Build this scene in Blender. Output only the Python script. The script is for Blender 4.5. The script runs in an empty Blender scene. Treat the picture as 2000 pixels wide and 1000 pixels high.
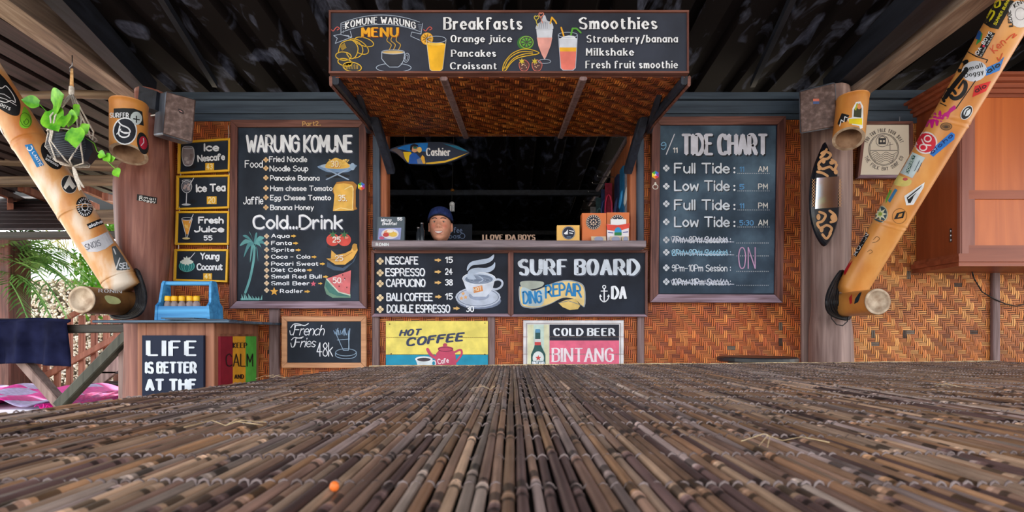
import bpy, math, random
from mathutils import Vector, Matrix
random.seed(7)
R = random.random
U = random.uniform
# ---------------------------------------------------------------- camera, world, sun, exposure
ZC = 0.83            # camera height: just above the reed table
HY = 655.0           # horizon row of the 2000x1000 frame
scn = bpy.context.scene
col = scn.collection
cd = bpy.data.cameras.new('camera'); cam = bpy.data.objects.new('camera', cd); col.objects.link(cam)
cd.sensor_width = 36; cd.lens = 18.0; cd.clip_start = 0.01; cd.clip_end = 200
cd.shift_y = (HY - 500) / 2000
cam.location = (0, 0, ZC); cam.rotation_euler = (math.pi / 2, 0, 0)
cd.dof.use_dof = True; cd.dof.focus_distance = 2.6; cd.dof.aperture_fstop = 15
scn.camera = cam
w = bpy.data.worlds.new('World'); scn.world = w; w.use_nodes = True
bg = w.node_tree.nodes['Background']
bg.inputs[0].default_value = (0.93, 0.97, 1.0, 1); bg.inputs[1].default_value = 1.35
sd = bpy.data.lights.new('sun', 'SUN'); sun = bpy.data.objects.new('sun', sd); col.objects.link(sun)
sd.energy = 3.0; sd.angle = 0.03; sd.color = (1, .95, .85)
sun.rotation_euler = (math.radians(-38), math.radians(-22), 0)
scn.view_settings.view_transform = 'Standard'; scn.view_settings.look = 'None'
scn.view_settings.gamma = 1; scn.view_settings.use_curve_mapping = False
scn.view_settings.exposure = 1.5
scn.cycles.max_bounces = 6; scn.cycles.diffuse_bounces = 4
# ---------------------------------------------------------------- helpers
def lin(c):
    return tuple(((x / 255) / 12.92 if x <= 10 else ((x / 255 + .055) / 1.055) ** 2.4) for x in c[:3]) + (1,)
CAMV = Vector((0, 0, ZC))
def P(px, py, d):
    return Vector(((px - 1000) * d / 1000, d, ZC + (HY - py) * d / 1000))
class MB:
    def __init__(s): s.v = []; s.f = []; s.c = []
    def add(s, vs, fs, c=None):
        n = len(s.v); s.v += [tuple(v) for v in vs]
        s.f += [tuple(i + n for i in f) for f in fs]; s.c += [c] * len(fs); return s
    def box(s, a, b, c=None):
        (x0, y0, z0), (x1, y1, z1) = a, b
        return s.hexa([(x0,y0,z0),(x1,y0,z0),(x1,y0,z1),(x0,y0,z1)], [(x0,y1,z0),(x1,y1,z0),(x1,y1,z1),(x0,y1,z1)], c)
    def hexa(s, A, B, c=None):
        return s.add(list(A) + list(B), [(0,1,2,3),(7,6,5,4),(0,4,5,1),(1,5,6,2),(2,6,7,3),(3,7,4,0)], c)
    def bar(s, p, q, w, h, c=None, up=(0, 0, 1), w2=None, h2=None):
        p, q = Vector(p), Vector(q); d = (q - p).normalized(); up = Vector(up)
        if abs(d.dot(up)) > .98: up = Vector((0, 1, 0))
        x = d.cross(up).normalized(); y = x.cross(d)
        w2 = w2 or w; h2 = h2 or h
        r = lambda o, a, b: [o - x*a/2 - y*b/2, o + x*a/2 - y*b/2, o + x*a/2 + y*b/2, o - x*a/2 + y*b/2]
        return s.hexa(r(p, w, h), r(q, w2, h2), c)
    def bev(s, p, q, w, h, c=None, up=(0, 0, 1), b=.006):
        p, q = Vector(p), Vector(q); d = (q - p).normalized(); up = Vector(up)
        if abs(d.dot(up)) > .98: up = Vector((0, 1, 0))
        x = d.cross(up).normalized(); y = x.cross(d); a = w/2; e = h/2
        prof = [(-a+b,-e),(a-b,-e),(a,-e+b),(a,e-b),(a-b,e),(-a+b,e),(-a,e-b),(-a,-e+b)]
        vs = [o + x*u + y*v for o in (p, q) for u, v in prof]
        return s.add(vs, [(i, (i+1) % 8, 8 + (i+1) % 8, 8 + i) for i in range(8)] + [tuple(range(7, -1, -1)), tuple(range(8, 16))], c)
    def tube(s, pts, r, n=8, c=None, cap=True, closed=False, flat=1.0):
        pts = [Vector(p) for p in pts]; m = len(pts); rs = r if isinstance(r, (list, tuple)) else [r] * m
        vs = []; prev = None
        for i, p in enumerate(pts):
            if closed: d = pts[(i+1) % m] - pts[i-1]
            else: d = pts[min(i+1, m-1)] - pts[max(i-1, 0)]
            d = d.normalized() if d.length > 1e-9 else Vector((0, 0, 1))
            if prev is None:
                up = Vector((0, 0, 1)) if abs(d.z) < .9 else Vector((0, 1, 0)); x = d.cross(up).normalized()
            else:
                x = prev - d * prev.dot(d); x = x.normalized() if x.length > 1e-6 else d.orthogonal().normalized()
            prev = x; y = x.cross(d)
            for k in range(n):
                a = 2 * math.pi * k / n; vs.append(p + x * (math.cos(a) * rs[i]) + y * (math.sin(a) * rs[i] * flat))
        fs = []
        for i in range(m if closed else m - 1):
            j = (i + 1) % m
            for k in range(n):
                fs.append((i*n + k, i*n + (k+1) % n, j*n + (k+1) % n, j*n + k))
        if cap and not closed: fs += [tuple(range(n - 1, -1, -1)), tuple((m-1)*n + k for k in range(n))]
        return s.add(vs, fs, c)
    def lathe(s, o, prof, n=16, c=None, axis=(0, 0, 1), sx=1, sy=1):
        o = Vector(o); a = Vector(axis).normalized(); x = a.orthogonal().normalized() if abs(a.z) < .99 else Vector((1, 0, 0)); y = a.cross(x)
        vs = []
        for r, z in prof:
            for k in range(n):
                t = 2*math.pi*k/n; vs.append(o + a*z + x*(r*math.cos(t)*sx) + y*(r*math.sin(t)*sy))
        fs = [(i*n+k, i*n+(k+1) % n, (i+1)*n+(k+1) % n, (i+1)*n+k) for i in range(len(prof)-1) for k in range(n)]
        if prof[0][0] > 1e-6: fs.append(tuple(range(n-1, -1, -1)))
        if prof[-1][0] > 1e-6: fs.append(tuple((len(prof)-1)*n+k for k in range(n)))
        return s.add(vs, fs, c)
    def ball(s, o, rx, ry, rz, n=10, m=6, c=None, rot=None):
        vs = []; o = Vector(o)
        for j in range(m + 1):
            ph = math.pi * j / m
            for k in range(n):
                t = 2*math.pi*k/n; v = Vector((rx*math.sin(ph)*math.cos(t), ry*math.sin(ph)*math.sin(t), rz*math.cos(ph)))
                if rot: v = rot @ v
                vs.append(o + v)
        return s.add(vs, [(j*n+k, (j+1)*n+k, (j+1)*n+(k+1) % n, j*n+(k+1) % n) for j in range(m) for k in range(n)], c)
    def build(s, name, mat, parent=None, smooth=False, loc=None, kind=None, label=None):
        me = bpy.data.meshes.new(name)
        off = Vector((0, 0, 0))
        if parent is not None: off = OFF[parent.name]
        elif loc is None:
            xs = [v[0] for v in s.v]; ys = [v[1] for v in s.v]; zs = [v[2] for v in s.v]
            off = Vector(((min(xs)+max(xs))/2, (min(ys)+max(ys))/2, min(zs)))
        else: off = Vector(loc)
        me.from_pydata([(v[0]-off[0], v[1]-off[1], v[2]-off[2]) for v in s.v], [], s.f)
        if any(c is not None for c in s.c):
            at = me.color_attributes.new('Col', 'FLOAT_COLOR', 'CORNER'); buf = []
            for f, c in zip(s.f, s.c): buf += list(lin(c or (128, 128, 128))) * len(f)
            at.data.foreach_set('color', buf)
        if smooth: me.polygons.foreach_set('use_smooth', [True] * len(me.polygons))
        me.materials.append(mat); me.update()
        o = bpy.data.objects.new(name, me); col.objects.link(o)
        if parent is not None: o.parent = parent; OFF[o.name] = off
        else: o.location = off; OFF[o.name] = off
        if kind: o['kind'] = kind
        if label: o['label'] = label
        return o
OFF = {}
def tag(o, label=None, cat=None, group=None, kind=None):
    if label: o['label'] = label
    if cat: o['category'] = cat
    if group: o['group'] = group
    if kind: o['kind'] = kind
    return o
def thing(name, label, cat, loc, group=None):
    o = bpy.data.objects.new(name, None); col.objects.link(o); o.location = loc; o.empty_display_size = .05
    OFF[o.name] = Vector(loc); return tag(o, label, cat, group)
def solo(mb, name, mat, label, cat, group=None, smooth=False, kind=None):
    return tag(mb.build(name, mat, None, smooth), label, cat, group, kind)
def struct(mb, name, mat, parent=None, smooth=False):
    return mb.build(name, mat, parent, smooth, kind='structure' if parent is None else None)
# ---------------------------------------------------------------- materials
def newmat(name):
    m = bpy.data.materials.new(name); m.use_nodes = True; nt = m.node_tree; return m, nt, nt.nodes['Principled BSDF']
def mat(name, c, rough=.6, metal=0, spec=.4, emit=None):
    m, nt, b = newmat(name); b.inputs['Base Color'].default_value = lin(c); b.inputs['Roughness'].default_value = rough
    b.inputs['Metallic'].default_value = metal; b.inputs['Specular IOR Level'].default_value = spec
    return m
def N(nt, t, **k):
    n = nt.nodes.new(t)
    for a, v in k.items(): setattr(n, a, v)
    return n
def noisecol(name, c1, c2, scale=(5, 5, 5), rough=.6, c3=None, detail=5, bump=.15, lo=.35, hi=.65, spec=.35, attr=False, rnd=False, dist=0.0, metal=0):
    m, nt, b = newmat(name); L = nt.links
    tc = N(nt, 'ShaderNodeTexCoord'); mp = N(nt, 'ShaderNodeMapping'); mp.inputs['Scale'].default_value = scale
    src = tc.outputs['Object']
    if rnd:
        oi = N(nt, 'ShaderNodeObjectInfo'); ad = N(nt, 'ShaderNodeVectorMath', operation='MULTIPLY_ADD')
        L.new(oi.outputs['Random'], ad.inputs[0]); ad.inputs[1].default_value = (37, 37, 37); L.new(src, ad.inputs[2]); src = ad.outputs[0]
    L.new(src, mp.inputs[0])
    no = N(nt, 'ShaderNodeTexNoise'); no.inputs['Scale'].default_value = 1; no.inputs['Detail'].default_value = detail; no.inputs['Distortion'].default_value = dist
    L.new(mp.outputs[0], no.inputs['Vector'])
    cr = N(nt, 'ShaderNodeValToRGB'); e = cr.color_ramp.elements
    e[0].position = lo; e[0].color = lin(c1); e[1].position = hi; e[1].color = lin(c2)
    if c3: x = e.new((lo + hi) / 2); x.color = lin(c3)
    L.new(no.outputs['Fac'], cr.inputs[0]); out = cr.outputs[0]
    if attr:
        at = N(nt, 'ShaderNodeAttribute', attribute_name='Col'); mx = N(nt, 'ShaderNodeMix', data_type='RGBA', blend_type='MULTIPLY')
        mx.inputs[0].default_value = 1; L.new(at.outputs['Color'], mx.inputs[6]); L.new(out, mx.inputs[7]); out = mx.outputs[2]
    L.new(out, b.inputs['Base Color']); b.inputs['Roughness'].default_value = rough; b.inputs['Specular IOR Level'].default_value = spec
    b.inputs['Metallic'].default_value = metal
    if bump:
        bu = N(nt, 'ShaderNodeBump'); bu.inputs['Strength'].default_value = bump; bu.inputs['Distance'].default_value = .004
        L.new(no.outputs['Fac'], bu.inputs['Height']); L.new(bu.outputs[0], b.inputs['Normal'])
    return m
M = {}
M['paint'] = noisecol('paint', (225, 225, 225), (255, 255, 255), (14, 14, 14), .55, attr=True, bump=0, spec=.3)
M['colour'] = noisecol('colour', (215, 215, 215), (255, 255, 255), (30, 30, 30), .6, attr=True, bump=.1, spec=.3)
M['weave'] = noisecol('weave', (206, 196, 196), (255, 255, 255), (3, 3, 3), .5, attr=True, bump=0, spec=.3, lo=.3, hi=.55)
M['chalk'] = noisecol('chalkboard', (24, 30, 42), (48, 58, 74), (4, 4, 3), .6, c3=(33, 41, 54), bump=.05, spec=.2)
M['chalk_dk'] = noisecol('chalkboard_dark', (18, 22, 34), (32, 39, 54), (5, 5, 5), .6, bump=.05, spec=.2)
M['chalk_top'] = noisecol('chalkboard_top', (44, 48, 60), (56, 61, 76), (5, 5, 5), .6, bump=.05, spec=.2)
M['tidechalk'] = noisecol('chalkboard_tide', (32, 46, 60), (80, 102, 122), (3, 3, 3), .6, c3=(50, 66, 84), bump=.05, spec=.2)
def wood(name, a, b_, ax='z', rough=.55, c3=None, k=1.0, bump=.3, spec=.35, **q):
    f, g = 55 * k, 3.0 * k
    sc = {'x': (g, f, f), 'y': (f, g, f), 'z': (f, f, g)}[ax]
    return noisecol(name, a, b_, sc, rough, c3, 4, bump, .3, .7, spec, dist=.6, **q)
M['frame_v'] = wood('frame_wood_upright', (70, 38, 36), (118, 74, 66), 'z')
M['frame_h'] = wood('frame_wood_level', (78, 44, 38), (128, 84, 74), 'x')
M['frame_b'] = wood('sky_tinted_frame_wood', (104, 78, 88), (160, 138, 156), 'x')  # bottom frame sides: lilac sky reflection painted into the wood colour
M['grey_h'] = wood('grey_wood_level', (104, 92, 100), (148, 134, 142), 'x')
M['grey_v'] = wood('grey_wood_upright', (92, 68, 66), (138, 114, 116), 'z')
M['post_v'] = wood('orange_post', (128, 68, 40), (176, 106, 70), 'z')
M['pine'] = wood('pine', (170, 118, 84), (214, 160, 120), 'x', k=.6)
M['blue_h'] = wood('blue_grey_board', (42, 52, 66), (74, 88, 104), 'x', k=.5)
M['blue_v'] = wood('blue_grey_post', (38, 48, 64), (70, 82, 100), 'z', k=.5)
M['navy'] = wood('dark_navy_strut', (22, 26, 38), (44, 50, 66), 'z', k=.5)
M['beam'] = wood('weathered_beam', (108, 94, 88), (176, 158, 146), 'y', k=.55, c3=(138, 118, 106))
M['beam_x'] = wood('weathered_log', (84, 66, 54), (136, 116, 96), 'x', k=.6)
M['black_beam'] = wood('black_beam', (20, 22, 30), (42, 46, 58), 'y', k=.4)
M['plank_dk'] = wood('dark_purple_plank', (26, 16, 20), (62, 44, 47), 'y', k=.5, rnd=True)
M['trunk'] = wood('trunk_wood', (106, 62, 54), (160, 108, 94), 'z', k=.5, rough=.5, c3=(130, 82, 72))
M['trunk_grey'] = wood('grey_trunk_wood', (110, 86, 82), (164, 138, 132), 'z', k=.5)
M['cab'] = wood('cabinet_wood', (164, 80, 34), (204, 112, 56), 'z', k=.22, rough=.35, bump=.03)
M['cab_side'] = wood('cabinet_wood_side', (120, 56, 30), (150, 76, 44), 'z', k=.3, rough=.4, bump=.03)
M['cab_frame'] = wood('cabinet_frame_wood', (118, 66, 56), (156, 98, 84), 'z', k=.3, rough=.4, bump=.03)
M['cab_x'] = wood('cabinet_moulding_wood', (118, 56, 36), (164, 90, 62), 'x', k=.3, rough=.4, bump=.03)
M['box_wood'] = wood('cupboard_wood', (118, 70, 52), (168, 112, 86), 'z', k=.4)
M['rail_dk'] = wood('dark_rail_wood', (34, 32, 30), (70, 64, 58), 'x', k=.5)
M['rail_y'] = wood('greenish_brace_wood', (52, 54, 48), (84, 84, 74), 'z', k=.5)
M['baluster'] = wood('red_brown_rail_wood', (120, 66, 50), (168, 108, 88), 'z', k=.4)
M['blue_paint'] = wood('blue_painted_wood', (30, 110, 176), (84, 170, 226), 'x', k=.5, rough=.5)
M['top_blue'] = wood('blue_black_counter', (34, 46, 60), (84, 112, 138), 'x', k=.5, rough=.35)
M['reed'] = None
M['bamboo'] = noisecol('bamboo_pole', (176, 104, 46), (222, 164, 96), (7, 7, 3), .35, c3=(204, 136, 66), bump=.08, detail=6, spec=.5, lo=.25, hi=.75)
M['bamboo_w'] = noisecol('pale_bamboo_pole', (188, 116, 58), (222, 206, 190), (6, 6, 2.2), .38, c3=(206, 152, 98), bump=.08, detail=6, spec=.5, lo=.36, hi=.62)
M['bamboo_dk'] = noisecol('brown_bamboo', (84, 54, 30), (134, 94, 54), (9, 9, 9), .4, bump=.1)
M['bamboo_cut'] = noisecol('cut_bamboo_end', (150, 124, 102), (206, 186, 164), (20, 20, 20), .7, bump=.2)
M['bamboo_in'] = noisecol('bamboo_inside', (120, 88, 66), (168, 134, 108), (16, 16, 16), .7, bump=.2)
M['rope_bk'] = noisecol('black_rope', (10, 10, 13), (34, 34, 40), (80, 80, 80), .6, bump=.3)
M['cord'] = noisecol('cream_cord', (188, 178, 170), (226, 220, 214), (120, 120, 120), .8, bump=.4)
M['twine'] = noisecol('white_twine', (84, 68, 64), (134, 118, 116), (25, 25, 25), .6, bump=.5)
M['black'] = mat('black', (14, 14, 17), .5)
M['dark_back'] = mat('dark_backing', (58, 24, 10), .8)
M['white'] = mat('white', (225, 228, 235), .5)
M['yellow'] = mat('yellow_trim', (226, 172, 36), .5)
M['navy_cloth'] = noisecol('navy_cloth', (14, 17, 42), (30, 34, 66), (9, 9, 9), .9, bump=.3, spec=.1)
M['leaf'] = noisecol('leaf_green', (60, 142, 22), (132, 206, 52), (18, 18, 18), .4, bump=.1, spec=.5)
M['palm'] = noisecol('palm_green', (72, 128, 62), (150, 196, 112), (4, 4, 4), .5, bump=0)
M['pot'] = mat('dark_pot', (34, 38, 50), .45)
M['metal'] = mat('steel', (150, 150, 155), .3, 1)
M['rust'] = noisecol('rusty_metal', (66, 50, 46), (128, 108, 104), (38, 38, 38), .4, c3=(90, 70, 66), bump=.25, metal=.3, lo=.25, hi=.75)
M['steel_edge'] = noisecol('grey_steel_edge', (70, 76, 92), (140, 150, 168), (12, 12, 3), .3, bump=.05, metal=.5)
M['skin'] = noisecol('skin', (196, 124, 96), (216, 146, 116), (30, 30, 30), .45, bump=.03, attr=False)
M['skinc'] = noisecol('skin_tones', (236, 236, 236), (255, 255, 255), (30, 30, 30), .42, attr=True, bump=.03, spec=.45)
M['sand'] = noisecol('sandy_ground', (176, 160, 138), (206, 192, 170), (3, 3, 3), .9, bump=.2)
M['floor'] = noisecol('concrete_floor', (132, 120, 108), (164, 150, 136), (2, 2, 2), .7, bump=.1)
# corrugated sheet: black paint with chalky blotches
def roofmat():
    m, nt, b = newmat('corrugated_black_sheet'); L = nt.links
    tc = N(nt, 'ShaderNodeTexCoord')
    mp = N(nt, 'ShaderNodeMapping'); mp.inputs['Scale'].default_value = (7, 3.0, 4); L.new(tc.outputs['Object'], mp.inputs[0])
    n1 = N(nt, 'ShaderNodeTexNoise'); n1.inputs['Scale'].default_value = 1; n1.inputs['Detail'].default_value = 4; n1.inputs['Distortion'].default_value = 1.2; L.new(mp.outputs[0], n1.inputs['Vector'])
    cr = N(nt, 'ShaderNodeValToRGB'); e = cr.color_ramp.elements; e[0].position = .54; e[0].color = (0, 0, 0, 1); e[1].position = .68; e[1].color = (1, 1, 1, 1); L.new(n1.outputs[0], cr.inputs[0])
    mp2 = N(nt, 'ShaderNodeMapping'); mp2.inputs['Scale'].default_value = (60, 20, 60); L.new(tc.outputs['Object'], mp2.inputs[0])
    n2 = N(nt, 'ShaderNodeTexNoise'); n2.inputs['Scale'].default_value = 1; n2.inputs['Detail'].default_value = 3; L.new(mp2.outputs[0], n2.inputs['Vector'])
    mu = N(nt, 'ShaderNodeMath', operation='MULTIPLY'); L.new(cr.outputs[0], mu.inputs[0]); L.new(n2.outputs[0], mu.inputs[1])
    mx = N(nt, 'ShaderNodeMix', data_type='RGBA'); L.new(mu.outputs[0], mx.inputs[0]); mx.inputs[6].default_value = lin((25, 21, 23)); mx.inputs[7].default_value = lin((126, 136, 168))
    L.new(mx.outputs[2], b.inputs['Base Color']); b.inputs['Roughness'].default_value = .75; b.inputs['Specular IOR Level'].default_value = .1
    return m
M['roof'] = roofmat()
# reeds: tone per stalk segment (colour attribute), per-reed shift, fine lengthwise grain
def reedmat():
    m, nt, b = newmat('reed_stalk'); L = nt.links
    tc = N(nt, 'ShaderNodeTexCoord'); oi = N(nt, 'ShaderNodeObjectInfo')
    ad = N(nt, 'ShaderNodeVectorMath', operation='MULTIPLY_ADD'); L.new(oi.outputs['Random'], ad.inputs[0]); ad.inputs[1].default_value = (91, 53, 17); L.new(tc.outputs['Object'], ad.inputs[2])
    def ns(scale, det):
        mp = N(nt, 'ShaderNodeMapping'); mp.inputs['Scale'].default_value = scale; L.new(ad.outputs[0], mp.inputs[0])
        n = N(nt, 'ShaderNodeTexNoise'); n.inputs['Scale'].default_value = 1; n.inputs['Detail'].default_value = det; L.new(mp.outputs[0], n.inputs['Vector']); return n
    n1 = ns((60, 26, 60), 4); n2 = ns((700, 12, 700), 2)
    at = N(nt, 'ShaderNodeAttribute', attribute_name='Col')
    def mul(a, n, lo, hi, f0=.3, f1=.7):
        mr = N(nt, 'ShaderNodeMapRange'); L.new(n, mr.inputs[0]); mr.inputs[1].default_value = f0; mr.inputs[2].default_value = f1; mr.inputs[3].default_value = lo; mr.inputs[4].default_value = hi
        mx = N(nt, 'ShaderNodeMix', data_type='RGBA', blend_type='MULTIPLY'); mx.inputs[0].default_value = 1; L.new(a, mx.inputs[6]); L.new(mr.outputs[0], mx.inputs[7]); return mx.outputs[2]
    o = mul(at.outputs['Color'], n1.outputs[0], .55, 1.25); o = mul(o, n2.outputs[0], .8, 1.12); o = mul(o, oi.outputs['Random'], .85, 1.4, 0, 1)
    L.new(o, b.inputs['Base Color']); b.inputs['Roughness'].default_value = .38; b.inputs['Specular IOR Level'].default_value = .5
    return m
M['reed'] = reedmat()
# ---------------------------------------------------------------- surfaces drawn on (real planes and pole surfaces)
def ray(px, py): return Vector(((px - 1000) / 1000, 1, (HY - py) / 1000))
def plane(p, n):
    p = Vector(p); n = Vector(n).normalized()
    if n.dot(CAMV - p) < 0: n = -n
    def f(px, py, off=0.0):
        d = ray(px, py); t = (p - CAMV).dot(n) / d.dot(n); return CAMV + d * t + n * off
    f.curved = False; return f
def wallp(d): return plane((0, d, 0), (0, -1, 0))
def pole(a, b, ra, rb):
    a, b = Vector(a), Vector(b); ax = (b - a).normalized(); ln = (b - a).length
    def f(px, py, off=0.0):
        d = ray(px, py).normalized(); r = (ra + rb) / 2; hit = None
        for _ in range(3):
            rr = r + off; dp = d - ax * d.dot(ax); o = CAMV - a; op = o - ax * o.dot(ax)
            A = dp.dot(dp); B = 2 * dp.dot(op); C = op.dot(op) - rr * rr; D = max(0, B*B - 4*A*C)
            t = (-B - math.sqrt(D)) / (2*A); hit = CAMV + d * t; s = max(0, min(1, (hit - a).dot(ax) / ln)); r = ra + (rb - ra) * s
            q = a + ax * (hit - a).dot(ax); v = hit - q
            if v.length > rr * 1.0001: hit = q + v.normalized() * rr
        return hit
    f.curved = True; return f
# ---------------------------------------------------------------- stroke lettering: x 0..8, y 3 = baseline, 9 = x-height, c = cap height
G = {}
def _g(s):
    for ln in s.strip().split('\n'):
        k, rest = ln[0], ln[2:].split(); st = []
        for t in rest:
            sm = t[0] == '~'; t = t.lstrip('~'); st.append((sm, [(int(t[i], 16), int(t[i+1], 16) - 3) for i in range(0, len(t), 2)]))
        G[k] = st
_g('''A 033c63 1656
B 030c ~0c3c5b5938 ~083857543303 08 0333
C ~6a4c1b08144364
D 030c ~0c3c69663303
E 5c0c0353 0848
F 5c0c03 0848
G ~6a4c1b08144365 3868 6864
H 030c 636c 0868
I 030c
J ~4c46341305
K 030c 5c0753
L 0c0353
M 030c366c63
N 030c636c
O ~3c1b08143354685b3c
P 030c ~0c3c5a583707
Q ~3c1b08143354685b3c 3663
R 030c ~0c3c5a583707 3763
S ~5b3c1b0a1847554323 ~432304
T 0c6c 3c33
U ~0c061433546 6c
V 0c336c
W 0c23496 8c
X 0c63 6c03
Y 0c386c 3833
Z 0c6c0363
a ~29070523454729 4943
b ~29070523454729 0c03
c ~482907052344
d ~29070523454729 4c43
e 0646 ~46472907052344
f ~4b3c1b1813 0939
g ~29070523454729 ~4944311001
h 0c03 ~07294743
i 0903 0b0c
j ~2924110001 2b2c
k 0c03 4906 1743
l 0c03
m 0903 ~07293733 ~37596763
n 0903 ~07294743
o ~29070523454729
p ~29070523454729 0900
q ~29070523454729 4940
r 0903 ~072938
s ~38190816353423 ~342304
t ~1b152334 0939
u ~09052345 4943
v 092349
w 0913385369
x 0943 4903
y 0923 4910
z 09490343
0 ~2c0a0523454a2c
1 0a2c23
2 ~0a1c3c4a4815 1503 0343
3 ~0b2c4b4928 ~2847452304
4 3c0656 3c33
5 4c0c08 ~08294745230 4
6 ~4b2c09052345472806
7 0c4c13
8 ~2c0a284a2c ~28060423444628
9 ~4a2c0a0828494a ~4a462304
. 0304
: 0405 0809
- 0747
/ 014c
' 0a0c
& ~4329292b1c0b0805234547
+ 0747 2529
* 0949 2b27 0a48 0846
! 0c06 0304
'''.replace('~0c061433546 6c', '~0c0614335466 ~666c').replace('0c23496 8c', '0c2349638c').replace('~08294745230 4', '~082947452304').replace(' 08 0333', ''))
GW = {k: max(x for _, ps in st for x, y in ps) for k, st in G.items()}
def smooth(ps, n=4, closed=None):
    if len(ps) < 3: return list(ps)
    cl = (ps[0] == ps[-1]) if closed is None else closed
    if cl and ps[0] == ps[-1]: ps = ps[:-1]
    m = len(ps); out = []
    for i in range(m if cl else m - 1):
        g = (lambda j: ps[j % m]) if cl else (lambda j: ps[max(0, min(m-1, j))])
        p0, p1, p2, p3 = g(i-1), g(i), g(i+1), g(i+2)
        for k in range(n):
            t = k / n
            out.append(tuple(.5*((2*p1[a]) + (-p0[a]+p2[a])*t + (2*p0[a]-5*p1[a]+4*p2[a]-p3[a])*t*t + (-p0[a]+3*p1[a]-3*p2[a]+p3[a])*t**3) for a in (0, 1)))
    out.append(out[0] if cl else ps[-1]); return out
LAY = .0006
class Art:
    def __init__(s, surf): s.s = surf; s.m = MB()
    def q(s, p, layer): return s.s(p[0], p[1], .0012 + layer * LAY + (len(s.m.f) * 7 % 23) * .000022)
    def poly(s, pts, c, layer=0):
        s.m.add([s.q(p, layer) for p in pts], [tuple(range(len(pts)))], c)
    def fill(s, pts, c, layer=0, sm=False, rings=5):
        if sm: pts = smooth(list(pts) + [pts[0]], 4)[:-1]
        if not s.s.curved: return s.poly(pts, c, layer)
        cx = sum(p[0] for p in pts)/len(pts); cy = sum(p[1] for p in pts)/len(pts); d = []
        for i, p in enumerate(pts):
            q = pts[(i+1) % len(pts)]; n = max(1, int(math.hypot(q[0]-p[0], q[1]-p[1]) / 4))
            d += [(p[0]+(q[0]-p[0])*k/n, p[1]+(q[1]-p[1])*k/n) for k in range(n)]
        n = len(d); vs = [(cx, cy)] + [(cx+(p[0]-cx)*r/rings, cy+(p[1]-cy)*r/rings) for r in range(1, rings+1) for p in d]
        fs = [(0, 1+k, 1+(k+1) % n) for k in range(n)] + [(1+r*n+k, 1+(r+1)*n+k, 1+(r+1)*n+(k+1) % n, 1+r*n+(k+1) % n) for r in range(rings-1) for k in range(n)]
        s.m.add([s.q(v, layer) for v in vs], fs, c)
    def ell(s, cx, cy, rx, ry, c, layer=0, rot=0, a0=0, a1=360, n=20):
        k = math.radians(rot); pts = []
        full = (a1 - a0) >= 360
        for i in range(n if full else n + 1):
            a = math.radians(a0 + (a1-a0)*i/n); x, y = rx*math.cos(a), ry*math.sin(a)
            pts.append((cx + x*math.cos(k) - y*math.sin(k), cy + x*math.sin(k) + y*math.cos(k)))
        s.fill(pts, c, layer)
    def oell(s, cx, cy, rx, ry, w, c, layer=0, rot=0, a0=0, a1=360, n=20):
        k = math.radians(rot); pts = []
        for i in range(n + 1):
            a = math.radians(a0 + (a1-a0)*i/n); x, y = rx*math.cos(a), ry*math.sin(a)
            pts.append((cx + x*math.cos(k) - y*math.sin(k), cy + x*math.sin(k) + y*math.cos(k)))
        s.line(pts, w, c, layer)
    def rect(s, x0, y0, x1, y1, c, layer=0): s.fill([(x0, y0), (x1, y0), (x1, y1), (x0, y1)], c, layer)
    def line(s, pts, w, c, layer=1, sm=False, nib=None, caps=True):
        if sm: pts = smooth(pts)
        pts = [p for i, p in enumerate(pts) if i == 0 or math.hypot(p[0]-pts[i-1][0], p[1]-pts[i-1][1]) > 1e-4]
        if len(pts) < 2:
            if pts: s.ell(pts[0][0], pts[0][1], w/2, w/2, c, layer, n=8)
            return
        if s.s.curved:
            d = []
            for i in range(len(pts)-1):
                p, q = pts[i], pts[i+1]; n = max(1, int(math.hypot(q[0]-p[0], q[1]-p[1]) / 5)); d += [(p[0]+(q[0]-p[0])*k/n, p[1]+(q[1]-p[1])*k/n) for k in range(n)]
            pts = d + [pts[-1]]
        def W(dx, dy):
            if nib is None: return w
            L = math.hypot(dx, dy) or 1; return nib + (w - nib) * abs(dy) / L
        segs = []; cur = [pts[0]]
        for i in range(1, len(pts)):
            cur.append(pts[i])
            if i < len(pts) - 1:
                a = (pts[i][0]-pts[i-1][0], pts[i][1]-pts[i-1][1]); b = (pts[i+1][0]-pts[i][0], pts[i+1][1]-pts[i][1])
                if a[0]*b[0]+a[1]*b[1] < .8*math.hypot(*a)*math.hypot(*b): segs.append(cur); cur = [pts[i]]
        segs.append(cur)
        for g in segs:
            L, Rr = [], []
            for i, p in enumerate(g):
                a = g[max(0, i-1)]; b = g[min(len(g)-1, i+1)]; dx, dy = b[0]-a[0], b[1]-a[1]; l = math.hypot(dx, dy) or 1; h = W(dx, dy)/2
                L.append((p[0]-dy/l*h, p[1]+dx/l*h)); Rr.append((p[0]+dy/l*h, p[1]-dx/l*h))
            n = len(g); s.m.add([s.q(p, layer) for p in L + Rr], [(i, i+1, n+i+1, n+i) for i in range(n-1)], c)
        if caps:
            ends = [g[0] for g in segs] + [segs[-1][-1]]
            for i, e in enumerate(ends):
                rr = (w if nib is None else min(w, nib * 1.0)) / 2
                s.m.add([s.q((e[0]+rr*math.cos(t*math.pi/3), e[1]+rr*math.sin(t*math.pi/3)), layer) for t in range(6)], [tuple(range(6))], c)
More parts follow.
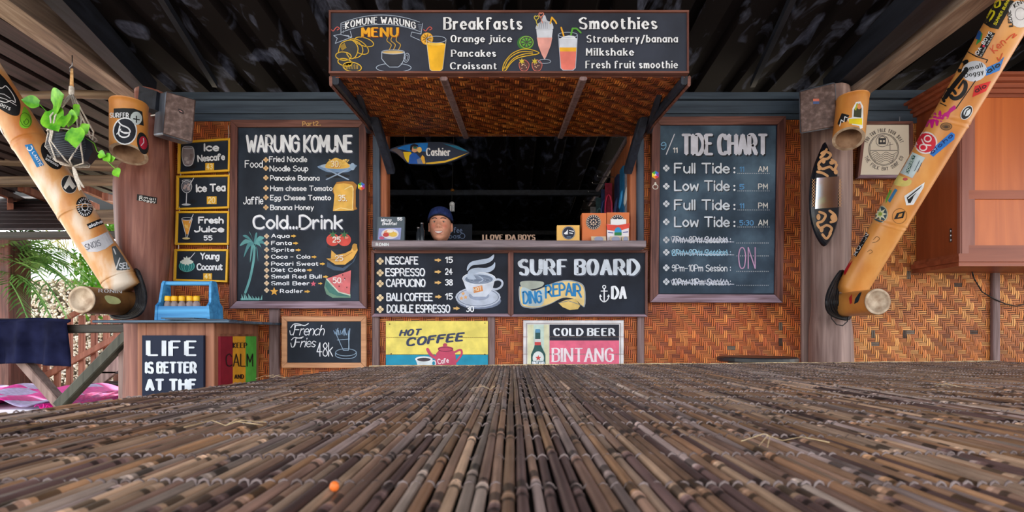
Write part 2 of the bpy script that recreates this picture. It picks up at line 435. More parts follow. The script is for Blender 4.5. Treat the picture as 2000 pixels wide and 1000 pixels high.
    def text(s, t, x0, yb, x1, h, c=(236, 240, 250), w=2, style='hand', layer=2, y1=None, slant=0.0, bend=0, shadow=None, gap=2.0, jit=0):
        y1 = yb if y1 is None else y1
        if shadow:
            o = shadow[1] if len(shadow) > 1 else 1.2
            s.text(t, x0 + o, yb + o, x1 + o, h, shadow[0], w, style, layer - 1, y1 + o, slant, bend, None, gap)
        u = h / 9; tot = 0; items = []
        for ch in t:
            if ch == ' ': tot += 3.6; continue
            if ch not in G: ch = '-'
            items.append((ch, tot)); tot += GW[ch] + gap + (1.0 if style != 'hand' else 0.3)
        tot -= gap + (1.0 if style != 'hand' else .3)
        L = math.hypot(x1 - x0, y1 - yb); sx = (L - w) / max(tot, .5); dx, dy = (x1-x0)/L, (y1-yb)/L
        hh = h - w * .6
        def T(x, y):
            X = w/2 + x * sx + slant * y * u; Y = y * hh / 9 + w * .3
            if bend:
                tt = (X / L - .5) * 2; Y += bend * (1 - tt * tt); X -= Y * 0 
            return (x0 + dx * X + dy * Y, yb + dy * X - dx * Y)
        for ch, ox in items:
            jy = U(-jit, jit)
            for sm, ps in G[ch]:
                pts = smooth(ps) if sm else ps
                q = [T(ox + a, b + jy) for a, b in pts]
                if style == 'hand': s.line(q, w, c, layer)
                else:
                    s.line(q, w, c, layer, nib=w * (.38 if style == 'serif' else .62))
                    if style == 'serif':
                        for e, n_ in ((0, 1), (-1, -2)):
                            a = ps[e]; b = ps[n_]
                            if ps[0] == ps[-1]: break
                            if a[1] in (0, 6, 9) and abs(b[1]-a[1]) > abs(b[0]-a[0]):
                                s.line([T(ox + a[0] - 1.25, a[1]+jy), T(ox + a[0] + 1.25, a[1]+jy)], w * .34, c, layer, caps=False)
    def bullet(s, x, y, r=4, c=(214, 196, 170), c2=(60, 50, 50), layer=2):
        for a in range(4):
            s.ell(x + .55*r*math.cos(a*math.pi/2 + .0), y + .55*r*math.sin(a*math.pi/2 + .0), r*.45, r*.45, c, layer, n=8)
        s.line([(x-r*.4, y-r*.4), (x+r*.4, y+r*.4)], r*.14, c2, layer+1); s.line([(x-r*.4, y+r*.4), (x+r*.4, y-r*.4)], r*.14, c2, layer+1)
    def arrow(s, x0, y, x1, c=(226, 176, 76), layer=2):
        m = (x0+x1)/2; h = (x1-x0)*.28
        s.fill([(x0, y-h*.4), (m, y-h*.5), (m, y-h), (x1, y), (m, y+h), (m, y+h*.5), (x0, y+h*.4), (x0+h*.5, y)], c, layer)
    def star(s, x, y, r, c, layer=2, n=5, k=.42, rot=-90):
        s.fill([(x + (r if i % 2 == 0 else r*k)*math.cos(math.radians(rot+i*180/n)), y + (r if i % 2 == 0 else r*k)*math.sin(math.radians(rot+i*180/n))) for i in range(2*n)], c, layer)
    def build(s, name, parent, label=None):
        o = s.m.build(name, M['paint'], parent, label=label); s.m = MB(); return o
W_ = (236, 240, 250)
# ================================================================ SETTING
YW = 3.4
def X(px, d=YW): return (px - 1000) * d / 1000
def Z(py, d=YW): return ZC + (HY - py) * d / 1000
struct(MB().box((-2.5, -3, -.05), (6, 8, 0)), 'floor', M['floor'])
struct(MB().add([(-40, -40, -.06), (40, -40, -.06), (40, 40, -.06), (-40, 40, -.06)], [(0, 1, 2, 3)]), 'ground', M['sand'])
# roof: corrugated sheet sloping down towards and into the kiosk
RS = -.075
def roofz(y): return 2.445 + RS * (y - YW)
def sheet(x0, x1, y0, y1, dz=0, p=.25):
    m = MB(); prof = []; x = x0
    while x < x1:
        prof += [(x, 0), (x + .14, 0), (x + .165, .042), (x + .225, .042)]; x += p
    prof.append((x1, 0)); n = len(prof)
    vs = [(a, y, roofz(y) + b + dz) for y in (y0, y1) for a, b in prof]
    m.add(vs, [(i, i+1, n+i+1, n+i) for i in range(n-1)]); return m
ce = struct(sheet(-2.45, 1.0, -1.6, 8.0, .05), 'ceiling', M['roof'])
sheet(1.0, 6.2, -1.6, 8.0, .062).build('roof_sheet', M['roof'], ce)
for y in (5.3, 6.8):
    MB().bev((-2.4, y, roofz(y) + .0), (6, y, roofz(y) + .0), .05, .06, up=(0, 0, 1)).build('purlin', M['black_beam'], ce)
# woven bamboo walls: real splints over a dark backing
PAL = [(196, 108, 54), (188, 98, 46), (204, 118, 60), (178, 88, 42), (192, 104, 54), (208, 126, 66), (184, 94, 52), (174, 90, 56)]
PALY = [(198, 124, 62), (186, 108, 50), (208, 142, 78), (170, 96, 48), (194, 118, 66), (216, 152, 88), (178, 104, 58)]
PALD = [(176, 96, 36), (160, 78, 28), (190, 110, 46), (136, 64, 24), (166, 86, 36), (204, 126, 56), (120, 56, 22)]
def weave(mb, O, A, B, Nn, wa, wb, u, pal, holes=(), seed=1):
    rg = random.Random(seed); na = int(wa / u) + 1; nb = int(wb / u) + 1
    O, A, B, Nn = Vector(O), Vector(A), Vector(B), Vector(Nn)
    def vis(i, j):
        k = i
        return (k + j) % 4 < 2
    def strip(a0, b0, la, lb, along):
        # two splints side by side, arched between the crossings
        c = rg.choice(pal); f = rg.uniform(.9, 1.06) * (.95 if along else 1.07); c = tuple(min(255, x * f) for x in c)
        for (hx, hy) in holes:
            if math.hypot(a0 + la/2 - hx, b0 + lb/2 - hy) < .02: c = (110, 96, 84) if rg.random() < .5 else (70, 50, 40)
        for sidx in (0, 1):
            g = .065 * u; jj = rg.uniform(-.02, .02) * u
            vs = []
            for k in range(4):
                t = k / 3; z = .0004 + .0026 * math.sin(math.pi * t)
                if along: # runs along A
                    a = a0 + la * t; e0 = b0 + lb * (.5 * sidx) + g; e1 = b0 + lb * (.5 * sidx + .5) - g
                    a = min(max(a, 0), wa); e0 = min(e0, wb); e1 = min(e1, wb)
                    vs += [O + A*a + B*(e0+jj) + Nn*z, O + A*a + B*(e1+jj) + Nn*z]
                else:
                    b = b0 + lb * t; e0 = a0 + la * (.5 * sidx) + g; e1 = a0 + la * (.5 * sidx + .5) - g
                    b = min(max(b, 0), wb); e0 = min(e0, wa); e1 = min(e1, wa)
                    vs += [O + A*(e0+jj) + B*b + Nn*z, O + A*(e1+jj) + B*b + Nn*z]
            d = rg.uniform(.9, 1.06); cc = tuple(min(255, x * d) for x in c)
            mb.add(vs, [(0, 1, 3, 2), (2, 3, 5, 4), (4, 5, 7, 6)], cc)
    for i in range(na):
        j = 0
        while j < nb:
            if vis(i, j):
                k = j
                while k < nb and vis(i, k): k += 1
                strip(i*u, j*u, u, (k-j)*u, False); j = k
            else: j += 1
    for j in range(nb):
        i = 0
        while i < na:
            if not vis(i, j):
                k = i
                while k < na and not vis(k, j): k += 1
                strip(i*u, j*u, (k-i)*u, u, True); i = k
            else: i += 1
UU = .0262
wb = MB()  # backing sheets with the serving opening left free
for (a, b, z0, z1) in ((332, 757, -9, 232), (757, 1230, 486, -9), (1230, 1570, -9, 232), (1570, 2330, -9, 176)):
    zb = 0 if z0 == -9 else 0
    if a == 757: wb.box((X(a), YW, 0), (X(b), YW + .03, Z(486)))
    else: wb.box((X(a), YW, 0), (X(b), YW + .03, Z(z1) if z1 > 0 else 2.4))
wall = struct(wb, 'wall_back', M['dark_back'])
def wpanel(x0, x1, y0, y1, pal, seed, holes=()):
    m = MB(); hs = [(X(h[0]) - X(x0), Z(h[1]) - Z(y1)) for h in holes]
    weave(m, (X(x0), YW - .001, Z(y1)), (1, 0, 0), (0, 0, 1), (0, -1, 0), X(x1) - X(x0), Z(y0) - Z(y1), UU, pal, hs, seed)
    m.build('woven_splints', M['weave'], wall, kind='stuff')
wpanel(338, 742, 232, 830, PAL, 1, [(530, 690), (533, 700)])
wpanel(742, 1243, 600, 830, PAL, 2)
wpanel(1243, 1570, 232, 830, PAL, 3, [(1426, 674), (1428, 682), (1523, 672), (1523, 640)])
wpanel(1655, 1944, 240, 830, PALY, 4, [(1706, 648), (1704, 672), (1776, 645), (1772, 655), (1904, 648), (1778, 534), (1874, 555)])
wpanel(1952, 2330, 240, 830, PALY, 5)
# battens over the weave joints
for (x0, x1, y0, y1, mt) in ((526, 546, 600, 830, 'grey_v'), (727, 741, 612, 830, 'grey_v'), (952, 967, 612, 830, 'grey_v'), (1245, 1258, 612, 830, 'grey_v'),
                             (1566, 1583, 225, 830, 'trunk_grey'), (1938, 1952, 515, 830, 'grey_v'), (326, 340, 262, 830, 'post_v')):
    MB().bev((X((x0+x1)/2, 3.38), 3.385, Z(y1)), (X((x0+x1)/2, 3.38), 3.385, Z(y0)), X(x1)-X(x0), .03).build('batten', M[mt], wall)
# blue-grey fascia boards under the roof
for i, (x0, x1, y0, y1, dd) in enumerate(((326, 728, 180, 193, 3.34), (326, 728, 196, 221, 3.37), (326, 728, 222, 236, 3.385), (1252, 1572, 180, 193, 3.34), (1252, 1572, 196, 221, 3.37),
                                          (1252, 1572, 222, 233, 3.385), (1640, 2330, 176, 191, 3.34), (1640, 2330, 193, 215, 3.37), (1640, 2330, 216, 240, 3.385), (728, 1252, 196, 221, 3.37))):
    MB().box((X(x0, dd), dd, Z(y1, dd)), (X(x1, dd), dd + .03, Z(y0, dd))).build('trim_%d' % (i+1), M['blue_h'], None, kind='structure')
# kiosk interior
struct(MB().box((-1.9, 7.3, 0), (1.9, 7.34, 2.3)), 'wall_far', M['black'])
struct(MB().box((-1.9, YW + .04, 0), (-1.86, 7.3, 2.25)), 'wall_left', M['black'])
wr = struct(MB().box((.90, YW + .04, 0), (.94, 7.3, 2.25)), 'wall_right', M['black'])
MB().box((.885, YW + .06, 1.95), (.899, 4.6, 2.33)).build('wood_panel', M['post_v'], wr)
MB().bev((.88, YW + .06, 2.33), (.88, 5.9, 2.33), .03, .04).build('rail', M['grey_h'], wr)
# window posts: blue-grey outer and orange wood inner, left and right
wf = bpy.data.objects.new('window_1', None); col.objects.link(wf); wf.location = (0, YW, Z(480)); OFF['window_1'] = Vector((0, YW, Z(480))); wf['kind'] = 'structure'
for (a, b, mt, d0, yt, yb_) in ((729, 743, 'blue_v', 3.35, 222, 490), (743, 757, 'post_v', 3.37, 255, 490), (1229, 1243, 'post_v', 3.37, 255, 490), (1243, 1257, 'blue_v', 3.35, 222, 490)):
    MB().bev((X((a+b)/2, d0), d0 + .03, Z(yb_)), (X((a+b)/2, d0), d0 + .03, Z(yt)), X(b)-X(a), .09, up=(0, 1, 0)).build('window_post', M[mt], wf)
MB().bev((X(748), 3.36, Z(266)), (X(1242), 3.36, Z(266)), .05, .022).build('window_head', M['grey_h'], wf)
# serving ledge
ld = thing('serving_ledge', 'long weathered grey wooden ledge under the serving window', 'shelf', (0, 3.2, Z(487, 3.3)))
MB().bev((X(727, 3.2), 3.36, Z(476.5, 3.2)), (X(1261, 3.2), 3.36, Z(476.5, 3.2)), .34, .042).build('shelf_board', M['grey_h'], ld)
MB().bev((X(731, 3.3), 3.345, Z(486, 3.3)), (X(1258, 3.3), 3.345, Z(486, 3.3)), .06, .022).build('under_rail', M['frame_h'], ld)
a = Art(wallp(3.19)); a.text('RONIN', 734, 481, 760, 6.5, (220, 224, 230), 1.6, 'block'); a.build('sticker', ld, 'small white letter sticker on the ledge edge')
# roof beams (taper towards the kiosk)
def beam(name, p, q, wn, hn, wf_, hf, mt, dx=0):
    m = MB().bar(p, q, wn, hn, w2=wf_, h2=hf); return struct(m, name, M[mt])
bl = beam('trim_20', P(-50, -55, 2.36) , P(262, 181, 3.3), .17, .15, .12, .10, 'beam')
beam('trim_21', P(92, -40, 2.40) + Vector((.01, 0, 0)), P(292, 176, 3.32), .09, .16, .08, .12, 'black_beam')
br = beam('trim_22', P(1945, -50, 2.36), P(1660, 183, 3.28), .15, .14, .12, .10, 'beam')
beam('trim_23', P(1838, -38, 2.40), P(1625, 172, 3.32), .13, .16, .11, .12, 'black_beam')
beam('trim_24', P(300, -30, 2.5), P(420, 165, 3.35), .03, .04, .03, .04, 'black_beam')
beam('trim_25', P(1560, -30, 2.5), P(1470, 165, 3.35), .03, .04, .03, .04, 'black_beam')
# stickers on the beams
def on_beam(px, py, d, n): return plane(P(px, py, d), n)
sb = Art(plane(P(1745, 80, 2.9), (-.6, -.7, -.75)))
def slab(a, p0, p1, h, c, layer=0, ext=1):
    dx, dy = p1[0]-p0[0], p1[1]-p0[1]; l = math.hypot(dx, dy); nx, ny = dy/l*h, -dx/l*h
    a.fill([p0, p1, (p1[0]+nx, p1[1]+ny), (p0[0]+nx, p0[1]+ny)], c, layer)
slab(sb, (1694, 141), (1760, 91), 24, (206, 190, 176), 0)
slab(sb, (1697, 138), (1758, 91), 18, (30, 30, 34), 1)
sb.text('WE ALL LIVE', 1706, 128, 1756, 5, (220, 210, 200), 1, y1=90); sb.text('SURF BALI', 1704, 134, 1757, 5, (220, 210, 200), 1, y1=94)
sb.build('sticker', br, 'black rectangular sticker with pale letters')
slab(sb, (1840, 20), (1866, 0), 20, (30, 30, 34), 1); sb.text('LOCAL', 1845, 14, 1866, 5, (220, 210, 200), 1, y1=-2)
sb.build('sticker', br, 'black rectangular sticker with pale letters')
lb = Art(plane(P(60, 20, 2.6), (.6, -.7, -.75)))
lb.ell(37, 5, 9, 8, (90, 140, 200), 0); lb.ell(39, 5, 5, 4, (230, 230, 235), 1)
lb.fill([(50, 2), (84, 16), (86, 36), (76, 42), (56, 24)], (225, 215, 205), 0); lb.fill([(54, 6), (81, 18), (83, 32), (60, 21)], (214, 150, 60), 1)
lb.text('HOUSE', 57, 16, 80, 8, (120, 50, 30), 1.6, y1=27); lb.build('sticker', bl, 'orange and white lettered sticker')
# tree-trunk posts
def trunk(name, label, pts, mt, d):
    m = MB(); cs = []; rs = []
    for (xl, xr, y) in pts: cs.append(P((xl+xr)/2, y, d)); rs.append((xr-xl)/2*d/1000)
    pp = smooth([(c.x, c.z) for c in cs], 4); rr = smooth([(r, i) for i, r in enumerate(rs)], 4)
    n = len(pp); vs = []; k = 20
    for i, (p, r) in enumerate(zip(pp, rr)):
        for j in range(k):
            t = 2*math.pi*j/k; q = r[0]*(1 + .03*math.sin(3*t+i*.3) + .02*math.sin(7*t+i*.13)); vs.append((p[0]+q*math.cos(t), d+q*math.sin(t), p[1]))
    fs = [(i*k+j, i*k+(j+1) % k, (i+1)*k+(j+1) % k, (i+1)*k+j) for i in range(n-1) for j in range(k)]
    fs += [tuple(range(k)), tuple((n-1)*k+j for j in range(k))]
    m.add(vs, fs); return solo(m, name, M[mt], label, 'post', smooth=True)
tl = trunk('trunk_post', 'reddish-brown peeled tree trunk post at the left end of the woven wall', [(268, 322, 182), (270, 324, 235), (266, 326, 300), (236, 325, 345), (233, 325, 420), (236, 322, 500), (240, 318, 560), (250, 318, 640), (250, 320, 720), (245, 325, 870), (245, 327, 912)], 'trunk', 3.18)
tr = trunk('trunk_post', 'slim weathered tree trunk post behind the ornamental surfboard', [(1590, 1655, 178), (1588, 1656, 240), (1588, 1658, 320), (1589, 1657, 420), (1588, 1655, 520), (1590, 1655, 600), (1586, 1660, 650), (1585, 1662, 760), (1583, 1664, 905)], 'trunk_grey', 3.22)
a = Art(pole((tl.location.x+0, 3.18, 0), (X(279, 3.18), 3.18, 2.5), .157, .157)); a.fill([(268, 379), (307, 386), (306, 398), (267, 391)], (22, 22, 24), 0)
a.text('Small', 271, 386.5, 304, 5, (235, 235, 235), 1.4, 'block', y1=392); a.text('Doggy', 271, 391.5, 304, 5, (235, 235, 235), 1.4, 'block', y1=397); a.build('sticker', tl, 'small black and white word sticker')
# ================================================================ SIGN BOARDS
def board(name, label, cat, q, d, bmat, fr=None, fw=0, fmat=('frame_v', 'frame_h'), th=.02, ft=.03, group=None, edge=None, topw=None, botw=None):
    # q = outer corners TL,TR,BR,BL (frame outside); inner panel inset by fw px
    d0 = d; c = P(sum(p[0] for p in q)/4, max(p[1] for p in q), d)
    t = thing(name, label, cat, c, group)
    def pt(p, dd): 
        v = P(p[0], p[1], d0); return Vector((v.x, dd, v.z))
    cx = sum(p[0] for p in q)/4; cy = sum(p[1] for p in q)/4
    if fw:
        tw = topw or fw; bw = botw or fw
        i = [(q[0][0]+fw, q[0][1]+tw), (q[1][0]-fw, q[1][1]+tw), (q[2][0]-fw, q[2][1]-bw), (q[3][0]+fw, q[3][1]-bw)]
        for a, b, m_ in ((0, 1, 1), (1, 2, 0), (2, 3, 2), (3, 0, 0)):
            mb = MB(); A = [q[a], q[b], i[b], i[a]]
            mb.hexa([pt(p, d0 - ft) for p in A], [pt(p, d0) for p in A]); o = mb.build('frame_side', M[fmat[m_] if m_ < 2 else ('frame_b' if fmat[1] == 'frame_h' else fmat[1])], t)
            bv = o.modifiers.new('b', 'BEVEL'); bv.width = .003; bv.segments = 2
    else: i = q
    k = MB().hexa([pt(p, d0 - (ft - .012 if fw else th)) for p in i], [pt(p, d0 - .001) for p in i]); k.build('panel', bmat, t)
    return t, d0 - (ft - .012 if fw else th)
Q = lambda x0, y0, x1, y1: [(x0, y0), (x1, y0), (x1, y1), (x0, y1)]
def scale_surf(d_face, d_ref):
    # signs are measured on the wall plane d_ref; the painted face is the parallel plane d_face
    def f(px, py, off=0.0):
        v = P(px, py, d_ref); return Vector((v.x, d_face - off, v.z))
    f.curved = False; return f
# ---- big food and drink menu
t, fd = board('menu_board', 'tall framed chalk menu headed WARUNG KOMUNE with palm tree drawing', 'menu board', [(455, 238), (718, 238), (719, 603), (453, 603)], 3.36, M['chalk'], fw=14, ft=.035)
S = scale_surf(fd, 3.36); a = Art(S)
for p0, p1 in (((469, 252), (703, 252)), ((469, 589), (703, 589)), ((468.5, 252), (467.5, 589)), ((703.5, 252), (704, 589))): a.line([p0, p1], 2, (20, 22, 32), 0)
a.build('inner_edge', t)
sh = ((95, 100, 120), 1.6)
a.text('WARUNG KOMUNE', 484, 300, 691, 33, W_, 4.6, shadow=sh, gap=1.2); a.build('lettering', t)
for s_, x0, y, x1, h in (('Food', 482, 330, 517, 14), ('Fried Noodle', 529, 319, 603, 11), ('Noodle Soup', 530, 337, 605, 11), ('Pancake Banana', 531, 355, 627, 10), ('Ham chesee Tomato', 531, 375, 652, 10),
                         ('Egg Chesee Tomato', 531, 393, 649, 10), ('Banana Honey', 531, 412, 616, 10), ('Jaffle', 479, 401, 518, 15)):
    a.text(s_, x0, y, x1, h, W_, 1.7, gap=1.6, jit=.15); a.build('lettering', t)
a.text('Cold...Drink', 497, 449, 672, 27, W_, 4.0, shadow=sh, gap=1.5); a.build('lettering', t)
for s_, y, x1, ar in (('Aqua', 466, 569, 1), ('Fanta', 480, 573, 1), ('Sprite', 493, 578, 1), ('Coca - Cola', 506.5, 609, 1), ('Pocari Sweat', 520, 625, 1), ('Diet Coke', 532, 600, 1), ('Small Red Bull', 545, 631, 1), ('Small Beer', 558, 608, 2)):
    a.text(s_, 533, y, x1, 8, W_, 1.9, 'block', gap=1.2); a.arrow(x1 + 2 + (14 if ar == 2 else 0), y-3.5, x1 + 13 + (12 if ar == 2 else 0)); a.build('lettering', t)
a.text('Radler', 550, 573, 595, 8, W_, 1.9, 'block'); a.arrow(597, 570, 609); a.star(539, 570, 8.5, (230, 170, 70)); a.star(615, 555, 6, (214, 96, 120)); a.build('lettering', t)
for y in (314.8, 331, 349.6, 369.6, 387.6, 407): a.bullet(523, y, 5.2, (222, 188, 140), (190, 120, 60)); a.build('bullet', t)
for y in (462.8, 476.4, 489, 502.8, 516, 528.8, 540.8, 554, 567.6): a.bullet(524.4, y, 5, (222, 200, 170), (190, 130, 80)); a.build('bullet', t)
# noodles on a plate over crossed sticks
a.ell(662, 346, 24, 4, (24, 26, 34), 0); a.line([(640, 353), (682, 333)], 2.4, (150, 170, 200), 1); a.line([(683, 353), (640, 333)], 2.4, (150, 170, 200), 1)
a.fill([(626, 326), (696, 324), (688, 335), (676, 339), (648, 339), (634, 335)], (120, 150, 190), 1, sm=True); a.ell(661, 327, 33, 5.5, (170, 190, 215), 2); a.ell(691, 328, 5, 7, (150, 175, 205), 3)
a.fill([(638, 329), (643, 319), (650, 315), (658, 311), (668, 314), (677, 318), (686, 328), (670, 332), (650, 332)], (226, 180, 84), 4, sm=True)
for i in range(26): x = U(643, 681); y = U(315, 330); a.line([(x, y), (x+U(-5, 5), y-U(1, 4)), (x+U(-8, 8), y+U(-3, 2))], .8, (240, 206, 120), 5, sm=True)
a.text('30.', 649, 329, 667, 12, (240, 225, 190), 1.8, layer=7, shadow=((190, 110, 50), .9)); a.build('noodle_picture', t)
a.fill([(655, 366), (660, 358), (676, 356), (692, 357), (700, 364), (697, 374), (697, 405), (700, 410), (692, 413), (655, 414), (656, 400), (657, 385), (652, 376)], (176, 120, 50), 1)
a.fill([(653, 370), (658, 362), (674, 360), (690, 363), (694, 372), (691, 380), (692, 405), (693, 413), (653, 414), (655, 395), (656, 382)], (232, 182, 84), 2)
a.line([(676, 372), (690, 366), (692, 380), (691, 410)], 1.6, (246, 224, 160), 3, sm=True); a.line([(657, 412), (668, 408), (690, 412)], 1.4, (246, 224, 160), 3)
a.text('35.', 663, 395, 680, 12, (246, 240, 225), 1.8, layer=4, shadow=((196, 120, 50), .9)); a.build('bread_picture', t)
a.ell(665, 482, 24, 6, (24, 27, 38), 0)
for x in (653, 675): a.ell(x, 470, 13, 12, (214, 76, 66), 1); a.ell(x+4, 465, 4, 3, (236, 140, 120), 2); a.star(x, 460, 9, (60, 110, 70), 2, 6, .35)
a.text('25', 652, 475, 668, 11, (240, 230, 225), 2, layer=4, shadow=((190, 90, 70), .8)); a.build('tomato_picture', t)
a.fill([(642, 512), (655, 521), (672, 524), (690, 514), (700, 496), (694, 512), (674, 530), (655, 529), (641, 522)], (62, 82, 108), 1)
a.fill([(640, 506), (649, 506), (650, 490), (660, 499), (676, 496), (688, 490), (692, 480), (699, 478), (701, 490), (692, 506), (676, 518), (658, 518)], (230, 176, 84), 2)
a.ell(695, 484, 5, 7, (190, 140, 60), 3); a.line([(645, 509), (668, 506), (690, 494)], 1.2, (180, 120, 50), 3, sm=True)
a.text('25', 657, 511, 673, 11, (236, 226, 215), 1.8, layer=4, shadow=((190, 120, 60), .8)); a.build('banana_picture', t)
a.fill([(640, 544), (636, 562), (640, 575), (652, 582), (687, 582), (686, 560)], (110, 150, 130), 1, sm=False); a.fill([(640, 546), (638, 560), (646, 572), (660, 578), (684, 580), (684, 574), (650, 560)], (66, 122, 116), 2)
a.fill([(641, 545), (688, 529), (686, 576), (664, 570)], (216, 110, 116), 3); a.line([(641, 546), (664, 571), (686, 577)], 2.4, (206, 214, 200), 4)
for x, y in ((655, 550), (665, 560), (676, 545), (680, 562), (672, 538)): a.ell(x, y, 1, 1.6, (60, 30, 30), 5, n=8)
a.text('50', 653, 554, 669, 11, (240, 225, 225), 2, layer=6); a.text(".'", 670, 554, 676, 8, W_, 1, layer=6); a.build('melon_picture', t)
PT = (96, 160, 164)
for w_, yy in ((3.2, 0), (4.6, 1)): a.line([(501, 482), (499, 510), (492, 545), (483, 572)], w_, PT, 1, sm=True)
for i, (dx, dy) in enumerate(((-22, -16), (-28, 4), (-20, 26), (-8, 36), (8, 34), (20, 24), (26, 6), (20, -12), (6, -22), (-10, -24))):
    c_ = PT if i % 2 else (74, 138, 146); m_ = (500 + dx*.55, 478 + dy*.35 - 7)
    a.fill([(500, 477), (m_[0]-1, m_[1]-4), (500+dx, 478+dy), (m_[0]+2, m_[1]+4)], c_, 1 + i % 3, sm=True)
for i in range(9): x = 476 + i*4.5; a.fill([(x, 586), (x+U(-5, 5), 573+U(0, 8)), (x+4, 586)], (130, 190, 190), 3)
a.rect(474, 583, 510, 587, PT, 2); a.build('palm_picture', t)
a = Art(scale_surf(3.325, 3.36)); a.text('Part2..', 595, 251, 631, 9, (206, 160, 100), 1.6, y1=250); a.build('lettering', t, 'faded yellow scribble on the frame')
def hexsticker(t, x, y, d=3.325, k=1.0):
    a = Art(scale_surf(d, 3.36)); cs = [(230, 60, 60), (240, 160, 40), (240, 230, 60), (70, 170, 80), (50, 110, 210), (140, 60, 170)]
    for i in range(6):
        p = lambda j: (x + 7.5*k*math.cos(math.radians(60*j+30)), y + 8*k*math.sin(math.radians(60*j+30)))
        a.fill([(x, y), p(i), p(i+1)], cs[i], 0)
    a.star(x, y, 3, (240, 240, 240), 1, 3); return a.build('sticker', t, 'small rainbow hexagon sticker')
hexsticker(t, 709, 367)
# ---- tide chart
t, fd = board('tide_board', 'framed chalk board headed TIDE CHART right of the serving window', 'chalk board', [(1271, 232), (1530, 231), (1524, 592), (1267, 591)], 3.36, M['tidechalk'], fw=16, ft=.035)
a = Art(scale_surf(fd, 3.36))
for p0, p1 in (((1286, 247.5), (1512, 247.5)), ((1286, 247), (1285, 575)), ((1513, 247), (1508.5, 575)), ((1285, 574.5), (1508, 574.5))): a.line([p0, p1], 2, (16, 18, 40), 0)
a.build('inner_edge', t)
a.text('TIDE CHART', 1327, 306, 1497, 42, (206, 208, 226), 8.2, 'block', shadow=((28, 32, 42), 2.4), gap=1.6); a.build('lettering', t)
a.text('9', 1289, 295, 1299, 15, (120, 170, 210), 1.6); a.line([(1299, 304), (1315, 265)], 1.8, (210, 215, 230)); a.text('11', 1312, 301, 1321, 10, (220, 220, 225), 1.8); a.build('lettering', t, 'chalked date')
for s_, y, v, vx, ap in (('Full Tide', 341, '11', 1450, 'AM'), ('Low Tide', 375, '5', 1450, 'PM'), ('Full Tide', 412, '11', 1450, 'PM'), ('Low Tide', 445, '5:30', 1468, 'AM')):
    a.text(s_, 1314, y, 1422, 20, (204, 212, 226), 3.0, shadow=((24, 28, 40), 1.5), gap=1.5); a.ell(1431, y-2, 2, 2, W_, 2, n=8); a.ell(1431, y-10, 2, 2, W_, 2, n=8)
    for i in range(18): a.ell(1438 + i*3.55, y, .9, .9, (190, 196, 206), 2, n=6)
    a.text(v, 1441, y-3, vx, 10, (90, 150, 205), 1.6); a.text(ap, 1477, y-3, 1496, 11, (206, 206, 206), 1.7); a.build('lettering', t)
for s_, y, x1, cr_ in (('7Pm-8Pm Session :', 476, 1424, 1), ('8Pm-9Pm Session :', 501, 1424, 2), ('9Pm-10Pm Session :', 531, 1424, 0), ('10Pm-11Pm Session.:', 558, 1424, 1)):
    a.text(s_, 1310, y, x1, 13, (216, 222, 234) if cr_ != 2 else (170, 205, 230), 1.5, gap=1.3)
    if cr_: a.line([(1308 + k*3.0, y - (1 if k % 2 else 11) + U(-1, 1)) for k in range(38)], 1.0, (200, 206, 226) if cr_ == 1 else (130, 190, 225), 4); a.line([(1320, y-4), (1430, y-2)], 1.2, (200, 206, 226), 4)
    for i in range(18): a.ell(1436 + i*3.55, y, .9, .9, (190, 196, 206), 2, n=6)
    a.build('lettering', t)
a.text('ON', 1438, 526, 1472, 42, (190, 150, 190), 2.2, layer=6); a.build('lettering', t, 'pale pink chalk word')
for y in (331, 366, 400, 435, 470, 494, 524, 551): a.bullet(1299, y, 6.5, (206, 212, 224), (50, 60, 74)); a.build('bullet', t)
hexsticker(t, 1277, 345); a = Art(scale_surf(3.325, 3.36)); a.oell(1277, 368, 5, 4.5, 1.4, (200, 195, 190)); a.ell(1277, 362, 2, 3, (200, 195, 190), 1); a.build('sticker', t, 'small pale sticker')
# ---- hanging drink signs
HG = 'yellow edged drink signs hung one under another'
def drink(label, q, words, price, pic):
    t, fd = board('drink_sign', label, 'sign', q, 3.345, M['chalk'], fw=4, ft=.016, fmat=('yellow', 'yellow'), group=HG)
    a = Art(scale_surf(fd, 3.345)); 
    for wd in words: a.text(*wd[:5], W_, wd[5], gap=1.4, y1=wd[6] if len(wd) > 6 else None, shadow=((20, 22, 30), 1)); a.build('lettering', t)
    if price[0] == '55': a.text('55', 399, 470, 416, 9.5, W_, 2)
    else:
        x0, y0, x1, y1 = price[1:]; a.rect(x0, y0, x1, y1, (234, 178, 42), 1); a.text(price[0], x0+2.5, y1-1.5, x1-2.5, y1-y0-3, (246, 226, 170), 1.8, layer=3)
    a.build('price', t); pic(a); a.build('drink_picture', t); return t
def pic1(a):
    a.ell(375, 325, 10, 5, (20, 22, 30), 0); a.fill([(359, 289), (378, 289), (381, 300), (379, 318), (374, 324), (364, 324), (358, 318), (357, 300)], (150, 140, 146), 1, sm=True)
    for i in range(8): x = U(361, 374); y = U(300, 318); a.poly([(x, y), (x+5, y+1), (x+4, y+6), (x-1, y+5)], (190, 180, 184) if i % 2 else (128, 112, 116), 2 + i % 2)
    a.oell(368.5, 289, 10, 2.4, 1, (214, 220, 230), 4); a.line([(358, 290), (357, 306), (361, 322), (368, 325), (376, 322), (381, 306), (379, 290)], 1, (214, 220, 230), 4, sm=True)
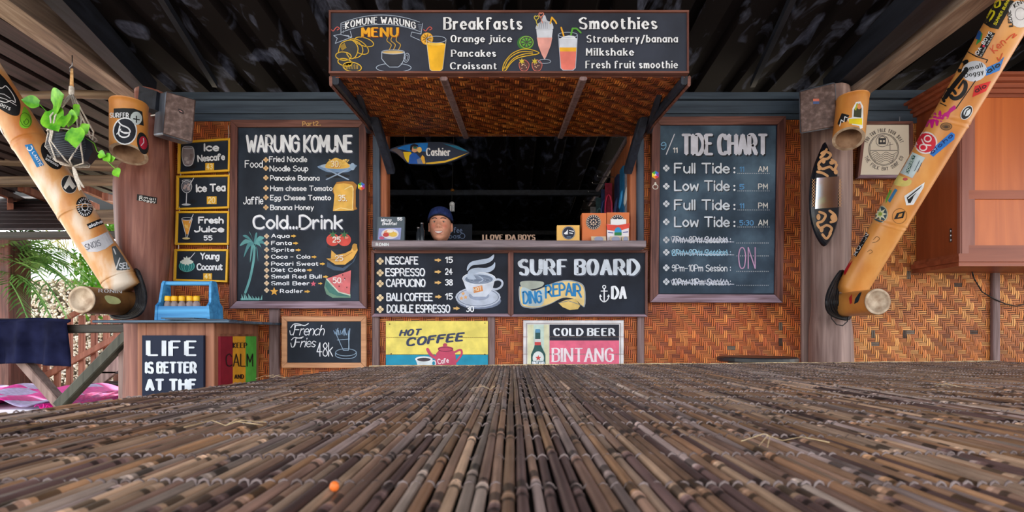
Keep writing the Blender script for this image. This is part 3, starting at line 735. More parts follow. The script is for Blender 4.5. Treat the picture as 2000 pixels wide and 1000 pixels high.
def pic2(a):
    a.ell(377, 394, 9, 4, (20, 22, 30), 0); a.ell(366, 365, 9, 10, (110, 112, 124), 1); a.oell(366, 365, 10, 12, 1.1, (214, 220, 230), 3); a.oell(366, 354, 9, 2.2, 1, (214, 220, 230), 3)
    for i in range(6): x = U(359, 368); y = U(358, 368); a.poly([(x, y), (x+5, y+1), (x+4, y+5), (x-1, y+4)], (190, 170, 170), 2)
    a.line([(366, 377), (365, 398)], 1.6, (214, 220, 230), 3); a.ell(365, 400, 9, 2, (200, 206, 216), 3); a.line([(370, 366), (380, 348)], 1.2, W_, 4)
def pic3(a):
    a.ell(368, 469, 9, 3.4, (20, 22, 30), 0); a.fill([(357, 430), (376, 430), (369, 458), (365, 458)], (232, 160, 62), 1); a.oell(366.5, 428, 10.5, 2.6, 1, (214, 220, 230), 3)
    a.line([(356, 428), (364, 458), (365, 464)], 1, (214, 220, 230), 3); a.line([(377, 428), (369, 458), (367, 464)], 1, (214, 220, 230), 3); a.ell(365, 466, 7.5, 2, (216, 196, 140), 3); a.line([(371, 436), (379, 419)], 1.2, W_, 4)
    for i in range(6): a.poly([(U(360, 371), U(434, 445))]*1 + [(U(362, 372), U(436, 448)), (U(360, 371), U(438, 450))], (244, 200, 110), 2)
def pic4(a):
    a.ell(360, 532, 9, 3.4, (20, 22, 30), 0); a.ell(366, 520, 16, 11, (42, 128, 130), 1)
    for i in range(6): a.oell(366, 520, 2.5+i*2.4, 11, .8, (110, 196, 190) if i % 2 else (20, 90, 96), 2)
    a.ell(366, 512, 13, 4.5, (214, 226, 220), 3); a.star(366, 510, 10, (226, 232, 226), 3, 9, .6); a.line([(370, 508), (382, 494)], 1.2, W_, 4)
dks = [drink('Ice Nescafe chalk sign with yellow edge, topmost of the hanging four', [(350, 277), (452, 271), (451, 336), (349, 341)], [('Ice', 399, 296, 429, 15, 3.2), ('Nescafe', 387, 317, 441, 13, 2.6, 313)], ('43', 402, 319, 419, 333), pic1),
       drink('Ice Tea chalk sign with yellow edge, second of the hanging four', [(347, 344), (451, 342), (450, 408), (346, 411)], [('Ice Tea', 384, 376, 442, 15, 3.1, 374)], ('20', 405, 384, 424, 399), pic2),
       drink('Fresh Juice chalk sign with yellow edge, third of the hanging four', [(346, 413), (450, 413), (449, 479), (344, 479)], [('Fresh', 388, 437, 438, 13, 3), ('Juice', 380, 454, 439, 12, 3)], ('55',), pic3),
       drink('Young Coconut chalk sign with yellow edge, lowest above the blue crate', [(343, 487), (448, 487), (446, 552), (341, 549)], [('Young', 392, 507, 430, 13, 2.6), ('Coconut', 385, 528, 436, 13, 2.6)], ('41', 398, 534, 415, 546), pic4)]
for i, (xs, y0, y1) in enumerate((((352, 446), 245, 276), ((352, 447), 335, 346), ((350, 446), 404, 416), ((348, 444), 474, 490))):
    for x in xs:
        if i == 0 and x < 400: continue
        MB().tube([P(x, y0, 3.335), P(x+1, (y0+y1)/2, 3.33), P(x, y1, 3.335)], .0022, 5).build('hanging_string', M['cord'], dks[i], smooth=True)
# ---- coffee board and surf board sign under the ledge (one frame, two panels)
t, fd = board('coffee_board', 'framed coffee price board with steaming cup below the ledge', 'menu board', Q(727, 490, 998, 619), 3.36, M['chalk_dk'], fw=6, ft=.03)
a = Art(scale_surf(fd, 3.36))
for s_, x0, y, x1, ax_, pr in (('NESCAFE', 754, 517, 818, 849, '15'), ('ESPRESSO', 754, 539.7, 831, 849, '24'), ('CAPPUCINO', 755, 560.6, 832, 849, '38'), ('BALI COFFEE', 756, 588, 846, 850, '15'), ('DOUBLE ESPRESSO', 756.6, 610.6, 880, 885, '30')):
    a.text(s_, x0, y, x1, 15, W_, 2.2, gap=1.3, shadow=((110, 120, 140), 1.1)); a.build('lettering', t); a.arrow(ax_, y - 8, ax_ + 14, (224, 180, 110)); a.build('arrow', t); a.bullet(744, y - 6, 7, (226, 204, 166), (150, 110, 60)); a.build('bullet', t)
    px = 870 if pr != '30' else 911; a.text(pr, px, y - (2.5 if pr != '30' else 1), px + 15, 12, W_, 2.1); a.build('lettering', t)
BL = (176, 190, 214)
a.ell(936, 588, 43, 16, (120, 132, 160), 1); a.ell(934, 581, 44, 20, (190, 200, 222), 2); a.oell(934, 581, 40, 17, 1, (90, 100, 130), 3); a.ell(936, 578, 20, 9, (150, 162, 190), 3)
a.fill([(904, 546), (967, 546), (962, 566), (950, 580), (925, 580), (912, 568)], (206, 214, 232), 4); a.oell(970, 556, 12, 9, 4, (190, 200, 222), 3, rot=-25)
a.ell(936, 545, 32, 12, (190, 202, 224), 5); a.ell(936, 546, 27, 9, (110, 124, 150), 6); a.oell(936, 545, 32, 12, 1.2, (226, 230, 240), 7); a.oell(938, 548, 20, 5, .8, (160, 172, 196), 7); a.oell(937, 548, 12, 3, .8, (150, 162, 186), 7)
a.fill([(924, 562), (942, 558), (944, 569), (926, 573)], (216, 140, 80), 6); a.text('HOT', 926, 570, 942, 7, (240, 225, 200), 1.2, y1=567, layer=8)
for x, y in ((905, 574), (902, 583), (910, 581)): a.star(x, y, 4.5, (226, 170, 110), 5)
a.fill([(913, 530), (914, 520), (922, 512), (940, 508), (955, 505), (965, 498), (963, 508), (952, 515), (935, 518), (922, 520)], BL, 8, sm=True)
a.fill([(914, 545), (916, 530), (930, 524), (950, 524), (962, 519), (967, 513), (966, 525), (954, 533), (936, 533), (926, 538), (930, 546)], BL, 8, sm=True); a.line([(920, 540), (935, 540), (944, 547), (936, 552)], 1.6, BL, 8, sm=True)
a.build('cup_picture', t)
t, fd = board('surf_repair_board', 'framed board reading SURF BOARD with painted DING REPAIR ribbon', 'sign', Q(998, 490, 1263, 619), 3.36, M['chalk_dk'], fw=5, ft=.03)
a = Art(scale_surf(fd, 3.36)); a.text('SURF BOARD', 1011, 539, 1248, 33, (206, 216, 232), 8.5, 'serif', gap=2.2, shadow=((60, 66, 84), 2)); a.build('lettering', t)
YB = (232, 204, 140)
a.fill([(1016, 552), (1030, 549), (1060, 551), (1058, 560), (1036, 566), (1020, 562)], (170, 178, 170), 1, sm=True)
rib = [(1014, 560), (1030, 568), (1050, 566), (1075, 555), (1100, 548), (1125, 550), (1141, 562), (1141, 600), (1124, 586), (1100, 582), (1075, 594), (1050, 602), (1030, 602), (1016, 594)]
a.fill([(p[0], p[1]) for p in rib], (150, 160, 170), 2, sm=True); a.fill([(1078+(p[0]-1078)*.965, 576+(p[1]-576)*.92) for p in rib], YB, 3, sm=True)
a.fill([(1019, 562), (1045, 570), (1062, 566), (1060, 594), (1040, 599), (1022, 591)], (176, 196, 206), 4, sm=True)
a.fill([(1090, 592), (1105, 586), (1124, 584), (1132, 598), (1128, 604), (1112, 606), (1098, 600)], (222, 190, 112), 4); a.line([(1090, 592), (1110, 588), (1136, 597)], 1.2, (120, 130, 140), 5)
a.text('DING', 1021, 594, 1059, 24, (30, 126, 190), 3.6, layer=6, y1=592, gap=1.3); a.text('REPAIR', 1064, 584, 1136, 25, (30, 126, 190), 3.8, layer=6, y1=582, bend=5, gap=1.3)
a.build('ribbon_picture', t)
a.oell(1179, 561, 3, 3, 1.6, W_, 2); a.line([(1179, 564), (1179, 589)], 2.4, W_); a.line([(1173, 569), (1185, 569)], 1.8, W_); a.line([(1171, 578), (1172, 585), (1179, 590), (1186, 585), (1188, 578)], 2.2, W_, sm=True)
a.fill([(1169, 580), (1171, 575), (1175, 580)], W_, 2); a.fill([(1184, 580), (1188, 575), (1190, 580)], W_, 2); a.text('DA', 1192, 585, 1223, 26, W_, 5.5, 'serif'); a.build('lettering', t)
# ---- french fries board
t, fd = board('fries_board', 'pine framed chalk board reading French Fries 48k', 'chalk board', Q(553, 618, 717, 718), 3.36, M['chalk'], fw=10, ft=.025, fmat=('pine', 'pine'))
a = Art(scale_surf(fd, 3.36)); a.text('French', 574, 655, 634, 20, W_, 1.5, slant=.25, gap=.6); a.line([(570, 640), (576, 633), (586, 633), (596, 636), (604, 632)], 1.5, W_, sm=True); a.line([(578, 634), (576, 650), (570, 654), (568, 646)], 1.5, W_, sm=True); a.build('lettering', t)
a.text('Fries', 575, 678, 617, 18, W_, 1.5, slant=.25, gap=.6); a.line([(571, 664), (577, 659), (586, 660), (594, 658)], 1.5, W_, sm=True); a.line([(580, 660), (578, 674), (572, 678), (570, 670)], 1.5, W_, sm=True); a.build('lettering', t)
a.text('48k', 620, 696, 652, 27, W_, 1.8, gap=1.2); a.build('lettering', t)
LB = (150, 176, 204)
a.line([(656, 648), (672, 684), (682, 684), (684, 646)], 1.2, LB); a.oell(677, 688, 20, 7, 1.2, LB); a.line([(657, 688), (658, 696), (672, 700), (690, 699), (697, 694), (697, 687)], 1.2, LB, sm=True); a.line([(682, 646), (683, 680)], 1.6, LB)
for i in range(12): x = 656 + i*2.5; a.line([(x, 652+U(0, 3)), (x+U(-4, 4), 640+U(0, 6))], 1.5, LB if i % 2 else (110, 140, 176))
a.line([(660, 664), (684, 662)], 1, LB); a.build('fries_picture', t)
# ---- hot coffee plank sign
t, fd = board('coffee_sign', 'yellow and blue painted plank sign reading HOT COFFEE', 'sign', Q(755, 627, 953, 748), 3.37, M['paint'], th=.018)
for ch in [c for c in t.children]: bpy.data.objects.remove(ch)
for k, (y0, y1) in enumerate(((627, 658.6), (659.4, 692), (692.8, 722), (722.8, 748))):
    c_ = (240, 222, 112) if k < 2 else (20, 146, 182)
    MB().hexa([P(x, y, 3.37) + Vector((0, -.018, 0)) for x, y in Q(755, y0, 953, y1)], [P(x, y, 3.37) for x, y in Q(755, y0, 953, y1)], c_).build('plank', M['paint'], t)
a = Art(scale_surf(3.352, 3.37)); NV = (52, 62, 96)
a.text('HOT', 780, 657, 822, 13, NV, 4, 'block', y1=655, slant=.35); a.text('COFFEE', 793, 677, 906, 17, NV, 5.2, 'block', y1=666, slant=.3, gap=1.6); a.build('lettering', t)
RD = (196, 72, 104)
a.fill([(853, 690), (858, 684), (866, 680), (878, 680), (886, 684), (890, 692), (892, 712), (886, 726), (858, 726), (850, 714)], RD, 2); a.ell(871, 681, 15, 5, RD, 3); a.oell(871, 682, 14, 4, 1, (90, 30, 60), 4); a.ell(870, 674, 4, 4, RD, 3)
a.line([(854, 700), (842, 692), (836, 682)], 6, RD, 2, sm=True); a.line([(888, 688), (900, 683), (902, 692), (892, 706)], 4, RD, 2, sm=True)
a.text('Cafe', 856, 711, 878, 10, (240, 220, 230), 1.6, layer=5, y1=708)
a.fill([(813, 702), (846, 702), (842, 720), (832, 728), (820, 722)], (214, 224, 232), 5); a.ell(829, 701, 17, 5.5, (226, 232, 238), 6); a.ell(829, 702, 13, 3.6, (70, 60, 70), 7); a.oell(848, 709, 4, 5, 2.2, (214, 224, 232), 5); a.build('teapot_picture', t)
for x, y in ((761, 633), (947, 631), (764, 691), (947, 692)): MB().lathe(P(x, y, 3.352), [(.004, 0), (.003, .003), (0, .004)], 8, axis=(0, -1, 0)).build('nail', M['black'], t)
# ---- cold beer plank sign
t, fd = board('beer_sign', 'white framed plank sign reading COLD BEER BINTANG with painted bottle', 'sign', Q(1022, 626, 1217, 748), 3.37, M['white'], th=.012)
for ch in [c for c in t.children]: bpy.data.objects.remove(ch)
for y0, y1 in ((626, 657.6), (658.4, 691.2), (692, 722), (722.8, 748)):
    MB().hexa([P(x, y, 3.37) + Vector((0, -.016, 0)) for x, y in Q(1022, y0, 1217, y1)], [P(x, y, 3.37) for x, y in Q(1022, y0, 1217, y1)], (224, 222, 228)).build('plank', M['paint'], t)
a = Art(scale_surf(3.354, 3.37)); a.line([(1028, 748), (1028, 632), (1211, 632), (1211, 748)], 1.5, (170, 160, 160), 1); a.rect(1030, 634, 1072, 748, (222, 222, 190), 1); a.rect(1042, 634, 1062, 748, (200, 222, 214), 2)
a.rect(1073, 634, 1208, 657.5, (24, 28, 46), 1); a.rect(1073, 658.5, 1208, 665, (24, 28, 46), 1); a.rect(1073, 665, 1208, 691, (228, 104, 136), 1); a.rect(1073, 692.2, 1208, 722, (228, 104, 136), 1); a.build('painted_ground', t)
a.text('COLD BEER', 1080, 656.5, 1201, 16, W_, 4.2, 'serif', gap=2.4); a.build('lettering', t); a.text('BINTANG', 1077, 707, 1198, 28, (236, 222, 232), 4.6, 'serif', gap=1.6, layer=3); a.build('lettering', t)
GB = (40, 84, 84)
a.fill([(1045, 645), (1055, 645), (1055, 668), (1058, 678), (1065, 692), (1065, 745), (1037, 745), (1037, 692), (1043, 678), (1045, 668)], GB, 4); a.rect(1045.5, 643, 1054.5, 650, (90, 150, 190), 5); a.rect(1044, 662, 1056, 672, (226, 226, 230), 5); a.rect(1044, 668, 1056, 674, (206, 70, 70), 6)
a.ell(1051, 699, 11, 13, (216, 224, 226), 5); a.star(1051, 699, 6, (196, 60, 60), 6); a.rect(1038, 705, 1064, 714, (60, 100, 110), 6); a.text('BINTANG', 1039, 712, 1063, 6, W_, 1.2, layer=8); a.build('bottle_picture', t)
# ================================================================ CANOPY with header sign
DF = 2.4
cn = thing('window_canopy', 'propped woven bamboo canopy flap over the serving window', 'canopy', (0, 3.3, Z(270)))
A0, A1 = P(750, 266, 3.37), P(1242, 266, 3.37); B0, B1 = P(656, 150, DF), P(1336, 150, DF)
A1.z = A0.z; B1.z = B0.z; xl, xr = A0.x - .02, A1.x + .02
B0.x, B1.x = P(655, 150, DF).x, P(1337, 150, DF).x
zb, zf = A0.z, B0.z
def cp(u, v, o=0): # u across 0..1, v 0 wall .. 1 front
    x = (A0.x + (A1.x - A0.x) * u) * (1 - v) + (B0.x + (B1.x - B0.x) * u) * v
    return Vector((x, 3.37 + (DF - 3.37) * v, zb + (zf - zb) * v + o))
MB().hexa([cp(0, 0, .004), cp(1, 0, .004), cp(1, 1, .004), cp(0, 1, .004)], [cp(0, 0, .02), cp(1, 0, .02), cp(1, 1, .02), cp(0, 1, .02)]).build('canopy_backing', M['dark_back'], cn)
m = MB(); sl = (zf - zb) / .97; ydir = Vector((0, -.97, zf - zb)); ln = ydir.length; ydir.normalize(); nd = Vector((0, 1, 0)).cross(Vector((1, 0, 0))); nd = Vector((1, 0, 0)).cross(ydir).normalized()
if nd.z > 0: nd = -nd
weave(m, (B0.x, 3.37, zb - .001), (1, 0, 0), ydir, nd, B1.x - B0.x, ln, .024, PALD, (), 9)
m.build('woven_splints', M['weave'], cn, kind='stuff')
for u in (.325, .70): MB().bev(cp(u, 0.0, -.008), cp(u - (.015 if u < .5 else -.01), 1, -.008), .036, .018).build('rib', M['grey_v'], cn)
for u, s in ((0, -1), (1, 1)):
    MB().bev(cp(u, .02, .0), cp(u, 1, .0), .03, .07).build('side_rail', M['navy'], cn)
    MB().bev(cp(u, .02, -.02) + Vector((s*.022, 0, 0)), cp(u, 1, -.02) + Vector((s*.022, 0, 0)), .014, .05).build('side_strip', M['frame_h'], cn)
MB().bev(cp(0, .985, .012), cp(1, .985, .012), .03, .026).build('front_rail', M['frame_h'], cn)
sg = MB(); xs0, xs1 = P(648, 0, DF).x, P(1340, 0, DF).x; z0, z1 = Z(147, DF), Z(29, DF)
sg.box((xs0, DF - .02, z0), (xs1, DF, z1)); ts = thing('header_sign', 'long dark header sign painted with breakfasts and smoothies', 'sign', ((xs0+xs1)/2, DF, z0)); sg.build('panel', M['chalk_top'], ts)
for z in (z0, z1): MB().bev((xs0 - .004, DF - .013, z), (xs1 + .004, DF - .013, z), .034, .009, b=.001).build('edge_strip', M['frame_h'], ts)
for x in (xs0, xs1): MB().bev((x, DF - .013, z0), (x, DF - .013, z1), .008, .032, b=.001).build('edge_strip', M['frame_v'], ts)
a = Art(scale_surf(DF - .02, DF)); sh = ((24, 26, 36), 1.4)
arc = lambda x, k: k + 16 * ((x - 748) / 79) ** 2
up = [(x, arc(x, 35)) for x in range(669, 828, 8)]; dn = [(x, arc(x, 53)) for x in range(670, 826, 8)]
a.line(up, 1.1, BL, 1); a.line(dn, 1.1, BL, 1); a.line([(669, 51), (669, 73), (690, 78), (687, 66)], 1.1, BL, 1); a.line([(669, 72), (655, 75), (662, 80), (658, 90), (690, 78)], 1.1, BL, 1); a.line([(827, 51), (824, 72), (806, 68), (804, 76), (822, 84)], 1.1, BL, 1)
for k in range(5): a.line([(671+k*.8, 54+k*4), (677-k, 53+k*4)], .8, BL, 1); a.line([(818+k, 54+k*4), (825, 54+k*4)], .8, BL, 1); a.line([(672+k*3, 74), (684, 75+k)], .7, BL, 1)
a.text('KOMUNE WARUNG', 677, 63, 814, 13.5, W_, 2.6, 'serif', bend=11, layer=2, gap=2.2); a.build('ribbon_lettering', ts)
a.text('MENU', 708, 78, 781, 19.5, (238, 172, 44), 5, 'serif', shadow=((150, 70, 30), 1.3)); a.build('lettering', ts, 'orange yellow word')
for x, k in ((658, 1), (837, -1)): a.line([(x-8, 63*1+3*k*0), (x-4, 66), (x, 61), (x+4, 58), (x+8, 61), (x+4, 64)], 1.5, (206, 96, 90), 1, sm=True)
a.build('scroll_marks', ts)
CY = (214, 176, 56)
for e in ((714, 87, 19, 8, 28), (703, 96, 22, 11, 55), (692, 101, 20, 17, 40)): a.oell(e[0], e[1], e[2], e[3], 1.6, CY, 1, rot=e[4]*.6)
a.fill([(664, 108), (670, 90), (690, 84), (702, 98), (698, 115), (688, 120), (680, 108)], (60, 62, 66), 2, sm=True); a.line([(664, 108), (670, 90), (690, 84), (702, 98), (698, 115), (688, 120), (680, 110)], 1.7, CY, 3, sm=True)
for e in ((674, 115, 15, 8, 5), (677, 127, 14, 7, 12), (691, 136, 18, 9, 8)): a.ell(e[0], e[1], e[2], e[3], (58, 60, 66), 3, rot=e[4]); a.oell(e[0], e[1], e[2], e[3], 1.8, CY, 4, rot=e[4])
for i in range(9): a.line([(678+i*3, 131+(i % 2)), (676+i*3.2, 140)], .8, CY, 5)
for i in range(6): a.line([(668+i*1.5, 96-i*1.2), (672+i*1.5, 104-i)], .8, CY, 5)
a.build('croissant_picture', ts)
a.oell(771, 137, 34, 8.5, 1.2, BL, 1); a.fill([(748, 107), (792, 107), (790, 122), (782, 133), (761, 134), (750, 124)], (54, 57, 68), 2, sm=False); a.line([(748, 107), (748, 120), (757, 131), (763, 136), (780, 136), (786, 131), (792, 120), (792, 107)], 1.4, BL, 3)
a.ell(770, 108, 21, 3.6, (208, 176, 116), 3); a.oell(770, 107, 22, 4, 1.3, BL, 4); a.oell(796, 118, 5, 9, 1.3, BL, 3, rot=12); a.oell(796, 118, 2.5, 5.5, 1, BL, 3, rot=12); a.build('cup_picture', ts)
for x in (760, 768, 778): a.line([(x, 78 + (x == 778)*-3), (x-2, 85), (x+6, 92), (x+5, 98), (x+2, 103)], 1.5, (206, 166, 70), 3, sm=True)
a.build('steam_picture', ts)
a.ell(835.6, 81, 12, 12, (226, 164, 40), 2)
for i in range(9): an = i*math.pi*2/9; a.line([(835.6, 81), (835.6+10*math.cos(an), 81+10*math.sin(an))], 1, (70, 60, 50), 3)
a.oell(835.6, 81, 9.5, 9.5, 1, (250, 210, 110), 3); a.fill([(836, 92), (871, 92), (865, 142), (860, 144), (845, 144), (841, 141)], (242, 184, 42), 4); a.ell(853.5, 92, 17, 3, (246, 200, 80), 5)
a.oell(853.5, 83, 19, 6.5, 1, BL, 5); a.line([(834.5, 84), (841, 140), (846, 144), (861, 144), (866, 140), (872.5, 84)], 1, (200, 196, 180), 5); a.build('juice_picture', ts)
for s_, x0, y, x1, h, w_ in (('Breakfasts', 867, 64, 1020, 25, 4.8), ('Orange juice', 881, 88, 1000, 14, 2.9), ('Pancakes', 882, 116, 969, 14, 2.9), ('Croissant', 880, 140.5, 971, 14, 2.9), ('Smoothies', 1129, 63, 1281, 24, 4.8), ('Strawberry/banana', 1144, 88.5, 1321, 15, 2.8), ('Milkshake', 1143, 114, 1236, 15, 2.9), ('Fresh fruit smoothie', 1142, 138.5, 1321, 15, 2.8)):
    a.text(s_, x0, y, x1, h, W_, w_, 'serif', shadow=sh, gap=2.4); a.build('lettering', ts)
GN = (100, 180, 60)
a.ell(1026, 89, 16, 14, (60, 120, 60), 1); a.ell(1028, 88, 12.5, 11, (70, 72, 70), 2); a.oell(1028, 88, 13, 11.5, 1.3, (150, 200, 80), 3)
for i in range(8): an = i*math.pi/4; a.fill([(1028+2*math.cos(an), 88+2*math.sin(an)), (1028+10*math.cos(an-.25), 88+9*math.sin(an-.25)), (1028+10*math.cos(an+.25), 88+9*math.sin(an+.25))], GN, 3)
a.build('lime_picture', ts)
for pl in ([(982, 143), (985, 128), (1000, 110), (1022, 101), (1040, 103), (1052, 108), (1048, 111), (1036, 113), (1012, 118), (998, 128), (988, 142), (982, 143)], [(984, 140), (994, 120), (1015, 107), (1040, 107)], [(988, 138), (1002, 120), (1022, 111), (1040, 110)]): a.line(pl, 1.7, (220, 180, 50), 2, sm=True)
a.build('banana_picture', ts)
for x, k in ((1023, 0), (1048, 1)):
    a.fill([(x-9, 128), (x+1, 122), (x+10, 130), (x+7, 141), (x, 144), (x-7, 140)], (90, 60, 60), 2, sm=True); a.line([(x-9, 128), (x+1, 122), (x+10, 130), (x+7, 141), (x, 144), (x-7, 140), (x-9, 128)], 1.2, (206, 110, 100), 3, sm=True)
    for i in range(9): a.ell(x+U(-5, 5), 133+U(-4, 6), .9, .9, (230, 190, 160), 4, n=6)
    a.star(x-4, 125, 6.5, (206, 186, 60), 4, 6, .4)
a.build('strawberry_picture', ts)
a.fill([(1047, 64), (1079, 64), (1076, 90), (1068, 112), (1063, 122), (1058, 112), (1050, 90)], (206, 212, 228), 2); a.fill([(1048, 79), (1078, 79), (1075, 94), (1067, 114), (1063, 121), (1058, 113), (1051, 95)], (230, 164, 158), 3)
a.fill([(1048, 64), (1048, 54), (1056, 48), (1060, 38), (1064, 36), (1068, 46), (1077, 50), (1078, 64)], (196, 202, 218), 3, sm=True); a.oell(1063, 125, 12, 4, 1, BL, 2)
for i in range(5): a.line([(1052+i*4, 62), (1056+i*3, 46+i)], .9, (120, 126, 146), 4)
for x, y, c_ in ((1047, 41, (206, 190, 80)), (1056, 35, (226, 140, 120))): a.line([(x, y+6), (x-4, y), (x-2, y-4), (x, y-2), (x+3, y-4), (x+5, y), (x, y+6), (x+3, y+16)], 1.6, c_, 5, sm=True)
a.line([(1074, 52), (1077, 40), (1084, 48), (1086, 52)], 3, (226, 170, 50), 4); a.build('milkshake_picture', ts)
a.fill([(1091, 80), (1126, 80), (1123, 138), (1118, 142), (1098, 142), (1094, 138)], (206, 212, 228), 2); a.fill([(1091.5, 98), (1125, 98), (1124, 108), (1092, 108)], (240, 180, 50), 3); a.fill([(1092, 106), (1124.5, 106), (1122, 138), (1117, 141.5), (1099, 141.5), (1095, 138)], (232, 124, 112), 4)
a.oell(1108, 74, 18.5, 5, 1.1, BL, 4); a.line([(1089.5, 75), (1094, 138), (1099, 142.5), (1118, 142.5), (1123, 138), (1126.5, 75)], 1.1, BL, 5); a.fill([(1093, 82), (1098, 77), (1110, 75), (1120, 76), (1125, 82)], (220, 224, 236), 4)
a.line([(1095, 60), (1100, 76)], 3, (230, 170, 50), 6); a.line([(1114, 74), (1117, 62), (1125, 62), (1133, 70)], 3.4, (96, 170, 66), 6); a.build('smoothie_picture', ts)
# canopy struts
for s, x0, x1, x2, x3 in ((-1, 700, 727, 722, 764), (1, 1288, 1262, 1266, 1226)):
    o = MB().bev(P(x0, 172, 2.62), P(x1, 238, 3.12), .085, .03, up=(1, 0, 0)).bev(P(x2, 214, 3.02), P(x3, 333, 3.33), .05, .05, up=(1, 0, 0))
    o2 = MB().bev(P(x0, 172, 2.62), P(x1+s*6, 250, 3.15), .07, .035, up=(1, 0, 0)); t = thing('canopy_strut', 'dark prop strut holding up the ' + ('left' if s < 0 else 'right') + ' side of the canopy', 'strut', P(x3, 333, 3.33))
    o2.build('sleeve', M['navy'], t); MB().bev(P(x2, 200, 2.92), P(x3, 335, 3.33), .05, .05, up=(1, 0, 0)).build('arm', M['navy'], t)
    MB().ball(P(x1 - s*3, 238, 3.05), .012, .012, .012).build('bolt', M['metal'], t)
# ================================================================ LEANING BAMBOO, LOGS, ROPE
def bpole(name, label, a, b, ra, rb, nodes, mt, label_cat='bamboo pole', seg=24):
    a, b = Vector(a), Vector(b); t = thing(name, label, label_cat, a); pts = []; rs = []
    ks = sorted([(k/40, 1.0) for k in range(41)] + [(n + e, q) for n in nodes for e, q in ((-.012, 1.0), (-.004, 1.045), (.0, .985), (.004, 1.035), (.012, 1.0))])
    for k, q in ks:
        if k < 0 or k > 1: continue
        pts.append(a + (b - a) * k); rs.append((ra + (rb - ra) * k) * q)
    MB().tube(pts, rs, seg).build('culm', M[mt], t, smooth=True); return t, pole(a, b, ra, rb)
LA, LBt = P(246, 566, 2.98), P(-62, 92, 2.78)
pl_, LS = bpole('leaning_bamboo_pole', 'thick leaning bamboo pole covered in stickers left of the trunk', LA, LBt, .089, .086, (.05, .33, .62, .95), 'bamboo_w')
RA_, RB_ = P(1659, 572, 3.0), P(2040, -80, 2.25)
pr_, RS_ = bpole('leaning_bamboo_pole', 'thick leaning orange bamboo pole covered in stickers right of the trunk', RA_, RB_, .079, .086, (.26, .585, .90), 'bamboo')
BK = (20, 21, 26)
a = Art(LS)
def st(parent, label=None): return a.build('sticker', parent, label)
a.fill([(-14, 140), (8, 152), (36, 192), (40, 212), (34, 226), (12, 220), (-14, 196)], BK, 0, sm=True)
a.line([(-10, 170), (4, 172), (12, 168), (26, 186), (30, 200), (22, 196), (10, 200), (-8, 194)], 1.6, (226, 226, 232), 2, sm=True); a.line([(-6, 182), (8, 184), (20, 192)], 1.4, (200, 200, 210), 2); a.line([(-8, 188), (12, 194), (32, 206)], 1, (226, 226, 232), 2)
a.text('ROOTS', -6, 204, 19, 6, (230, 230, 235), 1.4, 'block', y1=216, layer=2); st(pl_, 'black bird-shaped sticker')
a.fill([(48, 208), (60, 226), (62, 240), (54, 250), (42, 249), (38, 240), (42, 224)], (122, 190, 44), 0, sm=True); a.oell(50, 234, 10, 14, 1, (50, 90, 24), 1, rot=-20); a.line([(46, 240), (52, 232), (56, 238), (50, 244), (46, 236)], 1.2, (60, 110, 30), 2, sm=True); st(pl_, 'green drop sticker')
a.fill([(48, 283), (62, 281), (86, 322), (72, 327)], (30, 128, 200), 0); a.oell(58, 289, 5, 5, 2, W_, 1, a0=-60, a1=200); a.text('LANTIC', 62, 298, 79, 6, W_, 1.4, 'block', y1=326, layer=2); st(pl_, 'blue strip sticker')
a.ell(101, 304, 17, 30, BK, 0, rot=-32); a.text('17', 93, 296, 103, 8, W_, 1.4, y1=301, layer=2); a.text('THE ICON', 90, 305, 113, 4, W_, .9, y1=318, layer=2); a.text('SURFBOARDS', 88, 311, 113, 4, W_, .8, y1=326, layer=2); st(pl_, 'black oval sticker')
a.ell(135, 360, 15, 18, (36, 38, 44), 0, rot=-20); a.fill([(124, 366), (136, 341), (140, 352), (148, 364), (142, 370), (134, 360), (128, 370)], (214, 210, 206), 1); a.oell(135, 360, 15, 18, 1, (210, 205, 200), 2, rot=-20); st(pl_, 'round black feather sticker')
a.ell(165, 404, 16, 20, BK, 0, rot=-20); a.oell(166, 404, 6, 7, 1.6, W_, 1); 
for i in range(8): an = i*math.pi/4; a.line([(166+6*math.cos(an), 404+7*math.sin(an)), (166+9*math.cos(an), 404+10.5*math.sin(an))], 1.4, W_, 1)
for i in range(22): an = i*math.pi/11; a.line([(165.5+11*math.cos(an), 404+14*math.sin(an)), (165.5+13.6*math.cos(an), 404+17.4*math.sin(an))], 1.6, W_, 1)
st(pl_, 'round black ship wheel sticker')
a.fill([(169, 438), (196, 427), (203, 437), (175, 448)], BK, 0); a.text('aloha', 174, 446, 201, 7, W_, 2.2, 'block', y1=435, layer=1); st(pl_)
a.fill([(158, 474), (190, 462), (210, 452), (222, 474), (206, 486), (190, 492), (172, 492)], (196, 196, 206), 0); a.text('SNOIS', 168, 489, 198, 12, (90, 92, 104), 1.3, y1=479, layer=1); st(pl_, 'pale grey torn band sticker')
a.fill([(218, 482), (226, 480), (240, 500), (256, 528), (228, 528), (222, 508)], (84, 92, 98), 0); a.text('SEL', 233, 526, 254, 12, W_, 2, y1=524, layer=1); a.line([(222, 486), (226, 496)], 2.5, (220, 222, 226), 1); a.line([(227, 524), (234, 504)], 2.5, (220, 222, 226), 1); st(pl_, 'grey lettered sticker')
a.fill([(-4, 262), (2, 250), (12, 276), (6, 282)], (214, 210, 214), 0); st(pl_, 'torn pale sticker')
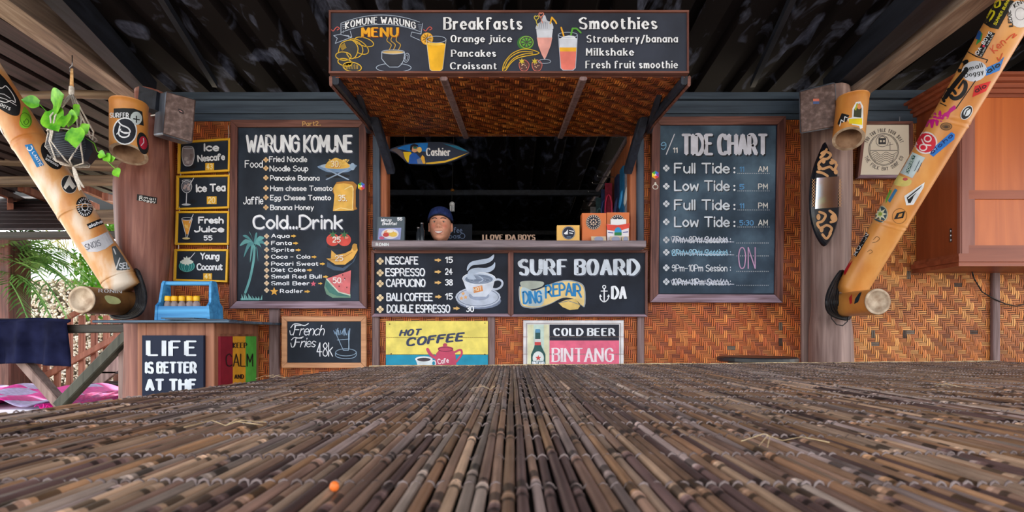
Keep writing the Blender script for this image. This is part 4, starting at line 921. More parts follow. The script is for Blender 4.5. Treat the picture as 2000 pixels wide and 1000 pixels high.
# right pole
a = Art(RS_)
YL = (222, 214, 40)
a.fill([(1921, 45), (1944, 0), (1952, -14), (1984, -4), (1950, 57), (1934, 54)], (34, 32, 30), 0); a.text('Bo', 1934, 41, 1958, 17, YL, 4, 'serif', y1=4, layer=1); a.text('SUMMER BURN', 1945, 50, 1972, 6, YL, 1.4, 'block', y1=2, layer=1); st(pr_, 'black sticker with yellow letters')
a.ell(1993, 27, 24, 27, (222, 222, 230), 0); a.text('KNO', 1982, 16, 2006, 9, BK, 1.8, 'block', y1=2, layer=1); a.text('ILEDGE', 1979, 52, 1974, 8, BK, 1.5, y1=20, layer=1); a.oell(1993, 27, 10, 12, 1, (120, 120, 130), 1); st(pr_, 'round white sticker with black letters')
a.fill([(1906, 88), (1914, 60), (1919, 66), (1916, 80)], (60, 150, 80), 0, sm=False); a.fill([(1905, 76), (1911, 58), (1917, 64), (1913, 78)], (40, 90, 170), 1); st(pr_, 'blue and green scrap sticker')
slab(a, (1914, 113), (1943, 65), 11, BK, 0) if False else a.fill([(1905, 107), (1932, 61), (1944, 65), (1918, 112)], BK, 0); a.text('IDA', 1909, 109, 1918, 7, W_, 1.6, 'block', y1=94, layer=1); a.ell(1921, 90, 2.4, 2.4, (214, 50, 90), 1, n=8); a.text('BOYS', 1922, 88, 1938, 7, W_, 1.6, 'block', y1=64, layer=1); a.text('SURF WEAR', 1916, 111, 1941, 3, (200, 200, 205), .7, y1=69, layer=1); st(pr_, 'black strip sticker with white letters')
RDS = (206, 76, 44)
a.text('Ken', 1942, 105, 1966, 15, RDS, 1.8, y1=84, layer=1); a.line([(1948, 112), (1952, 118), (1958, 104)], 1.8, RDS, 1, sm=True); a.line([(1966, 78), (1974, 70), (1982, 66), (1978, 74), (1986, 68)], 2, RDS, 1, sm=True); a.build('red_scribble', pr_, 'red handwritten scribble')
a.line([(1890, 101), (1906, 110), (1929, 117), (1926, 122)], 2, BK, 0); a.line([(1905, 158), (1867, 212)], 2, BK, 0); a.line([(1836, 201), (1848, 207)], 2, BK, 0)
a.oell(1871, 174, 13, 20, 8, BK, 0, rot=32, a0=-70, a1=110); a.oell(1854, 188, 14, 12, 6, BK, 0, rot=120, a0=20, a1=220); a.line([(1846, 190), (1862, 168), (1880, 146), (1888, 136)], 9, BK, 1, sm=True); a.line([(1874, 138), (1878, 126), (1888, 120)], 8, BK, 0, sm=True); a.line([(1882, 157), (1872, 172)], 4, BK, 1); a.build('big_black_emblem', pr_, 'large black painted curls')
a.ell(1903, 139, 25, 20, (206, 212, 228), 0, rot=-14); a.text('Small', 1884, 141, 1920, 9, BK, 1.7, 'block', y1=131, layer=1); a.text('Doggy', 1884, 152, 1922, 9, BK, 1.7, 'block', y1=144, layer=1); st(pr_, 'white oval sticker reading Small Doggy')
a.fill([(1925, 133), (1958, 118), (1962, 110), (1952, 138), (1926, 148)], (40, 120, 206), 0); a.text('alo', 1930, 144, 1955, 9, BK, 2.4, y1=128, layer=1); st(pr_, 'blue strip sticker')
a.fill([(1904, 168), (1936, 158), (1926, 178), (1899, 190)], (206, 36, 40), 0); a.text('alo', 1906, 182, 1928, 9, (70, 10, 20), 2.2, y1=170, layer=1); st(pr_, 'red strip sticker')
MG = (190, 22, 130)
a.line([(1810, 246), (1816, 226), (1820, 248), (1826, 222), (1830, 244), (1836, 218), (1838, 236), (1846, 222), (1850, 230), (1856, 214), (1864, 208)], 4.5, MG, 1); a.line([(1812, 238), (1840, 228), (1865, 211)], 5, MG, 2); a.build('magenta_tag', pr_, 'magenta spiky graffiti tag')
a.ell(1888, 220, 9, 15, (30, 32, 40), 0, rot=35); a.ell(1889, 219, 6, 9, (206, 214, 226), 1, rot=35); a.line([(1884, 226), (1888, 216), (1894, 212)], 2, BK, 2); a.oell(1888, 220, 9, 15, 1.5, (200, 206, 216), 2, rot=35); st(pr_, 'black and white skull-shaped sticker')
a.ell(1848, 247, 12, 8, (120, 84, 48), 0); a.oell(1848, 247, 9, 5, 1.2, (170, 122, 74), 1); a.ell(1848, 248, 4, 2.4, (74, 54, 40), 1); a.build('branch_scar', pr_, 'grey-brown branch scar')
a.ell(1808, 279, 23, 22, (226, 214, 218), 0); a.ell(1808, 279, 20, 19, (204, 30, 56), 1); a.oell(1812, 271, 6.5, 6, 2.6, (232, 216, 220), 2); a.oell(1803, 288, 7, 6, 2.6, (232, 216, 220), 2); a.line([(1800, 272), (1806, 282), (1818, 284)], 2.6, (232, 216, 220), 2, sm=True); st(pr_, 'round red sticker with white rings')
a.fill([(1812, 298), (1858, 258), (1865, 262), (1864, 272), (1823, 306)], (34, 116, 206), 0); a.text('aloha', 1820, 302, 1862, 8, (16, 40, 110), 2.2, 'block', y1=266, layer=1); st(pr_, 'long blue strip sticker')
a.fill([(1782, 297), (1807, 308), (1782, 348), (1758, 338)], (196, 212, 220), 0); a.fill([(1782, 302), (1788, 305), (1774, 340), (1768, 337)], (40, 80, 80), 1); a.text('DORSEY', 1773, 339, 1787, 5, (200, 220, 215), 1.2, y1=305, layer=2); a.line([(1786, 334), (1796, 314)], 1.2, (60, 80, 100), 2); a.line([(1792, 336), (1800, 318)], 1.2, (60, 80, 100), 2); st(pr_, 'pale blue rectangular sticker')
a.fill([(1752, 342), (1764, 346), (1780, 352), (1776, 362), (1760, 364), (1744, 358)], (226, 208, 120), 0, sm=True); a.ell(1768, 350, 5, 3, (200, 90, 90), 1); st(pr_, 'yellow worn sticker')
a.fill([(1730, 388), (1738, 370), (1742, 372), (1730, 398)], (110, 170, 60), 0); a.fill([(1734, 392), (1748, 368), (1753, 371), (1738, 396)], (60, 120, 170), 0); st(pr_, 'small green and blue sticker')
a.fill([(1766, 383), (1806, 356), (1804, 366), (1784, 400), (1770, 401)], (220, 224, 232), 0); a.fill([(1771, 386), (1802, 361), (1784, 384), (1782, 396), (1774, 397)], BK, 1); a.line([(1774, 388), (1798, 368)], 1.8, (220, 224, 232), 2); a.line([(1780, 396), (1786, 384), (1792, 382)], 2.2, (220, 224, 232), 2); st(pr_, 'black and white angular sticker')
a.ell(1719, 419, 15, 18, (200, 196, 170), 0, rot=15); a.ell(1719, 419, 13, 16, (60, 84, 96), 1, rot=15); a.star(1719, 418, 14, (226, 224, 190), 2, 8, .45); a.star(1719, 418, 6, (150, 176, 70), 3, 6, .5); st(pr_, 'round dark star sticker')
a.fill([(1746, 428), (1752, 416), (1768, 412), (1764, 426)], BK, 0); a.fill([(1753, 425), (1756, 418), (1763, 416), (1761, 423)], (200, 140, 70), 1); a.oell(1757, 422, 14, 15, .8, (110, 76, 40), 0, rot=30); st(pr_, 'small black square emblem')
a.fill([(1665, 496), (1693, 452), (1698, 458), (1672, 502)], BK, 0); a.text('RONIN', 1671, 500, 1697, 7, W_, 1.7, 'serif', y1=458, layer=1); st(pr_, 'narrow black strip reading RONIN')
a.fill([(1646, 528), (1660, 505), (1665, 510), (1650, 538)], (180, 18, 34), 0); st(pr_, 'small red strip')
for pp in (((1706, 468), (1712, 462), (1718, 466), (1712, 472), (1704, 474)), ((1694, 492), (1700, 488), (1704, 492), (1698, 496))): a.line(list(pp), 1, (120, 84, 40), 1, sm=True)
a.build('pen_scribble', pr_)
# horizontal bamboo logs carrying the poles
def log(label, px, py, d0, d1, r, cmt, emt):
    c0 = P(px, py, d0); c1 = Vector((c0.x, d1, c0.z)); t = thing('bamboo_log', label, 'bamboo log', c1)
    ks = [0, .02, .25, .5, .75, 1]; MB().tube([c0 + (c1 - c0)*k for k in ks], [r]*6, 28, cap=False).build('culm', M[cmt], t, smooth=True)
    MB().lathe(c0, [(r, -.001), (r*.97, .004), (r*.80, .004), (r*.78, -.008)], 28, axis=(0, -1, 0)).build('cut_rim', M['bamboo_cut'], t, smooth=True)
    MB().lathe(c0, [(r*.79, -.010), (r*.4, -.004), (0, -.002)], 28, axis=(0, -1, 0)).build('end_wall', M[emt], t, smooth=True); return t, pole(c0, c1, r, r)
lg, s_ = log('short brown bamboo log under the left leaning pole', 160, 585, 2.72, 3.06, .073, 'bamboo_dk', 'bamboo_cut')
a = Art(s_); a.text('RONIN', 192, 571, 238, 7, W_, 1.8, 'serif', y1=573); a.build('sticker', lg); a.fill([(204, 580), (212, 577), (230, 582), (236, 590), (228, 594), (212, 592)], (206, 210, 150), 0, sm=True); a.build('sticker', lg, 'pale yellow car-shaped sticker')
lg, s_ = log('short bamboo log under the right leaning pole', 1714, 589, 2.72, 3.03, .070, 'bamboo', 'bamboo')
a = Art(s_); a.fill([(1658, 582), (1664, 574), (1664, 592), (1660, 594)], (190, 40, 40), 0); a.fill([(1668, 594), (1676, 590), (1683, 570), (1678, 572), (1670, 584)], (24, 40, 50), 0); a.build('sticker', lg, 'red and dark swoosh sticker')
def rope(label, outer, inner, back, n):
    t = thing('rope_lashing', label, 'rope', P(outer[3][0], 615, 2.95)); m_ = len(outer)
    for i in range(n):
        k = i / (n - 1); q = []
        for j, (o_, i_) in enumerate(zip(outer, inner)):
            e = abs(j - (m_-1)/2) / ((m_-1)/2); d = 2.885 + .13 * e + .012 * (i % 2) + .05*k
            q.append(P(o_[0]*(1-k) + i_[0]*k + U(-1, 1), o_[1]*(1-k) + i_[1]*k + U(-1, 1), d))
        for b_ in back: q.append(P(b_[0] + U(-3, 3), b_[1] - 8*k + i*1.5, 3.36))
        c3 = []; M_ = len(q)
        for j in range(M_):
            p0, p1, p2, p3 = q[j-1], q[j], q[(j+1) % M_], q[(j+2) % M_]
            for f in (0, .33, .67): c3.append(.5*((2*p1) + (p2-p0)*f + (2*p0-5*p1+4*p2-p3)*f*f + (3*p1-p0-3*p2+p3)*f**3))
        MB().tube(c3, .0085, 7, closed=True).build('rope_turn', M['rope_bk'], t, smooth=True)
    return t
rope('thick black rope lashing round the left trunk and leaning pole', [(266, 527), (279, 552), (284, 580), (280, 604), (262, 619), (236, 622), (215, 614)], [(258, 545), (265, 560), (268, 580), (265, 596), (256, 606), (240, 612), (226, 612)], [(232, 590), (256, 560)], 11)
rt = rope('thick black rope lashing round the right trunk and leaning pole', [(1645, 530), (1630, 545), (1619, 570), (1614, 592), (1618, 610), (1634, 620), (1658, 622)], [(1640, 552), (1638, 562), (1636, 576), (1636, 590), (1640, 602), (1648, 610), (1658, 614)], [(1662, 600), (1650, 560)], 11)
MB().tube(smooth([(p.x, p.z) for p in (P(1621, 606, 2.98), P(1626, 625, 2.98), P(1640, 636, 2.98), P(1652, 632, 2.98), P(1656, 618, 2.98))]) and [P(1621, 606, 2.98), P(1624, 622, 2.97), P(1634, 634, 2.97), P(1646, 636, 2.97), P(1655, 628, 2.97), P(1657, 615, 2.98)], .003, 6).build('loose_loop', M['rope_bk'], rt, smooth=True)
# ================================================================ BAMBOO TUBE LAMPSHADES under the beams
def btube(label, top, bot, r, kf, kx, d, arts, hang=0):
    c0 = P(*top, d); c1 = P(*bot, d); t = thing('bamboo_tube', label, 'bamboo tube', c1); n = 28; vs = []; ri = r * .80
    ax = (c0 - c1).normalized()
    def ring(rr, base, k): return [base + Vector((rr*math.cos(2*math.pi*j/n), rr*math.sin(2*math.pi*j/n), -math.sin(2*math.pi*j/n)*rr*kf*k + math.cos(2*math.pi*j/n)*rr*kx*k)) for j in range(n)]
    rows = [ring(r*.97, c0, 0), ring(r*1.03, c0 - ax*.01, 0), ring(r, c0 - ax*.03, 0), ring(r, c0*.5 + c1*.5, .0), ring(r, c1 + ax*.002, 1)]
    m = MB(); m.add([v for rw in rows for v in rw], [(i*n+j, i*n+(j+1) % n, (i+1)*n+(j+1) % n, (i+1)*n+j) for i in range(4) for j in range(n)] + [tuple(range(n))]); m.build('culm', M['bamboo'], t, smooth=True)
    e = MB(); ro = ring(r, c1 + ax*.002, 1); rn = ring(ri, c1 + ax*.002, 1); e.add(ro + rn, [(j, (j+1) % n, n+(j+1) % n, n+j) for j in range(n)]); e.build('cut_rim', M['bamboo_cut'], t)
    k = MB(); r3 = ring(ri, c1 + ax*.14, 0); k.add(rn + r3, [(j, (j+1) % n, n+(j+1) % n, n+j) for j in range(n)] + [tuple(n + j for j in range(n))]); k.build('inner_wall', M['bamboo_in'], t, smooth=True)
    return t, pole(c1, c0, r, r)
t, s_ = btube('upright bamboo tube with round black stickers beside the left speaker', (252, 200), (252, 302), .089, .36, .12, 2.86, None)
a = Art(s_)
a.fill([(222, 212), (240, 211), (262, 212), (278, 218), (281, 246), (262, 240), (240, 232), (222, 230)], (30, 32, 36), 0); a.text('SURFER', 214, 230, 252, 10, W_, 1.8, 'block', y1=230, layer=1); a.ell(266, 231, 11.5, 13, (196, 208, 214), 1); a.line([(261, 232), (272, 234)], 2.4, BK, 2); a.line([(266.5, 227), (266.5, 239)], 2.4, BK, 2); st(t, 'black band sticker')
a.ell(244, 256, 24, 27, W_, 1); a.ell(244, 256, 21.5, 24.5, (26, 32, 46), 2); a.line([(232, 238), (237, 244), (250, 250), (254, 258), (244, 260), (236, 256)], 2.8, W_, 4, sm=True); a.line([(234, 246), (232, 262), (240, 268), (250, 266), (252, 260), (242, 259)], 2.8, W_, 4, sm=True); a.line([(228, 262), (236, 252)], 2, W_, 4); st(t, 'round navy sticker with white looped letter')
a.ell(279, 280, 11, 22, (26, 26, 30), 0, rot=-12); a.ell(280, 279, 8, 13, (186, 30, 60), 1, rot=-10); a.line([(276, 284), (281, 278), (280, 270)], 1.6, W_, 2); st(t, 'round red and black sticker')
t, s_ = btube('bamboo tube with yellow figure sticker beside the right speaker', (1666, 188), (1657, 272), .080, .42, -.30, 2.92, None)
a = Art(s_)
a.fill([(1655, 232), (1664, 230), (1665, 212), (1672, 199), (1681, 198), (1686, 208), (1686, 228), (1685, 250), (1680, 252), (1678, 246), (1656, 242)], W_, 0); a.fill([(1667, 228), (1668, 214), (1674, 203), (1680, 202), (1683, 212), (1682, 230)], (62, 66, 46), 1); a.ell(1678, 208, 4, 5.5, (220, 140, 90), 2); a.fill([(1669, 214), (1673, 202), (1676, 202), (1672, 216)], (170, 180, 50), 2); a.fill([(1658, 232), (1684, 231), (1684, 244), (1658, 241)], (238, 214, 30), 1); st(t, 'yellow and black figure-shaped sticker')
a.fill([(1636, 240), (1644, 221), (1659, 225), (1652, 240), (1636, 256)], (28, 28, 32), 0); a.line([(1640, 246), (1643, 234), (1648, 238), (1650, 228), (1655, 230)], 1.6, W_, 1); st(t, 'black and white sticker')
# ================================================================ SPEAKERS
def speaker(label, F, back, brand):
    F = [P(*f) for f in F]; t = thing('speaker', label, 'speaker', F[3]); bk = Vector(back)
    o = MB().hexa([F[3], F[2], F[1], F[0]], [F[3]+bk, F[2]+bk, F[1]+bk, F[0]+bk]).build('housing', M['steel_edge'], t); bv = o.modifiers.new('b', 'BEVEL'); bv.width = .012; bv.segments = 3
    n = (F[1]-F[0]).cross(F[3]-F[0]).normalized(); n = -n if n.y > 0 else n
    c = sum(F, Vector())/4; G_ = [c + (f - c)*.95 for f in F]; o = MB().hexa([g + n*.007 for g in (G_[3], G_[2], G_[1], G_[0])], [g - n*.002 for g in (G_[3], G_[2], G_[1], G_[0])]).build('grille', M['rust'], t)
    bv = o.modifiers.new('b', 'BEVEL'); bv.width = .004
    a = Art(plane(c + n*.0075, n)); brand(a); a.build('badge', t); return t
def bd(a): a.fill([(348, 212), (358, 216), (359, 223), (350, 220)], (26, 22, 30), 0); a.line([(351, 216), (356, 219)], 1.5, (206, 150, 150), 1)
speaker('rust-brown metal speaker box tilted beside the left trunk', [(324, 177, 2.96), (384, 194, 3.02), (377, 281, 3.03), (317, 263, 2.97)], (-.125, .10, .03), bd)
def bd2(a): a.rect(1588, 193, 1600, 198, (206, 110, 90), 0); a.rect(1588, 198, 1600, 203, (70, 90, 140), 0)
speaker('rust-brown metal speaker box above the right trunk', [(1560, 178, 3.02), (1632, 160, 2.96), (1636, 249, 2.97), (1562, 262, 3.03)], (.105, .18, .09), bd2)
tb = thing('speaker_bracket', 'black metal bracket block between left beam and speaker', 'bracket', P(290, 212, 3.05)); MB().hexa([P(268, 208, 2.98), P(303, 214, 3.0), P(306, 178, 3.0), P(272, 167, 2.98)], [P(268, 208, 2.98)+Vector((.03, .16, 0)), P(303, 214, 3.0)+Vector((.03, .16, 0)), P(306, 178, 3.0)+Vector((.03, .16, 0)), P(272, 167, 2.98)+Vector((.03, .16, 0))]).build('block', M['black_beam'], tb)
MB().tube([P(296, 226, 3.08), P(318, 222, 3.06)], .008, 8).build('arm', M['metal'], tb)
# ================================================================ HANGING POTHOS
hp = thing('hanging_plant', 'pothos in a dark faceted pot hung in white macrame', 'hanging plant', P(145, 318, 2.7)); D = 2.7
c = P(142, 320, D); pm = MB(); n = 8
pf = [(.030, 0), (.075, .012), (.108, .07), (.096, .13), (.085, .142), (.08, .142), (.08, .12)]
pm.lathe(c, pf, n); pm.build('pot', M['pot'], hp)
gm = MB()
for i in range(14): z = .02 + i*.0085; r = .078 + (z-.012)*.5 if z < .07 else .108 - (z-.07)*.2; gm.tube([c + Vector((r*1.0*math.cos(t), r*1.0*math.sin(t), z)) for t in [math.radians(200 + k*14) for k in range(11)]], .0014, 4)
gm.build('ribs', mat('rib_grey', (96, 104, 120), .5), hp, kind='stuff')
MB().lathe(c, [(.079, .125), (.04, .130), (0, .132)], n).build('soil', mat('soil', (40, 30, 24), .9), hp)
hook = P(141, 150, D); MB().tube([P(141, 108, D), P(141, 128, D), P(136, 132, D), P(137, 140, D), P(143, 138, D)], .0025, 6).build('hook', M['metal'], hp, smooth=True)
tp = MB(); knot = P(140, 172, D)
for i in range(5): tp.tube([P(139+i*.8, 134, D), knot + Vector(((i-2)*.004, 0, 0))], .0028, 5)
tp.build('straw_strands', noisecol('straw', (190, 140, 90), (220, 180, 130), (80, 80, 80), .7), hp, smooth=True)
MB().lathe(knot - Vector((0, 0, .04)), [(.008, 0), (.013, .01), (.012, .045), (.007, .05)], 10).build('knot', M['cord'], hp, smooth=True)
for j, an in enumerate((-160, -100, -35, 80)):
    r = .112; q = c + Vector((r*math.cos(math.radians(an)), r*math.sin(math.radians(an)), .078)); q2 = c + Vector((.1*math.cos(math.radians(an)), .1*math.sin(math.radians(an)), .148))
    m = MB()
    for s in (-1, 1):
        m.tube([knot + Vector((s*.004, 0, -.03)), q2 + Vector((s*.012, 0, .06)), q2 + Vector((s*.004, 0, 0)), q + Vector((s*.004, 0, 0)), c + Vector((r*.6*math.cos(math.radians(an+s*25)), r*.6*math.sin(math.radians(an+s*25)), -.001)), c + Vector((0, 0, -.014))], .0042, 5)
    m.build('macrame_cord', M['cord'], hp, smooth=True)
m = MB(); m.tube([c + Vector((.1*math.cos(t), .1*math.sin(t), .148)) for t in [k*math.pi/8 for k in range(16)]], .004, 5, closed=True); m.build('cord_ring', M['cord'], hp, smooth=True)
m = MB(); 
for i in range(7): m.tube([c + Vector((0, 0, -.01)), P(143+i*.8, 332, D), P(147+i*1.2, 350, D), P(155+i*1.3 + U(-2, 2), 368+U(-4, 6), D)], .0036, 5)
m.build('tassel', M['cord'], hp, smooth=True)
def leaf(px, py, d, L, ang, tilt=0.3, parent=None, w=.72, yaw=0.0):
    # heart-shaped blade, cupped along its midrib
    m = MB(); o = P(px, py, d); R_ = Matrix.Rotation(math.radians(yaw), 3, 'Z') @ Matrix.Rotation(tilt, 3, 'X'); vs = []; a_ = math.radians(ang)
    for i in range(9):
        t = i/8; ww = w*.62*math.sin(math.pi*(.08+.92*t)**.78)*L
        for k in range(-2, 3):
            x = k/2*ww; z = abs(k)/2*ww*.18; y = t*L - (0 if abs(k) < 2 or t > .1 else .04*L)
            v = R_ @ Vector((x, -z - .15*L*t*t*.4, y)); v = Vector((v.x*math.cos(a_) + v.z*math.sin(a_), v.y, -v.x*math.sin(a_) + v.z*math.cos(a_)))
            vs.append(o + v)
    m.add(vs, [(i*5+k, i*5+k+1, (i+1)*5+k+1, (i+1)*5+k) for i in range(8) for k in range(4)]); return m.build('leaf', M['leaf'], parent, smooth=True)
def stem(pts, parent, r=.0022): MB().tube([P(*p) for p in pts], r, 5).build('stem', M['leaf'], parent, smooth=True)
for (x, y, L, an, ti, dd) in ((77, 202, .075, -84, .3, 2.66), (100, 215, .15, 150, .2, 2.62), (104, 206, .15, 82, .5, 2.64), (133, 232, .10, 100, .4, 2.6), (128, 226, .09, 160, .4, 2.58), (150, 250, .11, 175, .1, 2.56), (160, 258, .065, 60, .2, 2.6), (135, 262, .06, 150, .3, 2.6), (148, 222, .07, 60, .5, 2.64)):
    leaf(x, y, dd, L, an, ti, hp)
stem([(135, 262, 2.68), (112, 238, 2.62), (95, 222, 2.62), (78, 204, 2.66)], hp); stem([(138, 262, 2.68), (130, 240, 2.6), (118, 222, 2.62)], hp); stem([(145, 264, 2.68), (150, 255, 2.58), (150, 250, 2.56)], hp)
stem([(165, 268, 2.68), (184, 280, 2.62), (190, 296, 2.6), (200, 304, 2.6), (215, 320, 2.6), (230, 334, 2.6)], hp)
for (x, y, L, an, ti) in ((193, 300, .05, 110, .2), (206, 302, .055, 140, .2), (214, 312, .04, 80, .2), (226, 330, .055, 150, .2)): leaf(x, y, 2.6, L, an, ti, hp)
# ================================================================ CUPBOARD with counter top, signs, crate
cu = thing('corner_cupboard', 'brown wooden cupboard with dark blue top below the drink signs', 'cupboard', (-1.88, 3.1, 0))
cx0, cx1, cy0, cy1, cz = X(268, 2.86), X(418, 2.86), 2.86, 3.36, .898
MB().box((cx0 + .01, cy0 + .012, .04), (cx1 - .012, cy1, cz)).build('carcass', M['box_wood'], cu)
fw = .05
for (a0, a1, b0, b1) in ((cx0, cx0+fw, .03, cz), (cx1-fw, cx1, .03, cz), (cx0+fw, cx1-fw, cz-.075, cz), (cx0+fw, cx1-fw, .03, .1)):
    o = MB().box((a0, cy0, b0), (a1, cy0+.02, b1)).build('face_frame', M['box_wood'], cu); bv = o.modifiers.new('b', 'BEVEL'); bv.width = .003
for (a0, a1, b0, b1) in ((cy0+.022, cy0+.06, .03, cz), (cy1-.06, cy1, .03, cz), (cy0+.06, cy1-.06, cz-.06, cz), (cy0+.06, cy1-.06, .03, .1)):
    MB().box((cx1-.012, a0, b0), (cx1, a1, b1)).build('side_frame', M['box_wood'], cu)
MB().bev((X(180, 2.75), 3.07, .905), (-1.52, 3.07, .905), .64, .014, b=.004).build('counter_top', M['top_blue'], cu)
MB().bev((-1.86, 2.80, .917), (-1.56, 2.86, .915), .16, .007, b=.002).bev((-1.9, 2.83, .9235), (-1.72, 2.83, .9235), .12, .005, b=.001).build('loose_sheet', M['top_blue'], cu)
# LIFE IS BETTER sign on its front
t, fd = board('beach_sign', 'dark blue sign reading LIFE IS BETTER AT THE on the cupboard front', 'sign', Q(282, 655, 401, 800), 2.858, mat('navy_sign', (22, 32, 56), .6, spec=.2), th=.018)
a = Art(scale_surf(2.858 - .018, 2.858)); a.text('LIFE', 290, 696, 391, 32, (212, 220, 232), 9, 'serif', gap=2.6); a.build('lettering', t); a.text('IS BETTER', 288, 729, 390, 23, (212, 220, 232), 5.6, 'block', gap=1.5); a.build('lettering', t); a.text('AT THE', 288, 763, 389, 24, (212, 220, 232), 7, 'block', gap=2); a.build('lettering', t)
# KEEP CALM tricolour sign on its side
PS = plane((cx1 + .014, 3, .8), (1, 0, 0))
t = thing('calm_sign', 'red, yellow and green sign reading KEEP CALM AND on the cupboard side', 'sign', PS(466, 740))
def side(x0, y0, x1, y1):
    # rectangle on the side face: y extent from px columns, z from rows at the near edge
    ya = PS(x0, 700).y; yb = PS(x1, 700).y; return ya, yb
y_a, y_b, y_c, y_d = (PS(x, 700).y for x in (431, 455, 480, 501)); zt = PS(466, 657).z; zb_ = zt - .42
for (p, q, c_) in ((y_a, y_b, (140, 26, 48)), (y_b, y_c, (226, 160, 44)), (y_c, y_d, (86, 176, 72))): MB().box((cx1, p, zb_), (cx1 + .013, q, zt), c_).build('stripe', M['paint'], t)
a = Art(PS); KB = (36, 24, 26)
a.text('KEEP', 454, 680, 482, 11, KB, 2, 'serif', gap=2); a.text('CALM', 440, 716, 494, 25, KB, 2.0, gap=1.6); a.text('AND', 457, 740, 476, 9, KB, 2, 'serif'); a.build('lettering', t)
# blue crate with bottles
def crate():
    t = thing('wooden_crate', 'blue painted wooden caddy with high handle on the cupboard top', 'crate', (X(358, 3.0), 3.0, .915)); d0, d1 = 2.94, 3.07; zb = .9125
    x0, x1 = X(302, 2.94), X(411, 2.94)
    MB().box((x0+.008, d0, zb), (x1-.008, d0+.012, zb+.085)).build('front_panel', M['blue_paint'], t); MB().box((x0+.008, d1-.012, zb), (x1-.008, d1, zb+.085)).build('rear_panel', M['blue_paint'], t); MB().box((x0+.01, d0+.01, zb), (x1-.01, d1-.01, zb+.01)).build('base', M['blue_paint'], t)
    for s, x in ((1, x0), (-1, x1-.014)):
        dm = (d0+d1)/2; pr = [(d0-.004, 0), (d1+.004, 0), (d1+.004, .09), (dm+.045, .11), (dm+.03, .22), (dm+.02, .235), (dm-.02, .235), (dm-.03, .22), (dm-.045, .11), (d0-.004, .09)]
        vs = [(xx + s*.016*(z/.235), y, zb+z) for xx in (x, x+.014) for y, z in pr]; n = len(pr)
        MB().add(vs, [tuple(range(n-1, -1, -1)), tuple(range(n, 2*n))] + [(i, (i+1) % n, n+(i+1) % n, n+i) for i in range(n)]).build('end_panel', M['blue_paint'], t)
    MB().bev((x0+.02, (d0+d1)/2, zb+.222), (x1-.02, (d0+d1)/2, zb+.222), .035, .024, b=.005).build('handle', M['blue_paint'], t)
crate()
GL, nt, b_ = newmat('clear_plastic'); b_.inputs['Transmission Weight'].default_value = .7; b_.inputs['Roughness'].default_value = .15; b_.inputs['Base Color'].default_value = lin((226, 210, 212)); b_.inputs['IOR'].default_value = 1.3
def bottle(px, y, label):
    t = thing('sauce_bottle', label, 'bottle', (X(px, y), y, .925), 'yellow capped bottles in the blue crate'); o = (X(px, y), y, .925)
    MB().lathe(o, [(.018, 0), (.02, .004), (.02, .085), (.012, .108)], 14).build('body', GL, t, smooth=True)
    MB().lathe(o, [(.0165, .004), (.0165, .06), (0, .06)], 12).build('contents', mat('sauce', (150, 70, 50), .4), t, smooth=True)
    MB().lathe(o, [(.0165, .105), (.0175, .108), (.0175, .128), (.015, .135), (0, .136)], 14).build('cap', mat('cap', (240, 184, 30), .4), t, smooth=True)
for i, px in enumerate((328, 341, 355.5, 371, 384)): bottle(px, 2.985, ('front row bottle with yellow cap in the blue crate, %s' % ('leftmost', 'second from left', 'in the middle', 'second from right', 'rightmost')[i]))
for i, px in enumerate((348, 364)): bottle(px, 3.025, 'back row yellow capped bottle half hidden in the crate, ' + ('left one' if i == 0 else 'right one'))
# ================================================================ ON THE LEDGE
LZ = Z(470, 3.2) + .001
def stand(name, label, cat, px0, px1, ytop, y, th, mt, lean=.0):
    zt = Z(ytop, y); c = (X((px0+px1)/2, y), y, LZ); t = thing(name, label, cat, c)
    MB().hexa([(X(px0, y), y, LZ), (X(px1, y), y, LZ), (X(px1, y), y+lean, zt), (X(px0, y), y+lean, zt)], [(X(px0, y), y+th, LZ), (X(px1, y), y+th, LZ), (X(px1, y), y+lean+th, zt), (X(px0, y), y+lean+th, zt)]).build('body', mt, t); return t
LL = 'leaning grey sheet'
t = stand('menu_card', 'upright grey breakfast menu card with plate photo on the ledge left end', 'menu card', 736, 789, 422, 3.24, .03, mat('card_grey', (74, 86, 98), .5), .02)
a = Art(plane((0, 3.24, LZ), (0, -1, (.02)/(Z(422, 3.24)-LZ)))); a.text('Warung', 743, 433, 764, 6, W_, 1.1, slant=.3, gap=.8); a.text('Breakfast', 746, 440, 775, 6, W_, 1.1, slant=.3, gap=.8); a.text('55', 776, 431, 786, 6, W_, 1.6); a.build('lettering', t)
a.fill([(740, 446), (784, 445), (782, 468), (738, 468)], (150, 160, 214), 1); a.ell(762, 457, 17, 10, (226, 222, 232), 2); a.ell(760, 455, 10, 6, (226, 160, 120), 3); a.ell(754, 459, 6, 4, (196, 70, 70), 4); a.ell(768, 458, 8, 5, (226, 190, 90), 4); a.ell(762, 452, 6, 3, (240, 236, 226), 5); a.ell(746, 465, 5, 3, (200, 100, 140), 4); a.build('plate_picture', t)
t = stand('card_box', 'small yellow box with round navy badge on the ledge', 'box', 1088, 1132, 440, 3.24, .05, mat('box_yellow', (226, 178, 96), .55))
a = Art(wallp(3.239)); a.ell(1110.5, 455, 13, 13, (34, 40, 62), 0); a.oell(1110.5, 455, 12, 12, .8, (180, 184, 196), 1); a.fill([(1101, 456), (1106, 452), (1109, 448), (1109, 458), (1104, 458)], W_, 2); a.line([(1112, 450), (1120, 452)], 1.6, W_, 2); a.line([(1112, 455), (1118, 456)], 1.6, W_, 2); a.line([(1107, 463), (1115, 463)], 1.2, (120, 150, 190), 2); a.build('badge', t)
OG = mat('box_orange', (206, 112, 60), .55)
